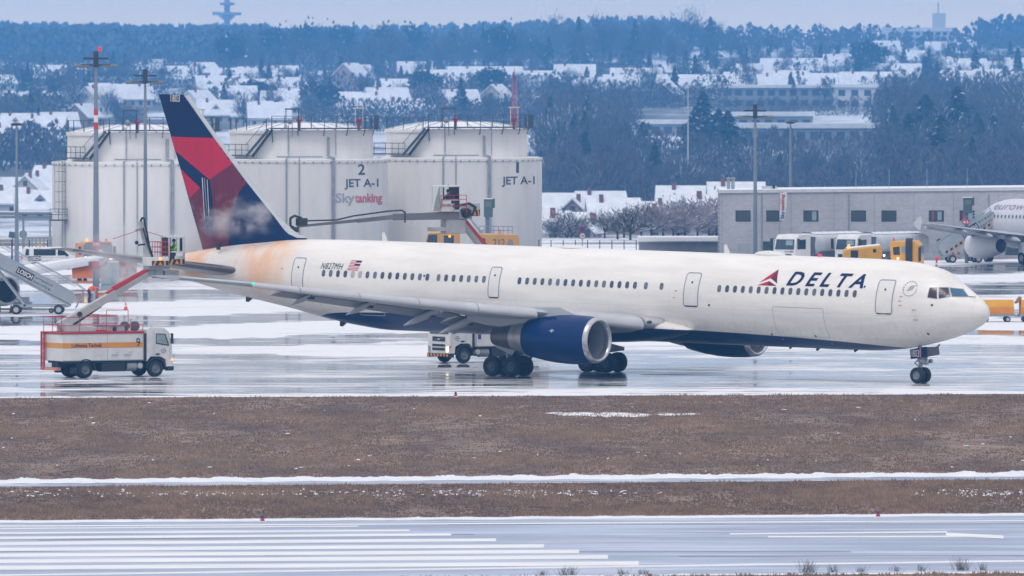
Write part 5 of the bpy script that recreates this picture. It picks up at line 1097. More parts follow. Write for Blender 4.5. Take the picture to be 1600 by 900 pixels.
# left wing of the building lying a little back with a low snow roof
# flag banner
c = W(1218, 396, 903); f = empty('flag_banner', (c.x, c.y, 0), 0, 'tall white vertical banner flag in front of the brick building', 'flag')
MB().tube((0, 0, 0), (0, 0, 6.05), .05, .035, 8).beam((0, 0, 6.0), (.62, 0, 6.0), .04, .04).build('flagpole', galv, f)
zz0 = 3.4; pts = []; mb = MB(); n = 14; ring = []
for j in range(n + 1):
    z = 6.0 - 2.6 * j / n; ring.append([Vector((.03 + .62 * i / 5 + (.04 * math.sin(j * .5)) * i / 5 - (.35 * ((j / n) ** 6)) * i / 5, .05 * math.sin(i * 1.1 + j * .35), z)) for i in range(6)])
mb.loft(ring, caps=False, closed=False).build('banner_cloth', mat('banner_white', (.75, .74, .75), .8, var=.05), f, fix=False)
fv = lambda u, v: Vector((v, -.09, u))
text('lettering', 'Sky', blue_p, f, lambda u, v: Vector((.52 - v, -.09, u)), 3.55, .0, .68, .42, bold=.03, cut=0)
text('lettering', 'tanking', red_p, f, lambda u, v: Vector((.52 - v, -.09, u)), 4.28, .0, 1.5, .42, bold=.03, cut=0)
# dark display boards on posts
def board(px, y0, y1, Y, wpx, lab, rz=0):
    k = Y / F_PX; c = W(px, y0, Y); t = empty('display_board', (c.x, Y, 0), rz, lab, 'display board', 'dark dot-matrix display boards'); z1, z0 = c.z, CAM_H - (y1 - HOR) * k; w = wpx * k
    b = MB().bx(-w / 2, w / 2, -.3, .3, z0, z1).bx(w / 2, w / 2 + .18, -.2, .2, z0 + (z1 - z0) * .5, z1 + .05).build('housing', mat('board_slate', (.07, .10, .13), .5, var=.15), t, bevel=.02)
    MB().bx(-w / 2 + .1, w / 2 - .1, -.32, -.305, z0 + (z1 - z0) * .55, z1 - .2).build('screen', mat('dull_screen', (.12, .17, .13), .4, var=.4, scale=14), b)
    MB().bx(-w / 2 - .03, w / 2 + .03, -.33, .33, z1 + .003, z1 + .06).build('snow_cap', snow_m, b)
    MB().tube((-.1, 0, 0), (-.1, 0, z0), .16, None, 8).build('post', mat('post_slate', (.12, .15, .18), .5, var=.1), t); return t
board(763, 311, 339, 868, 14, 'dark display board on a post in front of the tank numbered 1')
t = board(1512, 309, 333, 880, 14, 'dark display board on a post in front of the brick building windows')
c = W(1507, 347, 879); s = MB().box((-.2, -.35, c.z), (.55, .05, .42)).build('red_plate', red_p, t); text('lettering', '61', white_p, s, plane_fn((0, -.40, 0), (1, 0, 0), (0, 0, 1)), -.4, c.z - .12, .4, .25, bold=.03, cut=0)
# ================================================================ other aircraft, stairs and vehicles on the apron
jet_w = mat('jet_white', (0.64, 0.64, 0.67), 0.4, var=0.08); jet_g = mat('jet_grey', (0.42, 0.44, 0.47), 0.45, var=0.1)
def small_jet(origin, rz, label, title=None, snow=False):
    t = empty('small_airliner', origin, rz, label, 'airliner', 'smaller airliners parked at the edges of the picture')
    st = [(12.0, 3.35, 3.25, .05), (11.7, 3.8, 2.85, .5), (10.8, 4.4, 2.35, 1.05), (9.8, 4.95, 1.95, 1.45), (8.4, 5.45, 1.65, 1.8), (6.6, 5.7, 1.58, 1.975), (-10, 5.7, 1.58, 1.975), (-14, 5.65, 2.2, 1.75), (-18, 5.5, 3.3, 1.15), (-22.5, 5.0, 4.4, .3)]
    rings = []
    for i in range(60):
        a = 12.0 - 34.5 * i / 59; zt, zb, w = interp(st, a); zm = (zt + zb) / 2; rings.append([Vector((a, w * math.sin(q), zm + (zt - zm) * math.cos(q))) for q in [2 * math.pi * k / 32 for k in range(32)]])
    MB().loft(rings).build('fuselage', jet_w, t, smooth=50)
    def sy(a, c): zt, zb, w = interp(st, a); q = (c - (zt + zb) / 2) / ((zt - zb) / 2); return w * math.sqrt(max(0, 1 - q * q))
    fn = lambda off: (lambda u, v: Vector((-u, sy(-u, v) + off, v)))
    for i in range(46):
        a = 7.6 - .53 * i; decal('cabin_window', [(rrect(-a, 4.15, .22, .32, .1, 3), 0)], mat('jet_window', (.12, .13, .17), .3, var=0), fn(.015), t, 0)
    MB().loft([[Vector((a, 1.9 * math.cos(q) * k, 1.75 + .55 * math.sin(q) * k)) for q in [2 * math.pi * j / 20 for j in range(20)]] for a, k in ((7.5, .1), (6, .85), (2, 1.1), (-3, 1), (-5, .1))]).build('belly_fairing', jet_w, t, smooth=60)
    for s in (1, -1):
        rings = []
        for b in (1.0, 2.0, 4.0, 6.4, 9, 12, 15, 16.9):
            l = 6.6 - (b - 2) * .51; te = -.4 if b <= 6.4 else -.4 - (b - 6.4) * .30; z = 2.35 + (b - 2) * .095; h = .52 - b * .024
            rings.append([Vector((l - (l - te) * x, s * b, z + y * h)) for x, y in [(0, 0), (.03, .35), (.15, .8), (.4, .9), (.7, .5), (1, .02), (.6, -.5), (.3, -.75), (.08, -.5)]])
        w = MB().loft(rings).build('wing', jet_g if not snow else jet_w, t, smooth=50)
        if snow: MB().loft([[Vector((r[1].x + .0, r[1].y, r[1].z + .02)), r[2] + Vector((0, 0, .10)), r[3] + Vector((0, 0, .12)), r[4] + Vector((0, 0, .10)), r[5] + Vector((0, 0, .02))] for r in rings], closed=False, caps=False).build('wing_snow', snow_m, w)
        MB().loft([[Vector((r[0].x + dx, r[0].y, r[0].z + dz)) for dx, dz in ((-.5, .28), (-.1, .2), (.14, -.05), (.12, -.3), (-.05, -.32), (-.45, .1))] for r in rings[2:-1]]).build('slat', jet_w, w, smooth=50)
        MB().prism([(-1.0, 3.9), (.2, 3.85), (-.6, 4.45), (-.85, 4.5)], lambda u, v, q, s=s: Vector((u - 1.0, s * 16.95 + q, v - .1)), -.04, .04).prism([(-1.0, 3.9), (.2, 3.8), (-.6, 3.35), (-.85, 3.35)], lambda u, v, q, s=s: Vector((u - 1.0, s * 16.95 + q, v - .1)), -.04, .04).build('wingtip_fence', jet_w, w)
        for b, f in ((5.5, 1), (9, .8), (12.5, .65)):
            te = -.4 if b <= 6.4 else -.4 - (b - 6.4) * .30; MB().lathe([(-1.3 * f, .02), (-.7 * f, .22 * f), (.3 * f, .3 * f), (1.3 * f, .2 * f), (2.0 * f, .02)], (te + .3, s * b, 2.35 + (b - 2) * .095 - .42 * f), (1, 0, .12), 12).build('flap_track_fairing', jet_g, w)
        MB().loft([[Vector((l - ch * x, s * b, z + y * h)) for x, y in [(0, 0), (.1, .6), (.4, .8), (1, 0), (.4, -.8), (.1, -.6)]] for b, l, ch, z, h in ((.6, -16.5, 3.6, 4.7, .22), (6.2, -20.2, 1.5, 5.2, .1))]).build('tailplane', jet_g, t, smooth=50)
        o = (5.2, s * 5.75, 1.67); F = (-1, 0, 0)
        e = MB().lathe([(.12, 1.08), (.5, 1.14), (1.4, 1.17), (2.4, 1.08), (3.3, .86), (4.1, .66), (4.05, .6), (3.0, .7)], o, F, 32).build('engine_cowling', jet_w, t, smooth=60)
        MB().lathe([(.12, 1.082), (.02, 1.0), (0, .96), (.08, .88), (.3, .86), (1.2, .9)], o, F, 32).build('inlet_lip', lipm, e, smooth=80)
        MB().lathe([(1.0, .9), (1.05, 0)], o, F, 24).lathe([(4.0, .63), (3.6, .0)], o, F, 24).build('fan_disc', black_p, e, smooth=60)
        MB().beam((4.2, s * 5.75, 2.7), (.5, s * 5.75, 2.5), .3, .5).build('pylon', jet_w, t)
        MB().tube((0, s * 3.8, .5), (-.1, s * 3.4, 2.2), .14).build('gear_leg', grey_m, t)
        for q in (-.4, .4): wheel(t, (0, s * 3.8 + q, .58), .58, .4, grey_m, .5, 'landing_wheel')
        MB().prism([(-.5, 2.0), (.5, 2.0), (.4, .9), (-.4, .9)], lambda u, v, q, s=s: Vector((u, s * 4.35 + q, v)), -.03, .03).build('gear_door', jet_w, t)
    MB().prism([(-13.5, 5.4), (-18.4, 11.4), (-20.8, 11.5), (-20.3, 5.2)], lambda u, v, q: Vector((u, q, v)), -.15, .15).build('fin', jet_w, t)
    MB().tube((10.4, 0, .4), (10.4, 0, 2.0), .1).build('nose_gear_leg', grey_m, t)
    for q in (-.2, .2): wheel(t, (10.4, q, .38), .38, .22, grey_m, .5, 'nose_wheel')
    MB().ball((2, 0, 5.72), .5, 10, 0, (1, .1, .9)).build('blade_antenna', jet_w, t)
    if title: text('title_lettering', title, mat('title_plum', (.26, .14, .24), .4, var=0), t, fn(.02), -7.7, 4.55, 7.0, .8, bold=.0, shear=.15, cut=.4)
    return t
rz1 = R(-60); e1 = W(12, 455, 716); off = Euler((0, 0, rz1)).to_matrix() @ Vector((5.2, 5.75, 1.67)); o1 = e1 - off; o1.z = 0
j1 = small_jet(o1, rz1, 'parked airliner at the left edge, snow on its wing, engine inlet showing', None, True)
rz2 = R(125); g2 = G(1604, 413.5); off = Euler((0, 0, rz2)).to_matrix() @ Vector((0, 3.8, 0)); o2 = g2 - off
j2 = small_jet(o2, rz2, 'parked white airliner with plum lettering at the right edge', 'eurowings')
# ---- passenger stairs: side truss with black and grey lettering
def stairs(base, rz, L_, H_, label, flip, haz=False):
    t = empty('passenger_stairs', base, rz, label, 'passenger stairs', 'mobile passenger stairs'); m = mat('stair_grey', (.40, .43, .46), .45, metal=.2, var=.12)
    th = math.atan2(H_, L_); ln = math.hypot(L_, H_); ux = Vector((math.cos(th), 0, math.sin(th))); un = Vector((-math.sin(th), 0, math.cos(th)))
    z0 = .75
    for y in (-.95, .95):
        s = MB(); P0 = Vector((0, y, z0)); s.prism([(0, 0), (ln, 0), (ln, 1.05), (.5, 1.05), (0, .8)] if haz else [(0, 0), (ln, 0), (ln, .78), (.4, .78), (0, .55)], lambda u, v, q: P0 + ux * u + un * v + Vector((0, q, 0)), -.03, .03); s.prism([(0, -.22), (ln, -.22), (ln, -.1), (0, -.1)], lambda u, v, q: P0 + ux * u + un * v + Vector((0, q, 0)), -.05, .05)
        s.build('side_panel', m, t)
        r = MB(); r.path([P0 + un * 1.3 - Vector((.3, 0, .1)), P0 + un * 1.45 + ux * .4, P0 + un * 1.45 + ux * ln, P0 + un * 1.05 + ux * (ln)], .03, 5).path([P0 + un * 1.25 + ux * .3, P0 + un * 1.25 + ux * ln], .02, 4).path([P0 - Vector((.3, 0, .3)), P0 + un * 1.3 - Vector((.3, 0, .1))], .03, 5); r.build('handrail', galv, t)
    n = int(H_ / .2); s = MB()
    for i in range(n): p = Vector((0, 0, z0)) + ux * (ln * (i + .5) / n) + un * .15; s.box(p, (.28, 1.8, .04))
    s.build('steps', grey_m, t)
    top = Vector((L_, 0, z0 + H_)); s = MB().bx(L_, L_ + 1.6, -1.1, 1.1, z0 + H_ - .12, z0 + H_ + .02)
    for y in (-1.1, 1.1): s.bx(L_ + .0, L_ + 1.5, y - .03, y + .03, z0 + H_, z0 + H_ + 1.05)
    s.build('top_platform', m, t)
    s = MB()
    for y in (-.8, .8): s.beam((L_ - .2, y, z0 + H_ - .1), (L_ * .55, y, .6), .14).beam((.2, y, .62), (L_ * .7, y, .62), .14, .2)
    s.build('undercarriage', m, t)
    for x in (.9, L_ * .66):
        for y in (-.9, .9): wheel(t, (x, y, .36), .36, .2, lgrey, .55)
    sg = -1
    fn = (lambda u, v: Vector((0, -.992, z0)) + ux * u + un * v) if not flip else (lambda u, v: Vector((0, .992, z0)) + ux * (ln - (a + (u - a) * .8)) + un * (v * .72))
    a = (1.4 if not haz else 2.4) if not flip else ln - 4.6
    p = decal('lettering_panel', [([(a, .18), (a + 1.65, .18), (a + 1.65, .88), (a, .88)], 0)], black_p, fn, t, 0)
    fn2 = (lambda u, v: fn(u, v) + Vector((0, -.012 if not flip else .012, 0)))
    text('lettering', 'LOSCH', white_p, p, fn2, a + .1, .30, 1.45, .46, bold=.03, cut=0)
    text('small_lettering', 'airport', letter, t, fn2, a + 1.8, .56, 1.7, .30, bold=.01, cut=0, space=1.2); text('small_lettering', 'service', letter, t, fn2, a + 1.8, .18, 1.7, .26, bold=.01, cut=0, space=1.2)
    if haz:
        k = [([(.5 + i * .5, -.09), (.75 + i * .5, -.09), (.85 + i * .5, .1), (.6 + i * .5, .1)], 0) for i in range(12)]
        b = decal('hazard_band', [([(.3, -.09), (6.6, -.09), (6.6, .1), (.3, .1)], 0)], black_p, fn, t, 0); decal('yellow_hatching', k, yellow_p, fn2, b, 0)
    fn3 = (lambda u, v: Vector((L_ + u, -1.145, z0 + H_ + v))) if not flip else (lambda u, v: Vector((L_ + 1.5 - u, 1.145, z0 + H_ + v)))
    if flip: text('small_lettering', 'airport', letter, t, fn3, .1, .60, 1.3, .28, cut=0, space=1.2); text('small_lettering', 'service', letter, t, fn3, .1, .2, 1.3, .26, cut=0, space=1.2)
    else: pn = decal('lettering_panel', [([(.2, .3), (1.4, .3), (1.4, .85), (.2, .85)], 0)], black_p, fn3, t, 0); text('lettering', 'LOSCH', white_p, pn, lambda u, v: fn3(u, v) + Vector((0, -.012, 0)), .28, .4, 1.05, .34, bold=.02, cut=0)
    return t
gs = G(112, 491); stairs(gs, R(180), 6.0, 3.2, 'grey mobile stairs reaching up to the airliner at the left edge', True)
gs = G(1470, 410.6); stairs(gs, R(8), 4.9, 3.05, 'grey mobile stairs with yellow and black edging beside the right-hand airliner', False, True)
# ---- the van
c = G(78, 421); v = empty('van', c, R(6), 'white van with dark windows behind the snowy wing at left', 'van')
MB().prism([(-2.35, .45), (-2.4, 1.2), (-2.25, 1.9), (1.0, 1.95), (1.75, 1.28), (2.35, 1.08), (2.45, .45)], lambda u, w, q: Vector((u, q, w)), -.9, .9).build('body', truck_w, v, bevel=.06)
for y in (-1, 1):
    for pts in ([(-2.2, 1.25), (-1.85, 1.22), (-1.85, 1.78), (-2.1, 1.78)], [(-1.45, 1.22), (.45, 1.22), (.45, 1.78), (-1.45, 1.78)], [(.62, 1.22), (1.6, 1.24), (1.0, 1.80), (.62, 1.80)]): decal('side_window', [(pts, 0)], glass, lambda u, w, y=y: Vector((u, y * .915, w)), v, 0)
    for x in (-1.45, 1.5): wheel(v, (x, y * .8, .33), .33, .22, grey_m, .6)
decal('lettering_panel', [([(-1.95, .78), (-.8, .78), (-.8, 1.16), (-1.95, 1.16)], 0)], black_p, lambda u, w: Vector((u, -.916, w)), v, 0)
text('lettering', 'LOSCH', white_p, v, lambda u, w: Vector((u, -.925, w)), -1.9, .84, 1.05, .26, bold=.03, cut=0); text('small_lettering', 'airport', grey_t, v, lambda u, w: Vector((u, -.92, w)), -.7, .95, 1.9, .2, cut=0, space=1.2); text('small_lettering', 'service', grey_t, v, lambda u, w: Vector((u, -.92, w)), -.7, .68, 1.9, .2, cut=0, space=1.2)
MB().bx(-2.46, -2.38, .6, .85, .9, 1.15).bx(-2.46, -2.38, -.85, -.6, .9, 1.15).build('tail_lamp', red_lamp, v); MB().bx(2.05, 2.38, -.92, -.7, .85, 1.02).build('headlamp', glass_l, v); MB().bx(-1.0, -.7, -.15, .15, 1.955, 2.15).build('roof_sign', yellow_p, v)
MB().bx(1.3, 1.5, -1.1, -.92, 1.15, 1.35).build('side_mirror', black_p, v)
# ---- snow plough truck
c = G(152, 436); pl = empty('snowplough', c, R(-82), 'orange snowplough with headlamps on, pushing snow behind the striped mast', 'snowplough')
MB().bx(-6.5, -1.6, -1.2, 1.2, 1.2, 2.9).build('salt_hopper', orange_p, pl, bevel=.05)
MB().prism([(-1.4, .7), (-1.4, 3.1), (.35, 3.1), (.75, 1.9), (.8, .7)], lambda u, w, q: Vector((u, q, w)), -1.22, 1.22).build('cab', orange_p, pl, bevel=.06)
decal('windscreen', [([(-1.2, 1.75), (1.2, 1.75), (1.18, 2.8), (1.0, 3.05), (-1.0, 3.05), (-1.18, 2.8)], 0)], glass, lambda u, w: Vector((.78 - (w - 1.9) * .333, u, w)), pl, 0)
MB().bx(.78, .95, -1.2, 1.2, .75, 1.25).bx(.6, 1.6, -.9, .9, .45, .75).build('front_frame', chass, pl); MB().bx(.96, 1.0, -1.1, 1.1, .95, 1.05).build('orange_bar', orange_p, pl)
for y in (-1.0, 1.0):
    MB().ball((.95, y * 1.05, 1.75), .17, 10).build('headlamp', lamp_on, pl); MB().bx(-.1, .15, y * 1.32, y * 1.55, 2.0, 2.7).build('side_mirror', chass, pl)
    for x in (-4.9, -.2): wheel(pl, (x, y * 1.0, .52), .52, .34, grey_m, .5)
    MB().lathe([(0, .11), (.2, .11), (.25, 0)], (-.6, y * .8, 3.1), (0, 0, 1), 8).build('warning_beacon', amber if y < 0 else red_lamp, pl)
bl = MB(); rings = []
for i in range(15):
    y = -3.1 + 5.4 * i / 14; h = 1.6 - .6 * abs(i - 4) / 10; rings.append([Vector((2.0 + .25 * i / 14 + dx, -y, z)) for dx, z in ((.15, .12), (-.18, .12 + h * .35), (-.2, .12 + h * .7), (.1, .12 + h), (.16, .12 + h), (-.12, .12 + h * .7), (-.1, .12 + h * .35), (.2, .12))])
bl.loft(rings).build('plough_blade', mat('plough_orange', (.62, .16, .04), .55, var=.35, scale=.9), pl, smooth=60)
MB().beam((1.95, 2.0, 1.5), (2.3, -2.4, 1.25), .12, .3).build('blue_deflector', blue_p, pl)
fl_ = mat('flame_art', (.12, .03, .03), .6, var=.6, scale=5); ps = []
for i, (u, s_) in enumerate(((-2.75, .42), (-2.2, .36), (-1.6, .3), (-1.15, .22))): ps += [([(u - s_ * .6, .35), (u + s_ * .6, .3), (u + s_ * .4, .35 + s_), (u + .05, .4 + s_ * 1.7), (u - s_ * .5, .4 + s_)], 0)]
decal('flame_artwork', ps, fl_, lambda u, w: Vector((2.23, -u, w)), pl, 0)
for u in (-2.75, -2.1): MB().ball((2.25, -u, .55), .12, 8, 0, (.2, 1, 1)).build('artwork_dot', orange_p, pl)
# ---- yellow crane vehicle numbered 212 behind the fuselage
c = Vector((XP(738, 835), 835, 0)); cr_ = empty('mobile_crane', c, math.pi, 'yellow mobile crane numbered 212 between the airliner and the fuel tanks', 'crane vehicle')
ym = mat('crane_yellow', (.68, .36, .09), .5, var=.12)
MB().prism([(1.05, .9), (1.05, 3.15), (3.7, 3.1), (3.95, 2.4), (4.05, .9)], lambda u, w, q: Vector((u, q, w)), -1.2, 1.2).build('cab', ym, cr_, bevel=.06)
for pts in ([(2.95, 2.25), (3.85, 2.25), (3.68, 2.95), (2.95, 2.95)], [(1.55, 2.25), (2.4, 2.25), (2.4, 2.88), (1.55, 2.88)]): decal('side_window', [(pts, 0)], glass, lambda u, w: Vector((u, 1.212, w)), cr_, 0)
MB().prism([(.45, .9), (-.0, 1.9), (-.6, 3.0), (-3.8, 2.95), (-3.95, 2.5), (-3.95, .9)], lambda u, w, q: Vector((u, q, w)), -1.2, 1.2).build('engine_house', ym, cr_, bevel=.05)
MB().bx(-3.6, .9, -1.1, 1.1, .5, .9).bx(.4, 1.1, -.8, .8, .5, 2.2).build('chassis', chass, cr_)
decal('side_window', [([(-.1, 2.15), (-1.1, 2.15), (-1.1, 2.65), (-.35, 2.75)], 0)], glass, lambda u, w: Vector((u, 1.212, w)), cr_, 0); decal('louvre', [([(-2.9, 2.15), (-3.5, 2.15), (-3.35, 2.6), (-3.05, 2.6)], 0)], mat('louvre_grey', (.35, .28, .24), .6, var=.3, scale=10), lambda u, w: Vector((u, 1.212, w)), cr_, 0)
cr_.scale = (1, 1, 1.17)
text('number', '212', letter, cr_, lambda u, w: Vector((-u, 1.215, w)), 1.75, 2.1, 1.0, .52, bold=.0, cut=0)
MB().beam((-.9, .3, 2.9), (.3, .3, 4.2), .14).bx(-.9, -.7, .2, .4, 2.9, 3.2).build('small_jib', galv, cr_)
MB().tube((-2.2, .4, 2.95), (-2.2, .4, 3.5), .03).lathe([(0, .1), (.35, .1)], (-2.35, .5, 2.95), (0, 0, 1), 8).build('orange_beacon', orange_p, cr_)
for x in (-2.9, -1.2, 1.8, 3.2):
    for y in (-1, 1): wheel(cr_, (x, y * 1.0, .55), .55, .36, grey_m, .5)
rail(MB(), [(-.6, 1.1, 2.95), (-3.4, 1.1, 2.92)], (.3, .6), .025, .4).build('roof_rail', mat('rail_blue_grey', (.2, .27, .33), .5, var=.1), cr_)
# ---- road tankers at the grey building
def tanker(loc, rz, label):
    t = empty('tank_truck', loc, rz, label, 'tank truck', 'white tank trucks parked at the brick building')
    MB().prism([(4.0, .6), (4.0, 2.95), (5.6, 2.9), (5.95, 2.5), (6.1, 1.6), (6.12, .55)], lambda u, w, q: Vector((u, q, w)), -1.22, 1.22).build('cab', truck_w, t, bevel=.06)
    fr = lambda u, w: Vector((6.125 - max(0, w - 1.6) * .165, u, w))
    decal('windscreen', [([(-1.08, 1.62), (1.08, 1.62), (1.02, 2.5), (-1.02, 2.5)], 0)], glass, fr, t, 0); decal('wind_blind', [([(.1, 2.0), (.9, 2.0), (.88, 2.42), (.1, 2.42)], 0)], glass_l, lambda u, w: fr(u, w) + Vector((.012, 0, 0)), t, 0)
    decal('grille', [([(-.85, .92), (.85, .92), (.8, 1.22), (-.8, 1.22)], 0)], chass, fr, t, 0)
    decal('front_lettering', [([(.0, 1.38), (.55, 1.38), (.55, 1.50), (.0, 1.50)], 0)], grey_t, fr, t, 0); decal('front_lettering', [([(.6, 1.38), (1.02, 1.38), (1.02, 1.50), (.6, 1.50)], 0)], red_p, fr, t, 0)
    for y in (-1, 1):
        decal('side_window', [([(4.7, 1.65), (5.75, 1.65), (5.6, 2.45), (4.7, 2.5)], 0)], glass, lambda u, w, y=y: Vector((u, y * 1.235, w)), t, 0)
        MB().bx(5.95, 6.1, y * 1.45, y * 1.65, 1.65, 2.55).beam((5.8, y * 1.2, 2.6), (6.0, y * 1.55, 2.5), .05).build('side_mirror', chass, t)
        for x in (-2.6, -1.2, 4.9): wheel(t, (x, y * 1.02, .52), .52, .34, grey_m, .5)
    rings = []
    for x, k in ((-4.0, .55), (-3.9, .92), (-3.6, 1), (3.2, 1), (3.45, .92), (3.55, .55)): rings.append([Vector((x, 1.22 * k * math.copysign(abs(math.cos(q)) ** .7, math.cos(q)), 2.0 + 1.0 * k * math.copysign(abs(math.sin(q)) ** .7, math.sin(q)))) for q in [2 * math.pi * i / 28 for i in range(28)]])
    MB().loft(rings).build('tank', mat('tank_body_white', (.55, .56, .58), .4, var=.12), t, smooth=50)
    MB().loft([[Vector((x, y, z)) for y, z in ((-.8, 2.93), (-.4, 3.08), (.4, 3.08), (.8, 2.93))] for x in (-3.4, 3.1)], closed=False, caps=False).build('tank_snow', snow_m, t)
    MB().bx(-4.0, 5.8, -.5, .5, .6, 1.0).bx(.2, 2.6, -1.2, 1.2, .45, 1.4).bx(3.3, 3.9, -1.15, 1.15, .7, 2.7).build('chassis', mat('dusty_chassis', (.12, .13, .15), .7, var=.25), t)
    rail(MB(), [(-3.2, .6, 3.02), (2.8, .6, 3.02)], (.25,), .02, 1.0).build('catwalk_rail', galv, t); return t
h = R(228)
def tk(px, py): c = G(px, py); return c - Vector((math.cos(h), math.sin(h), 0)) * 6.0
tanker(tk(1227, 419), h, 'white tank truck nearest the garage door, cab facing the apron')
tanker(tk(1322, 419), h, 'white tank truck half hidden behind the yellow sweeper')
# ---- yellow sweeper box vehicle and yellow truck above the nose of the airliner
c = Vector((XP(1347, 800), 800, 0)); sw = empty('sweeper', c, 0, 'yellow rounded sweeper body with open dark bay and amber beacon', 'sweeper')
sw.scale = (1, 1, 1.34)
MB().prism([(-1.55, .5), (-1.55, 2.05), (-1.4, 2.2), (1.45, 2.42), (1.62, 2.3), (1.5, .5)], lambda u, w, q: Vector((u, q, w)), -1.1, 1.1).build('body', yellow_p, sw, bevel=.08)
MB().bx(-.95, -.35, -1.13, -1.05, .7, 2.12).build('open_bay', chass, sw); MB().bx(.85, 1.1, -1.13, -1.09, 2.0, 2.2).build('vent', black_p, sw); MB().lathe([(0, .1), (.02, .1)], (.2, -1.12, 1.75), (0, -1, 0), 10).build('fuel_cap', black_p, sw)
MB().lathe([(0, .08), (.14, .12), (.22, .1), (.26, 0)], (-1.1, -.8, 2.22), (0, 0, 1), 10).build('amber_beacon', amber, sw); MB().loft([[Vector((x, y, z)) for y, z in ((-1.0, z0), (-.9, z0 + .06), (.9, z0 + .06), (1.0, z0))] for x, z0 in ((-1.3, 2.22), (1.4, 2.43))], closed=False, caps=False).build('top_snow', snow_m, sw)
decal('lettering_bar', [([(-1.5 + i * .17, .82), (-1.38 + i * .17, .82), (-1.38 + i * .17, .98), (-1.5 + i * .17, .98)], 0) for i in range(3)], black_p, lambda u, w: Vector((u, -1.112, w)), sw, 0)
for x in (-1, 1.0):
    for y in (-.9, .9): wheel(sw, (x, y, .4), .4, .25, grey_m, .5)
c = Vector((XP(1414, 812), 812, 0)); yt = empty('yellow_truck', c, R(-12), 'yellow plough truck with black exhaust arch above the airliner nose', 'truck')
yt.scale = (1, 1, 1.14)
MB().prism([(-.95, .9), (-1.05, 2.9), (1.0, 2.98), (1.35, 2.6), (1.45, .6), (.3, .6)], lambda u, w, q: Vector((u, q, w)), -1.15, 1.15).build('cab', mat('truck_yellow', (.76, .36, .03), .45, var=.15), yt, bevel=.06)
MB().loft([[Vector((x, y, z)) for x in (.28, .82)] + [Vector((x, y + .3, z)) for x in (.82, .28)] for y, z in ((-1.35, .3), (-1.35, 2.8), (-1.25, 3.1), (-.9, 3.15))]).build('exhaust_arch', chass, yt, bevel=.05)
for pts in ([(-.75, 1.95), (-.2, 1.95), (-.25, 2.55), (-.8, 2.5)], [(-.1, 2.1), (.25, 2.1), (.25, 2.55), (-.1, 2.55)]): decal('side_window', [(pts, 0)], glass if pts[0][0] < -.5 else glass_l, lambda u, w: Vector((u, -1.165, w)), yt, 0)
decal('front_window', [([(-1, 1.7), (1, 1.7), (.95, 2.6), (-.95, 2.6)], 0)], glass, lambda u, w: Vector((1.47 - (w - .6) * .05, u, w)), yt, 0)
for x, z in ((-.35, 1.7), (-.1, 1.2), (-1.5, 1.9)): MB().ball((x, -1.3, z), .1, 8).build('work_lamp', lamp_on, yt)
MB().bx(-3.4, -1.1, -1.1, 1.1, .7, 1.75).bx(-2.8, -1.8, -1, 1, 1.75, 1.95).build('equipment_deck', mat('deck_slate', (.06, .08, .11), .6, var=.4, scale=5), yt, bevel=.04)
MB().lathe([(0, .07), (.25, .07), (.3, 0)], (-.75, -1, 2.9), (0, 0, 1), 8).build('red_beacon', red_lamp, yt)
MB().bx(1.35, 1.55, -1.35, -1.15, 1.5, 2.5).build('side_mirror', chass, yt)
for x in (-2.4, .7):
    for y in (-1, 1): wheel(yt, (x, y * 1.0, .5), .5, .32, grey_m, .5)
c = Vector((XP(1452, 806), 806, 0)); sp_ = empty('plough_blade', c, R(-14), 'black snow plough blade with yellow frame and red striped marker', 'plough blade', None)
MB().hexa([Vector(p) for p in ((-1.0, -.2, .1), (.75, -.2, .0), (.75, .0, .0), (-1.0, .0, .1), (-1.0, -.1, .65), (.75, -.1, .95), (.75, .05, .95), (-1.0, .05, .65))]).build('blade_plate', chass, sp_)
MB().beam((-.9, 0, .75), (.5, 0, 1.0), .1, .16).beam((-.8, .1, .85), (.1, .1, 1.3), .08, .1).beam((-.2, 0, .75), (.2, 0, 1.2), .08).build('lift_frame', yellow_p, sp_)
MB().beam((.55, 0, .9), (.62, 0, 1.9), .12).build('marker_post', red_p, sp_); MB().ball((.64, 0, 2.05), .16, 8, 0, (1, .5, 1.3)).build('marker_flag', mat('flag_orange_red', (.8, .08, .03), .6, var=.1), sp_); MB().bx(.5, .66, -.07, .07, 1.2, 1.35).bx(.5, .68, -.07, .07, 1.55, 1.68).build('white_band', white_p, sp_)
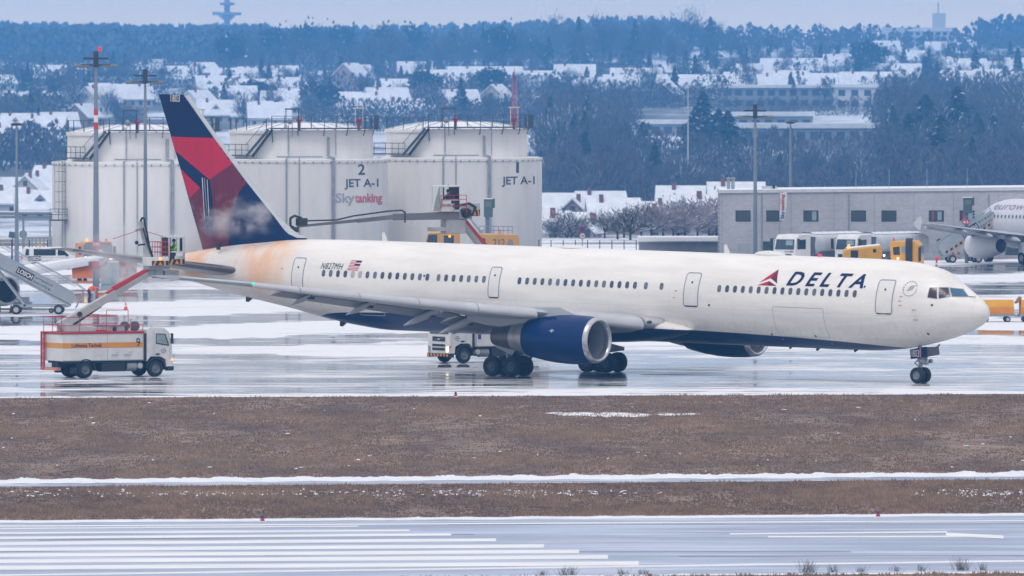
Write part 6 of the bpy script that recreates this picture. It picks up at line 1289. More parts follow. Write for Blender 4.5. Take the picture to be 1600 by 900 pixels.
# ---- baggage carts on the right
def cart(px, py, label, w=2.35):
    c = G(px, py); t = empty('baggage_cart', c, R(4), label, 'baggage cart', 'yellow baggage carts on the snow')
    MB().bx(-w / 2, w / 2, -.75, .75, .55, 1.55).build('box_body', mat('cart_yellow', (.80, .38, .02), .5, var=.12), t, bevel=.02)
    MB().hexa([Vector(p) for p in ((-w / 2 - .02, -.77, .58), (w / 2 + .02, -.77, .58), (w / 2 + .02, -.83, .7), (-w / 2 - .02, -.83, .7), (-w / 2 - .02, -.77, 1.05), (w / 2 + .02, -.77, 1.05), (w / 2 + .02, -.80, 1.05), (-w / 2 - .02, -.80, 1.05))]).build('folded_side', mat('cart_yellow_dark', (.66, .24, .02), .55, var=.12), t)
    MB().hexa([Vector(p) for p in ((-w / 2 - .35, -.7, 1.3), (-w / 2, -.75, 1.5), (-w / 2, .75, 1.5), (-w / 2 - .35, .7, 1.3), (-w / 2 - .05, -.7, 1.75), (-w / 2 + .02, -.7, 1.78), (-w / 2 + .02, .7, 1.78), (-w / 2 - .05, .7, 1.75))]).build('open_flap', mat('rust_brown', (.30, .10, .03), .7, var=.3), t)
    MB().bx(-w / 2 - .1, w / 2 + .1, -.7, .7, .42, .549).beam((w / 2 + .1, 0, .45), (w / 2 + .9, 0, .38), .08).build('frame', galv, t)
    for x in (-w * .33, w * .33):
        for y in (-.6, .6): wheel(t, (x, y, .2), .2, .12, lgrey, .6)
cart(1556, 503, 'yellow baggage cart just behind the airliner nose'); cart(1616, 503, 'baggage cart cut off by the right edge of the picture', 2.0)
# ---- cabinets, box, worker and small gear by the striped mast
c = G(166, 462); cb = empty('equipment_cabinet', c, R(8), 'grey cabinet with a green lid beside the striped mast', 'cabinet', 'grey cabinets by the striped mast')
MB().bx(-.38, .38, -.3, .3, .9, 2.25).build('box_body', mat('cabinet_grey', (.42, .48, .48), .5, var=.08), cb, bevel=.02); MB().bx(-.42, .42, -.33, .33, 2.252, 2.32).bx(-.4, .4, -.31, .31, .8, .898).build('lid', mat('lid_green', (.12, .38, .33), .5, var=.1), cb)
MB().bx(-.45, .45, -.35, .35, 0, .8).build('base_plinth', lgrey, cb)
c = G(177, 459); cb = empty('equipment_cabinet', c, R(8), 'taller grey cabinet with snow on top behind the green-lidded one', 'cabinet', 'grey cabinets by the striped mast')
MB().bx(-.42, .42, -.3, .3, 0, 2.45).build('box_body', mat('cabinet_grey2', (.36, .40, .42), .5, var=.12), cb, bevel=.03); MB().bx(-.40, .40, -.28, .28, 2.452, 2.56).build('snow_cap', snow_m, cb, bevel=.03)
c = G(162, 471.5); ob = empty('orange_box', c, R(6), 'orange grit box with snow on its lid at the foot of the striped mast', 'grit box')
MB().bx(-.50, .50, -.35, .35, 0, .68).build('box_body', mat('grit_orange', (.78, .26, .03), .5, var=.12), ob, bevel=.03); MB().hexa([Vector(p) for p in ((-.52, -.37, .68), (.52, -.37, .74), (.52, .37, .74), (-.52, .37, .68), (-.5, -.35, .76), (.5, -.35, .86), (.5, .35, .86), (-.5, .35, .76))]).build('lid_snow', snow_m, ob); MB().bx(-.38, -.18, -.365, -.352, .2, .5).build('label_plate', white_p, ob)
c = G(149, 472); bb = empty('bollard', c, 0, 'faded red and white post beside the grit box', 'post'); MB().bx(-.18, .0, -.1, .1, 0, .85).build('white_part', lgrey, bb); MB().bx(.01, .2, -.1, .1, 0, .85).build('red_part', mat('faded_red2', (.42, .1, .13), .6, var=.15), bb)
person(G(139, 472), R(20), 'bend', (.95, .16, .03), (.03, .04, .08), 'worker in orange hi-vis jacket bending down beside the striped mast', mat('orange_hood', (.95, .17, .03), .7, var=.1))
def cone(px, py, label):
    c = G(px, py); t = empty('traffic_cone', c, 0, label, 'traffic cone', 'traffic cones on the snow'); MB().lathe([(0, .22), (.04, .22), (.05, .16), (.6, .03), (.61, 0)], (0, 0, 0), (0, 0, 1), 12).build('cone_body', mat('cone_red', (.8, .08, .04), .5, var=.1), t); MB().lathe([(.28, .112), (.4, .085)], (0, 0, 0), (0, 0, 1), 12).build('white_band', white_p, t)
cone(17.5, 489, 'red traffic cone under the engine at the left edge'); cone(196.5, 485, 'red traffic cone behind the railing of the left truck')
# towbar trailer and box under the left stairs
c = G(33, 489); tb = empty('towbar_trailer', c, 0, 'low grey trailer with a metal box under the left mobile stairs', 'trailer')
MB().bx(-.6, .8, -.5, .5, .35, .8).bx(-.2, .6, -.45, .45, .802, 1.15).build('metal_box', mat('box_grey', (.35, .38, .40), .5, var=.15), tb); MB().bx(-2.4, 3.0, -.4, .4, .22, .34).beam((-1.5, 0, 0.05), (-1.5, 0, .5), .06).build('trailer_bed', grey_m, tb)
for x in (-2.0, 2.2):
    for y in (-.4, .4): wheel(tb, (x, y, .18), .18, .1, grey_m, .5)
# ---- traffic signs, fence, low wall, pipe bridge, perimeter clutter
c = Vector((XP(910, 905), 905, 0)); ts = empty('traffic_sign', c, 0, 'two round traffic signs one above the other on a post', 'traffic sign')
MB().tube((0, 0, 0), (0, 0, 3.0), .04).build('post', galv, ts)
def disc(z, r, m, y): return MB().lathe([(0, 0), (.001, r), (.03, r), (.031, 0)], (0, y, z), (0, -1, 0), 24).build('sign_plate', m, ts)
a_ = disc(2.55, .30, red_p, -.05); MB().lathe([(0, 0), (.001, .22), (.01, .22), (.011, 0)], (0, -.09, 2.55), (0, -1, 0), 24).build('blue_field', blue_p, a_); MB().beam((-.17, -.11, 2.38), (.17, -.11, 2.72), .05, .02).beam((-.17, -.11, 2.72), (.17, -.11, 2.38), .05, .02).build('red_cross', red_p, a_)
b_ = disc(1.95, .30, red_p, -.05); MB().lathe([(0, 0), (.001, .235), (.01, .235), (.011, 0)], (0, -.09, 1.95), (0, -1, 0), 24).build('white_field', white_p, b_); text('lettering', '18', letter, b_, plane_fn((0, -.115, 1.95), (1, 0, 0), (0, 0, 1)), -.12, -.1, .24, .2, bold=.01, cut=0)
def fence(x0, x1, Y, h, label, m, step=2.4, wires=6):
    t = empty('wire_fence', (x0, Y, 0), 0, label, 'fence', 'perimeter fences'); n = int((x1 - x0) / step)
    for i in range(n + 1): MB().tube((i * step, 0, 0), (i * step, 0, h), .045, None, 5).build('post', m, t)
    w = MB()
    for k in range(wires): w.path([(0, 0, .2 + (h - .2) * k / (wires - 1)), (n * step, 0, .2 + (h - .2) * k / (wires - 1))], .012, 3)
    w.build('wire', m, t); return t
fence(XP(842, 896), XP(1000, 896), 896, 1.75, 'thin wire fence between the tanks and the low snowy wall', railm, 1.1)
fence(XP(-10, 884), XP(88, 884), 884, 2.0, 'wire fence behind the white van at left', railm, 1.6)
c = Vector((XP(998, 925), 925, 0)); lw = empty('low_wall', c, 0, 'low concrete wall topped with snow left of the brick building', 'wall'); MB().bx(0, 7.7, 0, .4, 0, 1.0).build('wall_body', mat('concrete_grey', (.33, .33, .36), .8, var=.15), lw); MB().bx(-.1, 7.7, -.8, 1.2, 1.0, 1.55).build('snow_cap', snow_m, lw, bevel=.12)
c = Vector((XP(-12, 930), 930, 0)); pb = empty('pipe_bridge', c, 0, 'horizontal snow-covered pipe bridge at the left edge behind the fence', 'pipe bridge')
zc = CAM_H - (336 - HOR) * 930 / F_PX; s = MB()
for q in (0, .3): s.tube((0, q, zc + .15), (5.75, q, zc + .15), .12, None, 8)
s.beam((0, .15, zc - .2), (5.75, .15, zc - .2), .5, .2); s.build('pipes', mat('pipe_slate', (.15, .18, .21), .5, var=.2), pb); MB().bx(0, 5.7, -.1, .45, zc + .27, zc + .36).build('snow_cap', snow_m, pb)
for x in (.4, 2.9, 5.4): MB().beam((x, .15, 0), (x, .15, zc - .3), .2).build('support', mat('pipe_slate2', (.2, .22, .25), .6, var=.1), pb)
c = Vector((XP(62, 890), 890, 0)); gt = empty('slatted_gate', c, 0, 'pale slatted steel gate behind the van', 'gate'); s = MB().bx(-1.5, 1.5, -.05, .05, 1.95, 2.15)
for i in range(9): s.bx(-1.45 + i * .35, -1.3 + i * .35, -.04, .04, .3, 1.95)
s.bx(-1.5, 1.5, -.05, .05, .15, .3); s.build('slats', mat('gate_grey', (.42, .45, .48), .5, var=.1), gt)
c = Vector((XP(36, 892), 892, 0)); ds = empty('round_mirror', c, 0, 'round traffic mirror on a post above the fence at left', 'mirror'); zc = CAM_H - (366 - HOR) * 892 / F_PX; MB().tube((0, 0, 0), (0, 0, zc), .05).build('post', galv, ds); MB().lathe([(0, 0), (.001, .36), (.1, .36), (.101, 0)], (0, -.05, zc), (0, -1, 0), 20).build('rim', grey_m, ds); MB().lathe([(0, .27), (.01, 0)], (0, -.16, zc), (0, -1, 0), 20).build('mirror_face', glass_l, ds)
c = Vector((XP(19, 888), 888, 0)); fd = empty('floodlight_panel', c, 0, 'tilted square floodlight on a post left of the round mirror', 'floodlight'); zc = CAM_H - (367 - HOR) * 888 / F_PX; MB().tube((0, 0, 0), (0, 0, zc - .3), .05).build('post', railm, fd); MB().box((0, 0, zc), (.6, .12, .55), 0, (.2, .15, 0)).build('lamp_box', mat('flood_teal', (.14, .22, .25), .4, var=.15), fd)
# red container and small gear under the right-hand airliner wing
c = G(1524, 408); rc = empty('loader', c, R(5), 'orange-red sloped loader standing behind the right-hand stairs', 'loader')
MB().hexa([Vector(p) for p in ((-1.0, -.6, .9), (.8, -.6, .9), (.8, .6, .9), (-1.0, .6, .9), (-.8, -.6, 1.75), (.2, -.6, 1.75), (.2, .6, 1.75), (-.8, .6, 1.75))]).build('hood', mat('loader_orange', (.62, .14, .07), .5, var=.15), rc, bevel=.03); MB().bx(-1.0, 1.6, -.6, .6, .35, .898).build('frame', grey_m, rc); MB().bx(-2.4, -1.3, -.4, .4, .2, .95).build('side_crate', mat('crate_grey', (.4, .4, .42), .5, var=.3, scale=4), rc)
for x in (-2.0, -.5, 1.3):
    for y in (-.5, .5): wheel(rc, (x, y, .22), .22, .15, grey_m, .5)
for x in (-2.2, -1.7, -.9): MB().bx(x, x + .2, -.65, -.61, .3, .8).build('red_stripe', red_p, rc)
# ================================================================ houses on the far slope
roof_s = mat('roof_snow', (0.78, 0.79, 0.82), 0.85, var=0.16, scale=.5); roof_d = mat('roof_dark', (.09, .08, .085), .8, var=.2); tile_r = mat('roof_tile_red', (.22, .09, .07), .8, var=.2)
walls = [mat('wall_cream', (.48, .44, .36), .8, var=.1, scale=.3), mat('wall_white', (.58, .58, .57), .8, var=.1, scale=.3), mat('wall_tan', (.36, .26, .20), .8, var=.12, scale=.3), mat('wall_grey', (.27, .27, .28), .8, var=.12, scale=.3), mat('wall_pink', (.42, .30, .26), .8, var=.12, scale=.3)]
wnames = ['cream', 'white', 'tan', 'grey', 'pinkish']
hwin = mat('house_window', (.05, .06, .075), .25, var=.2)
house_objs = []
def house(px, row, w, rz=0, wall=0, kind='gable', h=None, d=None, dorm=0, zone='', Y=None):
    if Y is None: Y = rowY(row + 7 if row < 200 else row)
    X = XP(px, Y); z = terr_z(X, Y) - .3; d = d or min(w * .8, 9.5); row = row + 7 if row and row < 200 else row; Y = Y;  h = h or 3.4; t = empty('house', (X, Y, z), R(rz), None, 'house', None)
    rh = d * .46 if kind == 'gable' else (d * .38 if kind == 'hip' else .5); ov = .5
    W_ = walls[wall]
    if kind == 'flat':
        MB().bx(-w / 2, w / 2, -d / 2, d / 2, -2, h).build('wall', W_, t); MB().bx(-w / 2 - .2, w / 2 + .2, -d / 2 - .2, d / 2 + .2, h + .01, h + .5).build('roof', roof_s, t)
    else:   # ridge along x; gable ends at +-x
        MB().prism([(-d / 2, -2), (d / 2, -2), (d / 2, h), (0, h + rh * .97), (-d / 2, h)] if kind == 'gable' else [(-d / 2, -2), (d / 2, -2), (d / 2, h), (-d / 2, h)], lambda u, v, q: Vector((q, u, v)), -w / 2, w / 2).build('wall', W_, t)
        e = 0 if kind == 'gable' else w * .22; m = MB(); th = .35
        for s in (-1, 1):
            a = [Vector((-w / 2 - ov, s * (d / 2 + ov), h - rh * ov / (d / 2))), Vector((w / 2 + ov, s * (d / 2 + ov), h - rh * ov / (d / 2))), Vector((w / 2 + ov - e, 0, h + rh)), Vector((-w / 2 - ov + e, 0, h + rh))]
            m.hexa([p + Vector((0, 0, .02)) for p in a] + [p + Vector((0, 0, th)) for p in a])
        rf = m.build('roof', roof_s, t)
        cx = w * (.2 if int(px) % 2 else -.25); MB().bx(cx - .35, cx + .35, -.9, -.3, h + rh * .6, h + rh + .9).build('chimney', tile_r, rf)
        for k in range(dorm):
            x = (k - (dorm - 1) / 2) * w / (dorm + .4); y0 = -d * .34; zz = h + rh * .28; MB().prism([(x - .9, zz), (x + .9, zz), (x + .9, zz + .9), (x, zz + 1.6), (x - .9, zz + .9)], lambda u, v, q: Vector((u, q, v)), y0, y0 + 2).build('dormer', W_, rf); MB().prism([(x - 1.15, zz + .8), (x, zz + 1.75), (x + 1.15, zz + .8), (x, zz + 1.95)], lambda u, v, q: Vector((u, q, v)), y0 - .2, y0 + 2.2).build('dormer_roof', roof_s, rf); MB().bx(x - .4, x + .4, y0 - .04, y0 - .01, zz + .15, zz + .95).build('dormer_window', hwin, rf)
    n = max(2, int(w / 2.6))
    for fl in range(max(1, int(h / 2.7))):
        for i in range(n): x = (i + .5) / n * w - w / 2; MB().bx(x - .5, x + .5, -d / 2 - .05, -d / 2 - .01, .9 + fl * 2.7, 2.2 + fl * 2.7).build('window', hwin, t)
        for s in (-1, 1):
            for y in (-d * .22, d * .22): MB().bx(s * (w / 2 + .01), s * (w / 2 + .05), y - .45, y + .45, .9 + fl * 2.7, 2.2 + fl * 2.7).build('window', hwin, t)
    if kind == 'gable' and abs(rz) > 40:
        for s in (-1, 1): MB().bx(s * (w / 2 + .01), s * (w / 2 + .05), -.45, .45, h + rh * .2, h + rh * .2 + 1.1).build('window', hwin, t)
    house_objs.append((px, row, t, wnames[wall], kind, zone, w)); return t
HS = [ # px, row, width, rot, wall, kind, height, dormers, zone
 ('left of the fuel tanks', [(12, 232, 9, 10, 1, 'gable', 3, 0), (30, 214, 10, -20, 0, 'gable', 3, 1), (47, 248, 11, 5, 3, 'gable', 3, 1), (68, 226, 12, -8, 3, 'gable', 3.5, 2), (92, 212, 10, 15, 1, 'gable', 3, 0), (88, 240, 9, 70, 2, 'gable', 3, 0), (8, 318, 7, 15, 1, 'gable', 3, 0), (46, 322, 7, 78, 0, 'gable', 4, 0), (72, 318, 8, 12, 1, 'gable', 3.5, 0), (20, 338, 9, 0, 1, 'hip', 3, 0), (62, 344, 9, 4, 3, 'gable', 2.6, 1), (84, 300, 8, -15, 1, 'gable', 3, 0)]),
 ('on the far slope behind the left light masts', [(8, 134, 9, 0, 1, 'hip', 3, 0), (78, 124, 12, 5, 0, 'gable', 3, 0), (118, 122, 9, 60, 1, 'gable', 4, 0), (152, 170, 13, 60, 1, 'gable', 4, 1), (175, 158, 15, -5, 1, 'gable', 3, 1), (205, 160, 13, 8, 0, 'gable', 3, 0), (182, 126, 14, 0, 1, 'flat', 3, 0), (215, 118, 10, 30, 1, 'gable', 3, 0), (240, 110, 10, -10, 0, 'gable', 3, 0), (104, 172, 11, -10, 1, 'flat', 3, 0), (130, 190, 10, 65, 2, 'gable', 3, 0)]),
 ('above the tail fin', [(285, 126, 13, -10, 1, 'gable', 3, 0), (318, 118, 14, 5, 2, 'hip', 3.5, 1), (300, 146, 15, 0, 1, 'flat', 3, 0), (338, 144, 14, 10, 0, 'gable', 3, 2), (310, 172, 11, 60, 1, 'gable', 3.5, 0), (338, 186, 11, 0, 0, 'gable', 3, 1), (368, 130, 18, 4, 1, 'gable', 3, 2), (400, 128, 16, -6, 1, 'gable', 3, 2), (370, 164, 12, 12, 4, 'gable', 3.2, 1), (396, 188, 11, -10, 0, 'gable', 3, 1), (386, 150, 13, -15, 1, 'gable', 3, 1)]),
 ('above the tank numbered 2', [(432, 126, 16, 0, 1, 'gable', 3, 3), (452, 148, 11, 40, 3, 'gable', 3.5, 1), (425, 150, 12, 10, 0, 'gable', 3, 1), (440, 172, 12, -4, 1, 'gable', 3, 1), (466, 168, 12, 8, 1, 'gable', 3, 0), (548, 142, 14, 70, 4, 'gable', 7, 0), (536, 172, 11, 10, 1, 'gable', 3, 0), (575, 176, 13, -5, 1, 'gable', 3, 1), (560, 120, 9, 0, 1, 'gable', 3, 0), (455, 190, 13, 0, 0, 'flat', 3, 0), (420, 192, 12, 5, 1, 'gable', 3, 0)]),
 ('above the gap between tanks 1 and 2', [(604, 172, 13, 20, 1, 'gable', 4, 0), (620, 150, 14, -8, 3, 'gable', 3, 0), (648, 122, 13, 3, 3, 'gable', 3.5, 0), (615, 134, 9, 0, 1, 'flat', 3, 0), (680, 134, 12, 5, 1, 'gable', 3, 0), (672, 150, 11, -20, 4, 'gable', 3, 0), (630, 186, 12, 5, 1, 'gable', 3, 0), (596, 110, 8, 0, 1, 'hip', 3, 0)]),
 ('above the tank numbered 1', [(758, 138, 26, 2, 1, 'gable', 5, 2), (776, 166, 13, 75, 0, 'gable', 4, 0), (745, 128, 12, 0, 1, 'flat', 3, 0), (718, 168, 11, 20, 2, 'gable', 3, 0), (800, 174, 9, 10, 1, 'gable', 3, 0)]),
 ('on the slope right of the tanks', [(822, 138, 11, 0, 1, 'flat', 4, 0), (846, 136, 14, -3, 0, 'gable', 3, 2), (866, 142, 10, 80, 0, 'gable', 4, 0), (898, 128, 15, 2, 1, 'gable', 3.5, 0), (880, 152, 12, 5, 1, 'flat', 3, 0), (948, 136, 9, 0, 1, 'flat', 5, 0), (970, 142, 12, 10, 1, 'gable', 3, 0), (994, 136, 18, 0, 1, 'gable', 4, 3), (998, 152, 13, 0, 3, 'flat', 4, 0), (924, 148, 12, -15, 1, 'gable', 3, 0), (1050, 120, 8, 20, 1, 'gable', 3, 0), (1064, 142, 16, -4, 3, 'gable', 3, 0), (1088, 118, 9, 0, 1, 'gable', 3, 0), (1040, 152, 11, 70, 2, 'gable', 3, 0)]),
 ('in the middle of the far village', [(1112, 142, 15, 3, 1, 'gable', 3, 0), (1148, 118, 14, 0, 1, 'flat', 3, 0), (1178, 126, 13, 5, 3, 'gable', 3, 0), (1165, 138, 15, -5, 1, 'gable', 3, 1), (1190, 112, 15, 0, 1, 'flat', 3.5, 0), (1215, 118, 13, -5, 1, 'gable', 3, 0), (1228, 136, 14, 0, 3, 'gable', 3, 0), (1258, 118, 13, 4, 1, 'gable', 3, 0), (1272, 140, 16, 0, 1, 'gable', 3, 2), (1244, 128, 11, 60, 1, 'gable', 3, 0), (1212, 142, 13, 10, 0, 'gable', 3, 0)]),
 ('on the upper right slope', [(1318, 114, 16, 0, 1, 'gable', 3.5, 0), (1318, 128, 14, 5, 1, 'flat', 3, 0), (1352, 138, 18, -2, 1, 'gable', 3, 1), (1330, 98, 14, 0, 1, 'flat', 3, 0), (1302, 84, 14, 0, 1, 'flat', 3.5, 0), (1388, 112, 10, 70, 1, 'gable', 3, 0), (1408, 126, 16, 4, 0, 'gable', 3, 1), (1385, 92, 12, 0, 1, 'gable', 3, 0), (1442, 94, 12, 0, 1, 'flat', 3, 0), (1428, 104, 10, 5, 1, 'gable', 3, 0), (1462, 90, 10, 0, 1, 'gable', 3, 0)]),
 ('at the upper right edge', [(1478, 118, 11, 70, 1, 'gable', 4, 0), (1510, 120, 15, 3, 1, 'gable', 3.5, 0), (1498, 136, 15, -5, 3, 'gable', 3, 1), (1528, 112, 10, 0, 1, 'flat', 3, 0), (1564, 122, 13, 5, 1, 'gable', 3, 0), (1590, 114, 10, 0, 1, 'gable', 3, 0), (1580, 88, 16, 0, 1, 'flat', 3, 0), (1548, 134, 12, 10, 0, 'gable', 3, 0), (1598, 136, 11, 0, 1, 'gable', 3, 0), (1510, 84, 9, 0, 1, 'gable', 3, 0)])]
for zone, L_ in HS:
    for px, row, w, rz, wl, kd, h, dm in L_: house(px, row, w, rz, wl, kd, h, None, dm, zone)
# nearer houses in the dip between tanks and brick building
for px, row, w, rz, wl, kd, h, dm, Y in [(862, 0, 9, -8, 2, 'gable', 3, 0, 1800), (858, 0, 6, 5, 1, 'gable', 2, 0, 1500), (902, 0, 7.5, 78, 2, 'gable', 3.2, 0, 1650), (938, 0, 9, 10, 1, 'gable', 3, 0, 1900), (880, 0, 5.5, 0, 1, 'gable', 2, 0, 1300), (917, 0, 3.6, 70, 3, 'gable', 2, 0, 1290), (958, 0, 8, 5, 2, 'gable', 3, 0, 1620), (1015, 0, 9, 0, 1, 'hip', 2.4, 0, 1700), (1078, 0, 11.5, -4, 1, 'gable', 3.4, 1, 1800), (1108, 0, 8, 22, 1, 'gable', 3.6, 0, 1600), (1150, 0, 9, 2, 1, 'gable', 5.2, 0, 1680), (1040, 0, 7, 3, 1, 'gable', 2.2, 0, 1500)]:
    house(px, row, w, rz, wl, kd, h, None, dm, 'between the tanks and the grey brick building', Y)
ORD = ['leftmost', 'second', 'third', 'fourth', 'fifth', 'sixth', 'seventh', 'eighth', 'ninth', 'tenth', 'eleventh', 'twelfth', 'thirteenth', 'fourteenth', 'fifteenth', 'sixteenth', 'seventeenth', 'eighteenth', 'nineteenth', 'twentieth']
def ordl(i, n): return ORD[i] if i == 0 else ('rightmost' if i == n - 1 else ORD[i] + '-from-left' if i < 20 else str(i + 1) + 'th-from-left')
zs = {}
for q in house_objs: zs.setdefault(q[5], []).append(q)
for z_, L_ in zs.items():
    L_.sort(key=lambda q: q[0])
    for i, (px, row, t, wn, kd, _, w) in enumerate(L_): tag(t, '%s %s house %s, %s' % (ordl(i, len(L_)), {'gable': 'snow-roofed', 'hip': 'hipped', 'flat': 'flat-roofed'}[kd], z_, wn + ' walled'), 'house', 'houses of the snowy village')
def field(px0, px1, r0, r1, m, nm='field'):
    vs = []; n = 16
    for r in (r0, (r0 + r1) / 2, r1):
        Y = rowY(r)
        for i in range(n + 1): X = XP(px0 + (px1 - px0) * i / n, Y); vs.append((X, Y, terr_z(X, Y) + .5))
    tag(MB().add(vs, [(j * (n + 1) + i, j * (n + 1) + i + 1, (j + 1) * (n + 1) + i + 1, (j + 1) * (n + 1) + i) for j in (0, 1) for i in range(n)]).build(nm, m, fix=False), kind='structure')
field(-30, 190, 165, 153, mat('field_green', (.10, .15, .09), .9, var=.2, scale=.05)); field(-30, 240, 152, 144, snow_m, 'snowy_field')
# long school-like buildings and the hilltop block
def longb(px0, px1, row, h, label, floors, wall, roofh=1.0, Y=None, win=True, nm='long_building'):
    Y = Y or rowY(row); X0, X1 = XP(px0, Y), XP(px1, Y); z = terr_z((X0 + X1) / 2, Y) - .2; t = empty(nm, (X0, Y, z), 0, label, 'building', 'large buildings beyond the airport'); L_ = X1 - X0
    MB().bx(0, L_, 0, 12, -3, h).build('wall', wall, t); MB().bx(-.5, L_ + .5, -.6, 12.5, h + .01, h + roofh).build('roof', roof_s, t)
    if win:
        n = max(3, int(L_ / 3.4))
        for f in range(floors):
            for i in range(n): x = (i + .5) / n * L_; MB().bx(x - 1.1, x + 1.1, -.06, -.01, .8 + f * h / floors, .8 + f * h / floors + h / floors * .55).build('window', hwin, t)
    return t
wg, ww = walls[3], walls[1]
longb(1128, 1300, 168, 6.5, 'long low school building with a band of windows, left half', 2, wg); longb(1305, 1386, 170, 7, 'long school building with tall windows, right part', 2, ww)
longb(995, 1112, 212, 3.5, 'low flat hall with wide snow roof behind the tall spruce', 1, wg, 1.2); longb(1112, 1270, 202, 4.0, 'upper flat snow-roofed hall above the low hall', 1, wg, 1.2); longb(1118, 1365, 222, 4.0, 'long lower flat-roofed hall half hidden by bare trees', 1, wg, 1.4)
hb = longb(1418, 1492, 86, 9, 'pale stepped block on the right skyline with a square tower', 3, ww, 1.0, nm='hilltop_building')
MB().bx(14, 21, 2, 9, 10, 19).build('tower', ww, hb); MB().bx(16.8, 17.4, 5, 5.6, 19, 25).build('antenna', wg, hb); MB().bx(-14, 26, 3, 10, 0, 11).build('low_wing', ww, hb)
# telecommunication tower upper left, red-white lattice mast, white pole
Y = 6700; X = XP(355, Y); tz = terr_z(X, Y); tt = empty('telecom_tower', (X, Y, tz), 0, 'hazy telecommunication tower with a ring platform on the left skyline', 'tower'); kk = Y / F_PX
zr = lambda row: CAM_H - (row - HOR) * kk - tz
tm = mat('tower_concrete', (.30, .30, .31), .7, var=.1)
MB().tube((0, 0, 0), (0, 0, zr(40)), 3.2, 2.6, 16).tube((0, 0, zr(40)), (0, 0, zr(-14)), 2.2, 1.8, 14).build('shaft', tm, tt); MB().lathe([(0, 3), (1, 9.8), (2.4, 9.8), (2.6, 3)], (0, 0, zr(25)), (0, 0, 1), 24).lathe([(-3, 2), (0, 6)], (0, 0, zr(25)), (0, 0, 1), 24).build('ring_platform', tm, tt); MB().lathe([(0, 2), (.5, 5), (2, 5), (2.4, 2)], (0, 0, zr(9)), (0, 0, 1), 20).build('upper_platform', tm, tt)
s = MB()
for x in (-9, -6, 6, 8.5): s.bx(x - .8, x + .8, -1, 1, zr(24), zr(18 + (x > 0) * 2))
for x in (-8, -2, 4, 8, 14): s.bx(x - .2, x + .2, -.2, .2, zr(42), zr(36))
s.bx(2, 17, -1, 1, zr(41), zr(39.5)); s.build('aerials', tm, tt)
Y = 1400; X = XP(804, Y); tz = terr_z(X, Y); tt = empty('lattice_mast', (X, Y, tz), 0, 'slim red lattice mast rising behind the tank numbered 1', 'mast'); zr = lambda row: CAM_H - (row - HOR) * Y / F_PX - tz
s = MB(); H_ = zr(118); pinkm = mat('mast_red_pale', (.55, .10, .13), .5, var=.15)
for a, b in ((-.3, -.3), (.3, -.3), (.3, .3), (-.3, .3)): s.tube((a, b, 0), (a, b, H_), .06, None, 4)
z = 0; k = 0
while z < H_ - 1: s.beam((-.3, -.3, z), (.3, -.3, z + .8), .05).beam((.3, -.3, z), (-.3, -.3, z + .8), .05).beam((-.3, .3, z), (-.3, -.3, z + .8), .05); z += .8
s.tube((0, 0, H_), (0, 0, zr(105)), .06, .03, 5); s.build('lattice', pinkm, tt)
Y = 2200; X = XP(1075, Y); tz = terr_z(X, Y); wp = empty('antenna_pole', (X, Y, tz), 0, 'thin pale antenna pole with short cross arms among the dark trees', 'antenna'); zr = lambda row: CAM_H - (row - HOR) * Y / F_PX - tz
MB().tube((0, 0, 0), (0, 0, zr(128)), .22, .08, 6).beam((-1.0, 0, zr(168)), (1.0, 0, zr(168)), .2).beam((-.8, 0, zr(180)), (.8, 0, zr(180)), .2).beam((-1, 0, zr(168)), (0, 0, zr(182)), .12).beam((1, 0, zr(168)), (0, 0, zr(182)), .12).build('pole', ww, wp)
# ================================================================ trees
def leafmat(name, c1, c2, c3, snow=0.0):
    def f(t, b):
        a = nd(t, 'ShaderNodeAttribute', attribute_name='tone'); c = mixc(t, a.outputs['Fac'], c1, c2)
        oi = nd(t, 'ShaderNodeObjectInfo'); c = mixc(t, math_n(t, 'MULTIPLY', oi.outputs['Random'], .5), c, c3)
        if snow: c = mixc(t, rng_n(t, a.outputs['Fac'], 1 - snow, 1 - snow + .02), c, (.55, .56, .60))
        t.links.new(c, b.inputs['Base Color']); b.inputs['Roughness'].default_value = .9
    return gmat(name, f)
bark = mat('bark', (.045, .038, .035), .9, var=.2)
M_con = leafmat('conifer_needles', (.010, .020, .014), (.030, .048, .030), (.02, .03, .022), .05)
M_bare = leafmat('bare_twigs', (.045, .044, .050), (.13, .125, .14), (.085, .07, .075), 0)  # tones lifted and bluish: part of the distance haze is put into them
M_frost = leafmat('frosted_twigs', (.05, .042, .045), (.13, .115, .115), (.09, .08, .08), .20)
def leafmesh(name, pts, m, rnd, size):
    vs = []; fs = []; col = []
    for (p, dr, s, c) in pts:
        n = Vector((rnd.gauss(0, 1), rnd.gauss(0, 1), rnd.gauss(0, 1))).normalized(); u = dr.normalized() if dr.length > .01 else n.orthogonal().normalized(); w = u.cross(n).normalized() * s * size[1]; u = u * s * size[0]; o = len(vs)
        vs += [p - u - w * .6, p - u * .2 + w, p + u, p - u * .1 - w]; fs.append((o, o + 1, o + 2, o + 3)); col.append(c)
    me = bpy.data.meshes.new(name); me.from_pydata(vs, [], fs); me.materials.append(m); at = me.attributes.new('tone', 'FLOAT', 'FACE'); at.data.foreach_set('value', col); return me
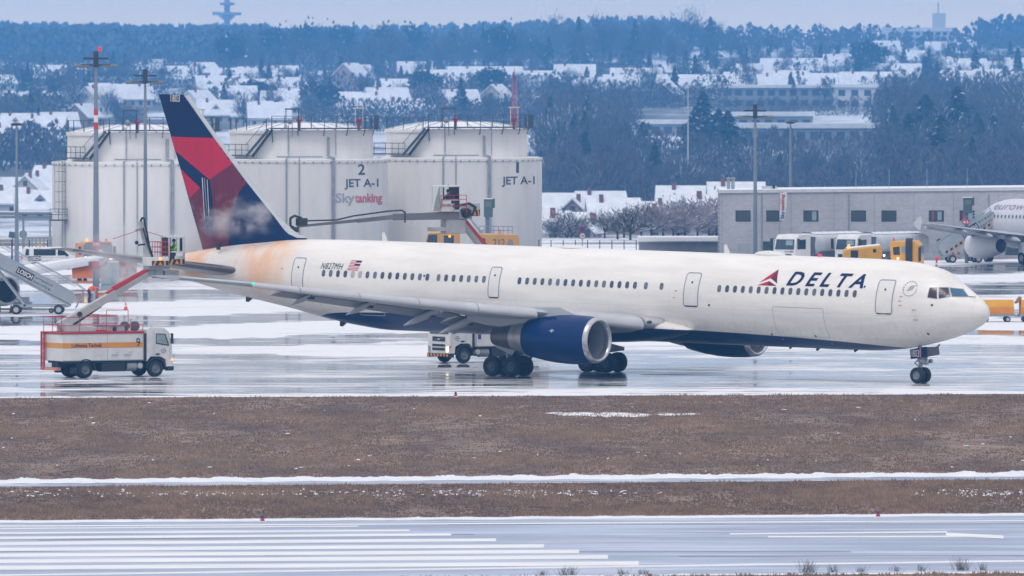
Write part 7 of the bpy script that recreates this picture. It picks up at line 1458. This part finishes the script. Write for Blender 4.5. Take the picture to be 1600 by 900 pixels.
def conifer_pts(rnd, h, r, n=900, lean=0):
    P = []
    for _ in range(n):
        u = rnd.random() ** .8; z = h * (.08 + .92 * u); layer = .78 + .3 * math.sin(z / h * 42 + rnd.random()); a = rnd.uniform(0, 2 * math.pi)
        R_ = r * (1 - u) ** .85 * layer * (1 + .25 * mnoise.noise((math.cos(a) * 2, math.sin(a) * 2, z * .5 + r))) + .12; q = R_ * rnd.random() ** .45
        P.append((Vector((math.cos(a) * q, math.sin(a) * q, z - q * .28)), Vector((math.cos(a), math.sin(a), -.45)), rnd.uniform(.6, 1.3) * (.5 + .6 * (1 - u)), min(1, rnd.random() * .9 + (.12 if q > R_ * .8 else 0)))) 
    return P
def bare_pts(rnd, h, r, n=1000):
    P = []; limbs = []; T = MB()
    T.tube((0, 0, -1), (0, 0, h * .35), .22, .16, 6)
    for k in range(11):
        a = k * 2.4 + rnd.random(); z0 = h * rnd.uniform(.15, .42); el = rnd.uniform(.5, 1.25); ln = h * rnd.uniform(.35, .62); d = Vector((math.cos(a) * math.cos(el), math.sin(a) * math.cos(el), math.sin(el))); p0 = Vector((0, 0, z0)); p1 = p0 + d * ln * .5 + Vector((0, 0, .05 * h)); p2 = p1 + (d + Vector((0, 0, .35))).normalized() * ln * .5; T.tube(p0, p1, .11, .07, 4).tube(p1, p2, .07, .03, 4); limbs += [(p0, p1), (p1, p2)]
        for j in range(3): b0 = p0.lerp(p2, rnd.uniform(.3, .9)); b1 = b0 + Vector((rnd.gauss(0, 1), rnd.gauss(0, 1), rnd.uniform(.3, 1.4))).normalized() * ln * .35; T.tube(b0, b1, .045, .02, 3); limbs.append((b0, b1))
    for _ in range(n):
        a, b = limbs[rnd.randrange(len(limbs))]; p = a.lerp(b, rnd.uniform(.2, 1.15)); s = .09 * h * (.4 + rnd.random()); p = p + Vector((rnd.gauss(0, s), rnd.gauss(0, s), rnd.gauss(0, s)))
        rr = math.hypot(p.x, p.y)
        if rr > r: p.x *= r / rr; p.y *= r / rr
        if p.z < h * .12: p.z = h * .15
        P.append((p, Vector((p.x, p.y, (p.z - h * .2) * .9)) + Vector((rnd.gauss(0, .5), rnd.gauss(0, .5), rnd.gauss(0, .5))), rnd.uniform(.6, 1.3), rnd.random()))
    return P, T
M_shrub = leafmat('misty_shrub_twigs', (.20, .17, .19), (.36, .32, .35), (.3, .26, .29), .06)  # mist over the bushes is put into this pale twig colour
M_far = leafmat('far_forest_twigs', (.09, .10, .12), (.15, .16, .19), (.12, .12, .14), 0)  # lighter, bluer twigs: extra haze of the far ridge painted into the colour
protos = {}
def proto(kind, k):
    rnd = random.Random(hash((kind, k)) % 1000 + k * 17 if False else k * 31 + len(kind)); 
    if kind == 'conifer': P = conifer_pts(rnd, 10, 2.6 + .25 * k, 950); T = MB().tube((0, 0, -1), (0, 0, 8.5), .2, .03, 6); me = leafmesh('crown', P, M_con, rnd, (.55, .22))
    elif kind == 'round': P, T = bare_pts(rnd, 10, 4.6, 1700); me = leafmesh('crown', P, M_con, rnd, (.5, .35))
    elif kind == 'bare': P, T = bare_pts(rnd, 10, 3.6 + .3 * k, 1250); me = leafmesh('crown', P, M_bare, rnd, (.55, .06))
    elif kind == 'shrub': P, T = bare_pts(rnd, 10, 4.6, 1900); me = leafmesh('crown', P, M_shrub, rnd, (.5, .10))
    else: P, T = bare_pts(rnd, 10, 4.2 + .3 * k, 1150); me = leafmesh('crown', P, M_frost, rnd, (.55, .06))
    to = T.build('trunk', bark, None, smooth=0, fix=False); tm_ = to.data; bpy.data.objects.remove(to); return me, tm_
for kd, n in (('conifer', 4), ('round', 2), ('bare', 6), ('frost', 4), ('shrub', 3)): protos[kd] = [proto(kd, k) for k in range(n)]
tree_objs = []; rt = random.Random(99)
def tree(kind, px, row, h, zone, Y=None, wide=1.0):
    Y = Y if Y is not None else rowY(row); X = XP(px, Y); z = terr_z(X, Y); me, tm_ = protos[kind][rt.randrange(len(protos[kind]))]
    t = bpy.data.objects.new({'conifer': 'conifer_tree', 'round': 'evergreen_tree', 'bare': 'bare_tree', 'frost': 'frosted_tree', 'shrub': 'shrub'}[kind], None); C.objects.link(t); t.location = (X, Y, z); s = h / 10; t.scale = (s * wide, s * wide, s); t.rotation_euler = (0, 0, rt.uniform(0, 6.28))
    for nm, m in (('crown', me), ('trunk', tm_)): o = bpy.data.objects.new(nm, m); C.objects.link(o); o.parent = t
    tree_objs.append((px, t, kind, zone, h)); return t
Z1, Z2, Z3, Z4, Z5, Z6, Z7 = 'among the houses at upper left', 'among the houses above the tanks', 'in the wood right of the tanks', 'in the wood behind the brick building', 'on the dark wooded ridge', 'in the far village at upper right', 'left of the brick building'
for px, row, h in ((48, 200, 11), (61, 206, 8), (132, 168, 9), (350, 182, 10), (20, 250, 8)): tree('conifer', px, row, h, Z1)
for px, row, h in ((500, 176, 8), (636, 140, 7), (627, 138, 8), (778, 150, 9), (720, 176, 11), (725, 196, 11), (548, 172, 6), (566, 160, 6)): tree('conifer', px, row, h, Z2)
for px, row, h, w in ((402, 170, 9, 1.2), (420, 172, 7, 1.2), (505, 182, 10, 1.5), (665, 160, 10, 1.3), (770, 158, 11, 1.2)): tree('round', px, row, h, Z2, wide=w)
for px, row, h, w in ((1098, 246, 17, 1.5), (1082, 262, 14, 1.7), (1122, 268, 15, 1.7), (942, 224, 9, 1.2), (1005, 252, 10, 1.7), (980, 258, 10, 1.6), (1138, 280, 16, 1.6)): tree('conifer', px, row, h, Z3, wide=w)
for px, row, h, w in ((1446, 262, 18, 1.6), (1496, 262, 20, 1.6), (1420, 285, 16, 1.5), (1556, 240, 12, 1.3), (1470, 300, 17, 1.7)): tree('conifer', px, row, h, Z4, wide=w)
for px, row, h, w in ((1358, 122, 13, 1.3), (1344, 124, 9, 1.0)): tree('round', px, row, h, Z6, wide=w)
for px, row, h in ((1412, 118, 10), (1086, 148, 14), (1072, 132, 12), (1228, 142, 7), (1310, 118, 6), (1524, 138, 14), (1464, 150, 12), (1590, 140, 15), (1482, 108, 9), (1166, 122, 11), (858, 118, 15), (904, 112, 22), (992, 112, 20), (1110, 104, 20), (885, 148, 7), (1455, 142, 9)): tree('conifer', px, row, h, Z6)
r5 = random.Random(21)
for i in range(34): tree('bare' if i % 4 else 'round', 365 + i * 14.5 + r5.uniform(-6, 6), 112 + r5.uniform(-6, 8), r5.uniform(11, 19), Z5)
for i in range(26): tree('bare', 845 + i * 15.5 + r5.uniform(-6, 6), 105 + r5.uniform(-8, 8), r5.uniform(13, 22) if i < 20 else r5.uniform(8, 13), Z5)
for i in range(30): tree('bare' if i % 3 else 'frost', r5.uniform(0, 240) if i < 18 else r5.uniform(240, 410), r5.uniform(118, 235) if i < 18 else r5.uniform(115, 200), r5.uniform(6, 10), Z1)
for i in range(42): tree('bare' if i % 3 else 'frost', r5.uniform(410, 860), r5.uniform(112, 205), r5.uniform(7, 11), Z2)
for i in range(50): tree(('bare', 'frost', 'bare')[i % 3], 870 + i * 14.6 + r5.uniform(-8, 8), r5.uniform(100, 156), r5.uniform(6, 11), Z6)
for i in range(30):
    px = r5.uniform(855, 1125); u = r5.random(); tree('bare' if i % 4 else 'frost', px, (205 if px < 985 else 280) + (130 if px < 985 else 55) * u, r5.uniform(10, 16) if px < 985 else r5.uniform(8, 11), Z3)
for i in range(42):
    px = r5.uniform(1125, 1605); u = r5.random(); tree('bare' if i % 4 else 'frost', px, (290 if px < 1375 else 195) + (45 if px < 1375 else 130) * u, r5.uniform(8, 11) if px < 1375 else r5.uniform(11, 17), Z4)
for px, row, h, Y in ((885, 0, 5, 1180), (868, 0, 6, 1260), (893, 0, 7, 1280), (930, 0, 6, 1300), (965, 0, 4.6, 1010), (985, 0, 5.2, 1000), (1002, 0, 4.8, 1020), (1018, 0, 5.6, 1010), (1036, 0, 5, 1030), (1052, 0, 5.4, 1020), (1070, 0, 5.8, 1030), (1090, 0, 5.6, 1040), (1108, 0, 5.4, 1060), (1120, 0, 6, 1050), (945, 0, 4.2, 1030), (975, 0, 5, 1080), (1060, 0, 7.5, 1150), (1110, 0, 8.5, 1160)): tree('frost' if px < 1010 else 'shrub', px, 0, h * .62, Z7, Y, 1.9)
KN = {'conifer': 'dark conifer', 'round': 'dense evergreen', 'bare': 'bare winter tree', 'frost': 'snow-dusted bare tree', 'shrub': 'pale bare shrub'}
zs = {}
for q in tree_objs: zs.setdefault((q[3], q[2]), []).append(q)
for (z_, kd), L_ in zs.items():
    L_.sort(key=lambda q: q[0]); n = len(L_)
    for i, (px, t, _, _, h) in enumerate(L_): tag(t, '%s %s, %s' % (KN[kd], z_, 'the %d%s from the left' % (i + 1, {1: 'st', 2: 'nd', 3: 'rd'}.get((i + 1) % 10, 'th')) if i >= 20 else (('the %s one' % ORD[i]) if i == 0 else 'the %s from the left' % ORD[i])), 'tree', KN[kd] + 's beyond the airport')
# woodland masses that read as one
def wood(name, cells, label, m, size, seed, per=150):
    rnd = random.Random(seed); P = []
    for (px, row, h, kind) in cells:
        ct = rnd.random()
        Y = rowY(row); X = XP(px, Y); z = terr_z(X, Y)
        for _ in range(per):
            u = rnd.random(); a = rnd.uniform(0, 6.28)
            if kind: R_ = h * .26 * (1 - u) ** .8; zz = h * u
            else: R_ = h * .36 * math.sqrt(max(0, 1 - (2 * u - .9) ** 2)) if u < .95 else h * .08; zz = h * (.1 + .9 * u)
            q = R_ * rnd.random() ** .5; P.append((Vector((X + math.cos(a) * q, Y + math.sin(a) * q, z + zz)), Vector((rnd.gauss(0, .5), rnd.gauss(0, .5), 1)), rnd.uniform(.6, 1.4) * h / 12, min(1, .65 * ct + .45 * rnd.random())))
    me = leafmesh(name, P, m, rnd, size); o = bpy.data.objects.new(name, me); C.objects.link(o); return tag(o, label, 'wood', kind='stuff')
r6 = random.Random(3); cells = []
def skyline(px): return 46 + 6 * math.sin(px * .006) + 3 * math.sin(px * .03)
for px in range(-20, 560, 5):
    for row in (97, 91, 86, 81, 78): cells.append((px + r6.uniform(-3, 3), row, r6.uniform(13, 17) * (1.0 if px < 420 else .85), 0))
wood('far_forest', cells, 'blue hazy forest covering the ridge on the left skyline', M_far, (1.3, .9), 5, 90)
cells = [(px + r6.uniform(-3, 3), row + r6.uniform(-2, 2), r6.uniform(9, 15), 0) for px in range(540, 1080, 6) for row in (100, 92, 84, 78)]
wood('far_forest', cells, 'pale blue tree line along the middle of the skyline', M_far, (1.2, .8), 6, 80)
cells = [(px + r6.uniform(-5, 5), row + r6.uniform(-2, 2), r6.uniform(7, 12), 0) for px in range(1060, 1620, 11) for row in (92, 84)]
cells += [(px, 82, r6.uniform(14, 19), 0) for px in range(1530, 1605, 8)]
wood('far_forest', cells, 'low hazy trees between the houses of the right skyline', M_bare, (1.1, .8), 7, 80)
cells = [(px + r6.uniform(-6, 6), row + r6.uniform(-5, 5), (r6.uniform(9, 14) if row < 300 or px > 1375 or px < 985 else r6.uniform(7, 10)), False) for px in range(850, 1625, 12) for row in (345, 318, 292, 268, 246, 228, 212) if not (row < 275 and 990 < px < 1370)]
cells += [(px + r6.uniform(-6, 6), row, r6.uniform(9, 13), 0) for px in range(1375, 1625, 10) for row in (196, 182, 168)] + [(px, row, r6.uniform(8, 11), 0) for px in range(850, 1000, 10) for row in (196, 180, 166)] + [(px, 172, r6.uniform(7, 9), 0) for px in range(1000, 1125, 9)]
cells += [(px + r6.uniform(-4, 4), 183, r6.uniform(4, 6.5), 0) for px in range(1120, 1392, 8)]; c2 = [(r6.uniform(850, 1610), r6.uniform(235, 320), r6.uniform(8, 15), True) for _ in range(60)]; c2 = [q for q in c2 if not (990 < q[0] < 1375 and q[1] - q[2] * 6.6 < 225)]
wood('spruce_groups', c2, 'darker spruce groups standing among the bare woodland', M_con, (.6, .3), 18, 420)
c2 = [(r6.uniform(0, 1600), r6.uniform(104, 160), r6.uniform(6, 11), True) for _ in range(70)]
wood('spruce_groups', c2, 'small dark spruces scattered between the far village gardens', M_con, (.8, .45), 19, 220)
wood('woodland', cells, 'bare bluish winter woodland filling the slope behind the brick building', M_bare, (.75, .16), 8, 240)
cells = [(px + r6.uniform(-4, 4), row + r6.uniform(-3, 3), r6.uniform(6, 10), 0) for px in range(0, 860, 13) for row in (118, 108)]
cells += [(r6.uniform(0, 1600), r6.uniform(104, 172), r6.uniform(6, 10), r6.random() < .3) for _ in range(330)]
cells += [(px + r6.uniform(-5, 5), row + r6.uniform(-3, 3), r6.uniform(8, 11), 0) for px in range(0, 100, 9) for row in (268, 256, 205, 196)] + [(px, row, r6.uniform(7, 10), 0) for px in range(0, 240, 11) for row in (139, 130)] + [(px, row, 8, 0) for px in range(480, 860, 12) for row in (210, 196, 150)]
wood('hedgerow_trees', cells, 'bluish bare trees and hedges filling the gaps between village gardens', M_bare, (.8, .3), 9, 120)
# ================================================================ air: haze and de-icing steam
def volume_mat(name, col, dens, noise=None):
    m = bpy.data.materials.new(name); m.use_nodes = True; t = m.node_tree; t.nodes.clear(); v = t.nodes.new('ShaderNodeVolumePrincipled'); v.inputs['Color'].default_value = (*col, 1); v.inputs['Density'].default_value = dens; v.inputs['Anisotropy'].default_value = 0
    if noise: noise(t, v)
    o = t.nodes.new('ShaderNodeOutputMaterial'); t.links.new(v.outputs[0], o.inputs['Volume']); return m
HZ = MB().bx(-720, 720, -60, 7020, -30, 95).build('haze', volume_mat('haze_air', (0.14, 0.47, 1.0), 0.000165), smooth=0); tag(HZ, 'thin blue winter haze between the airport and the hills', 'haze', kind='stuff')
HZ.data.materials[0].cycles.homogeneous_volume = True
def steam(name, c, r3, dens, scale, label, rz=0, thr=.48):
    def f(t, v):
        co = nd(t, 'ShaderNodeTexCoord').outputs['Object']; n = noise_n(t, co, scale, 4, .6)
        ln = nd(t, 'ShaderNodeVectorMath', operation='LENGTH'); dv = nd(t, 'ShaderNodeVectorMath', operation='DIVIDE'); dv.inputs[1].default_value = r3; t.links.new(co, dv.inputs[0]); t.links.new(dv.outputs[0], ln.inputs[0])
        fall = rng_n(t, ln.outputs['Value'], .35, 1.0, 1, 0); t.links.new(math_n(t, 'MULTIPLY', math_n(t, 'MULTIPLY', rng_n(t, n, thr, thr + .2), fall), dens), v.inputs['Density'])
    o = MB().ball((0, 0, 0), 1, 20, 0, r3).build(name, volume_mat(name + '_vapour', (.93, .91, .93), dens, f), smooth=0); o.location = c; o.rotation_euler = (0, 0, rz); return tag(o, label, 'steam', kind='stuff')
p = AX @ Vector((-23.5, -1.6, 8.7)); steam('steam', p, (4.8, 1.1, 1.6), 1.3, .6, 'white steam drifting across the foot of the tail fin', -TH)
p = AX @ Vector((-28.3, 1.5, 6.6)); steam('steam', p, (5.2, 2.6, 2.6), .9, .45, 'steam and spray behind the left truck cabin', -TH, .42)
p = W(185, 382, 592); steam('spray_mist', p, (3.4, 1.8, 2.0), .5, .6, 'pinkish fluid mist below the spray nozzle', 0, .4)
p = W(225, 432, 700); steam('snow_spray', p + Vector((0, 0, .3)), (4.4, 2.2, 1.8), .8, .7, 'white snow dust blowing off right of the plough', 0, .4)
# spray jet from the nozzle
jt = MA @ Vector((3.8, -.1, 8.5)); je = W(206, 376, jt.y)
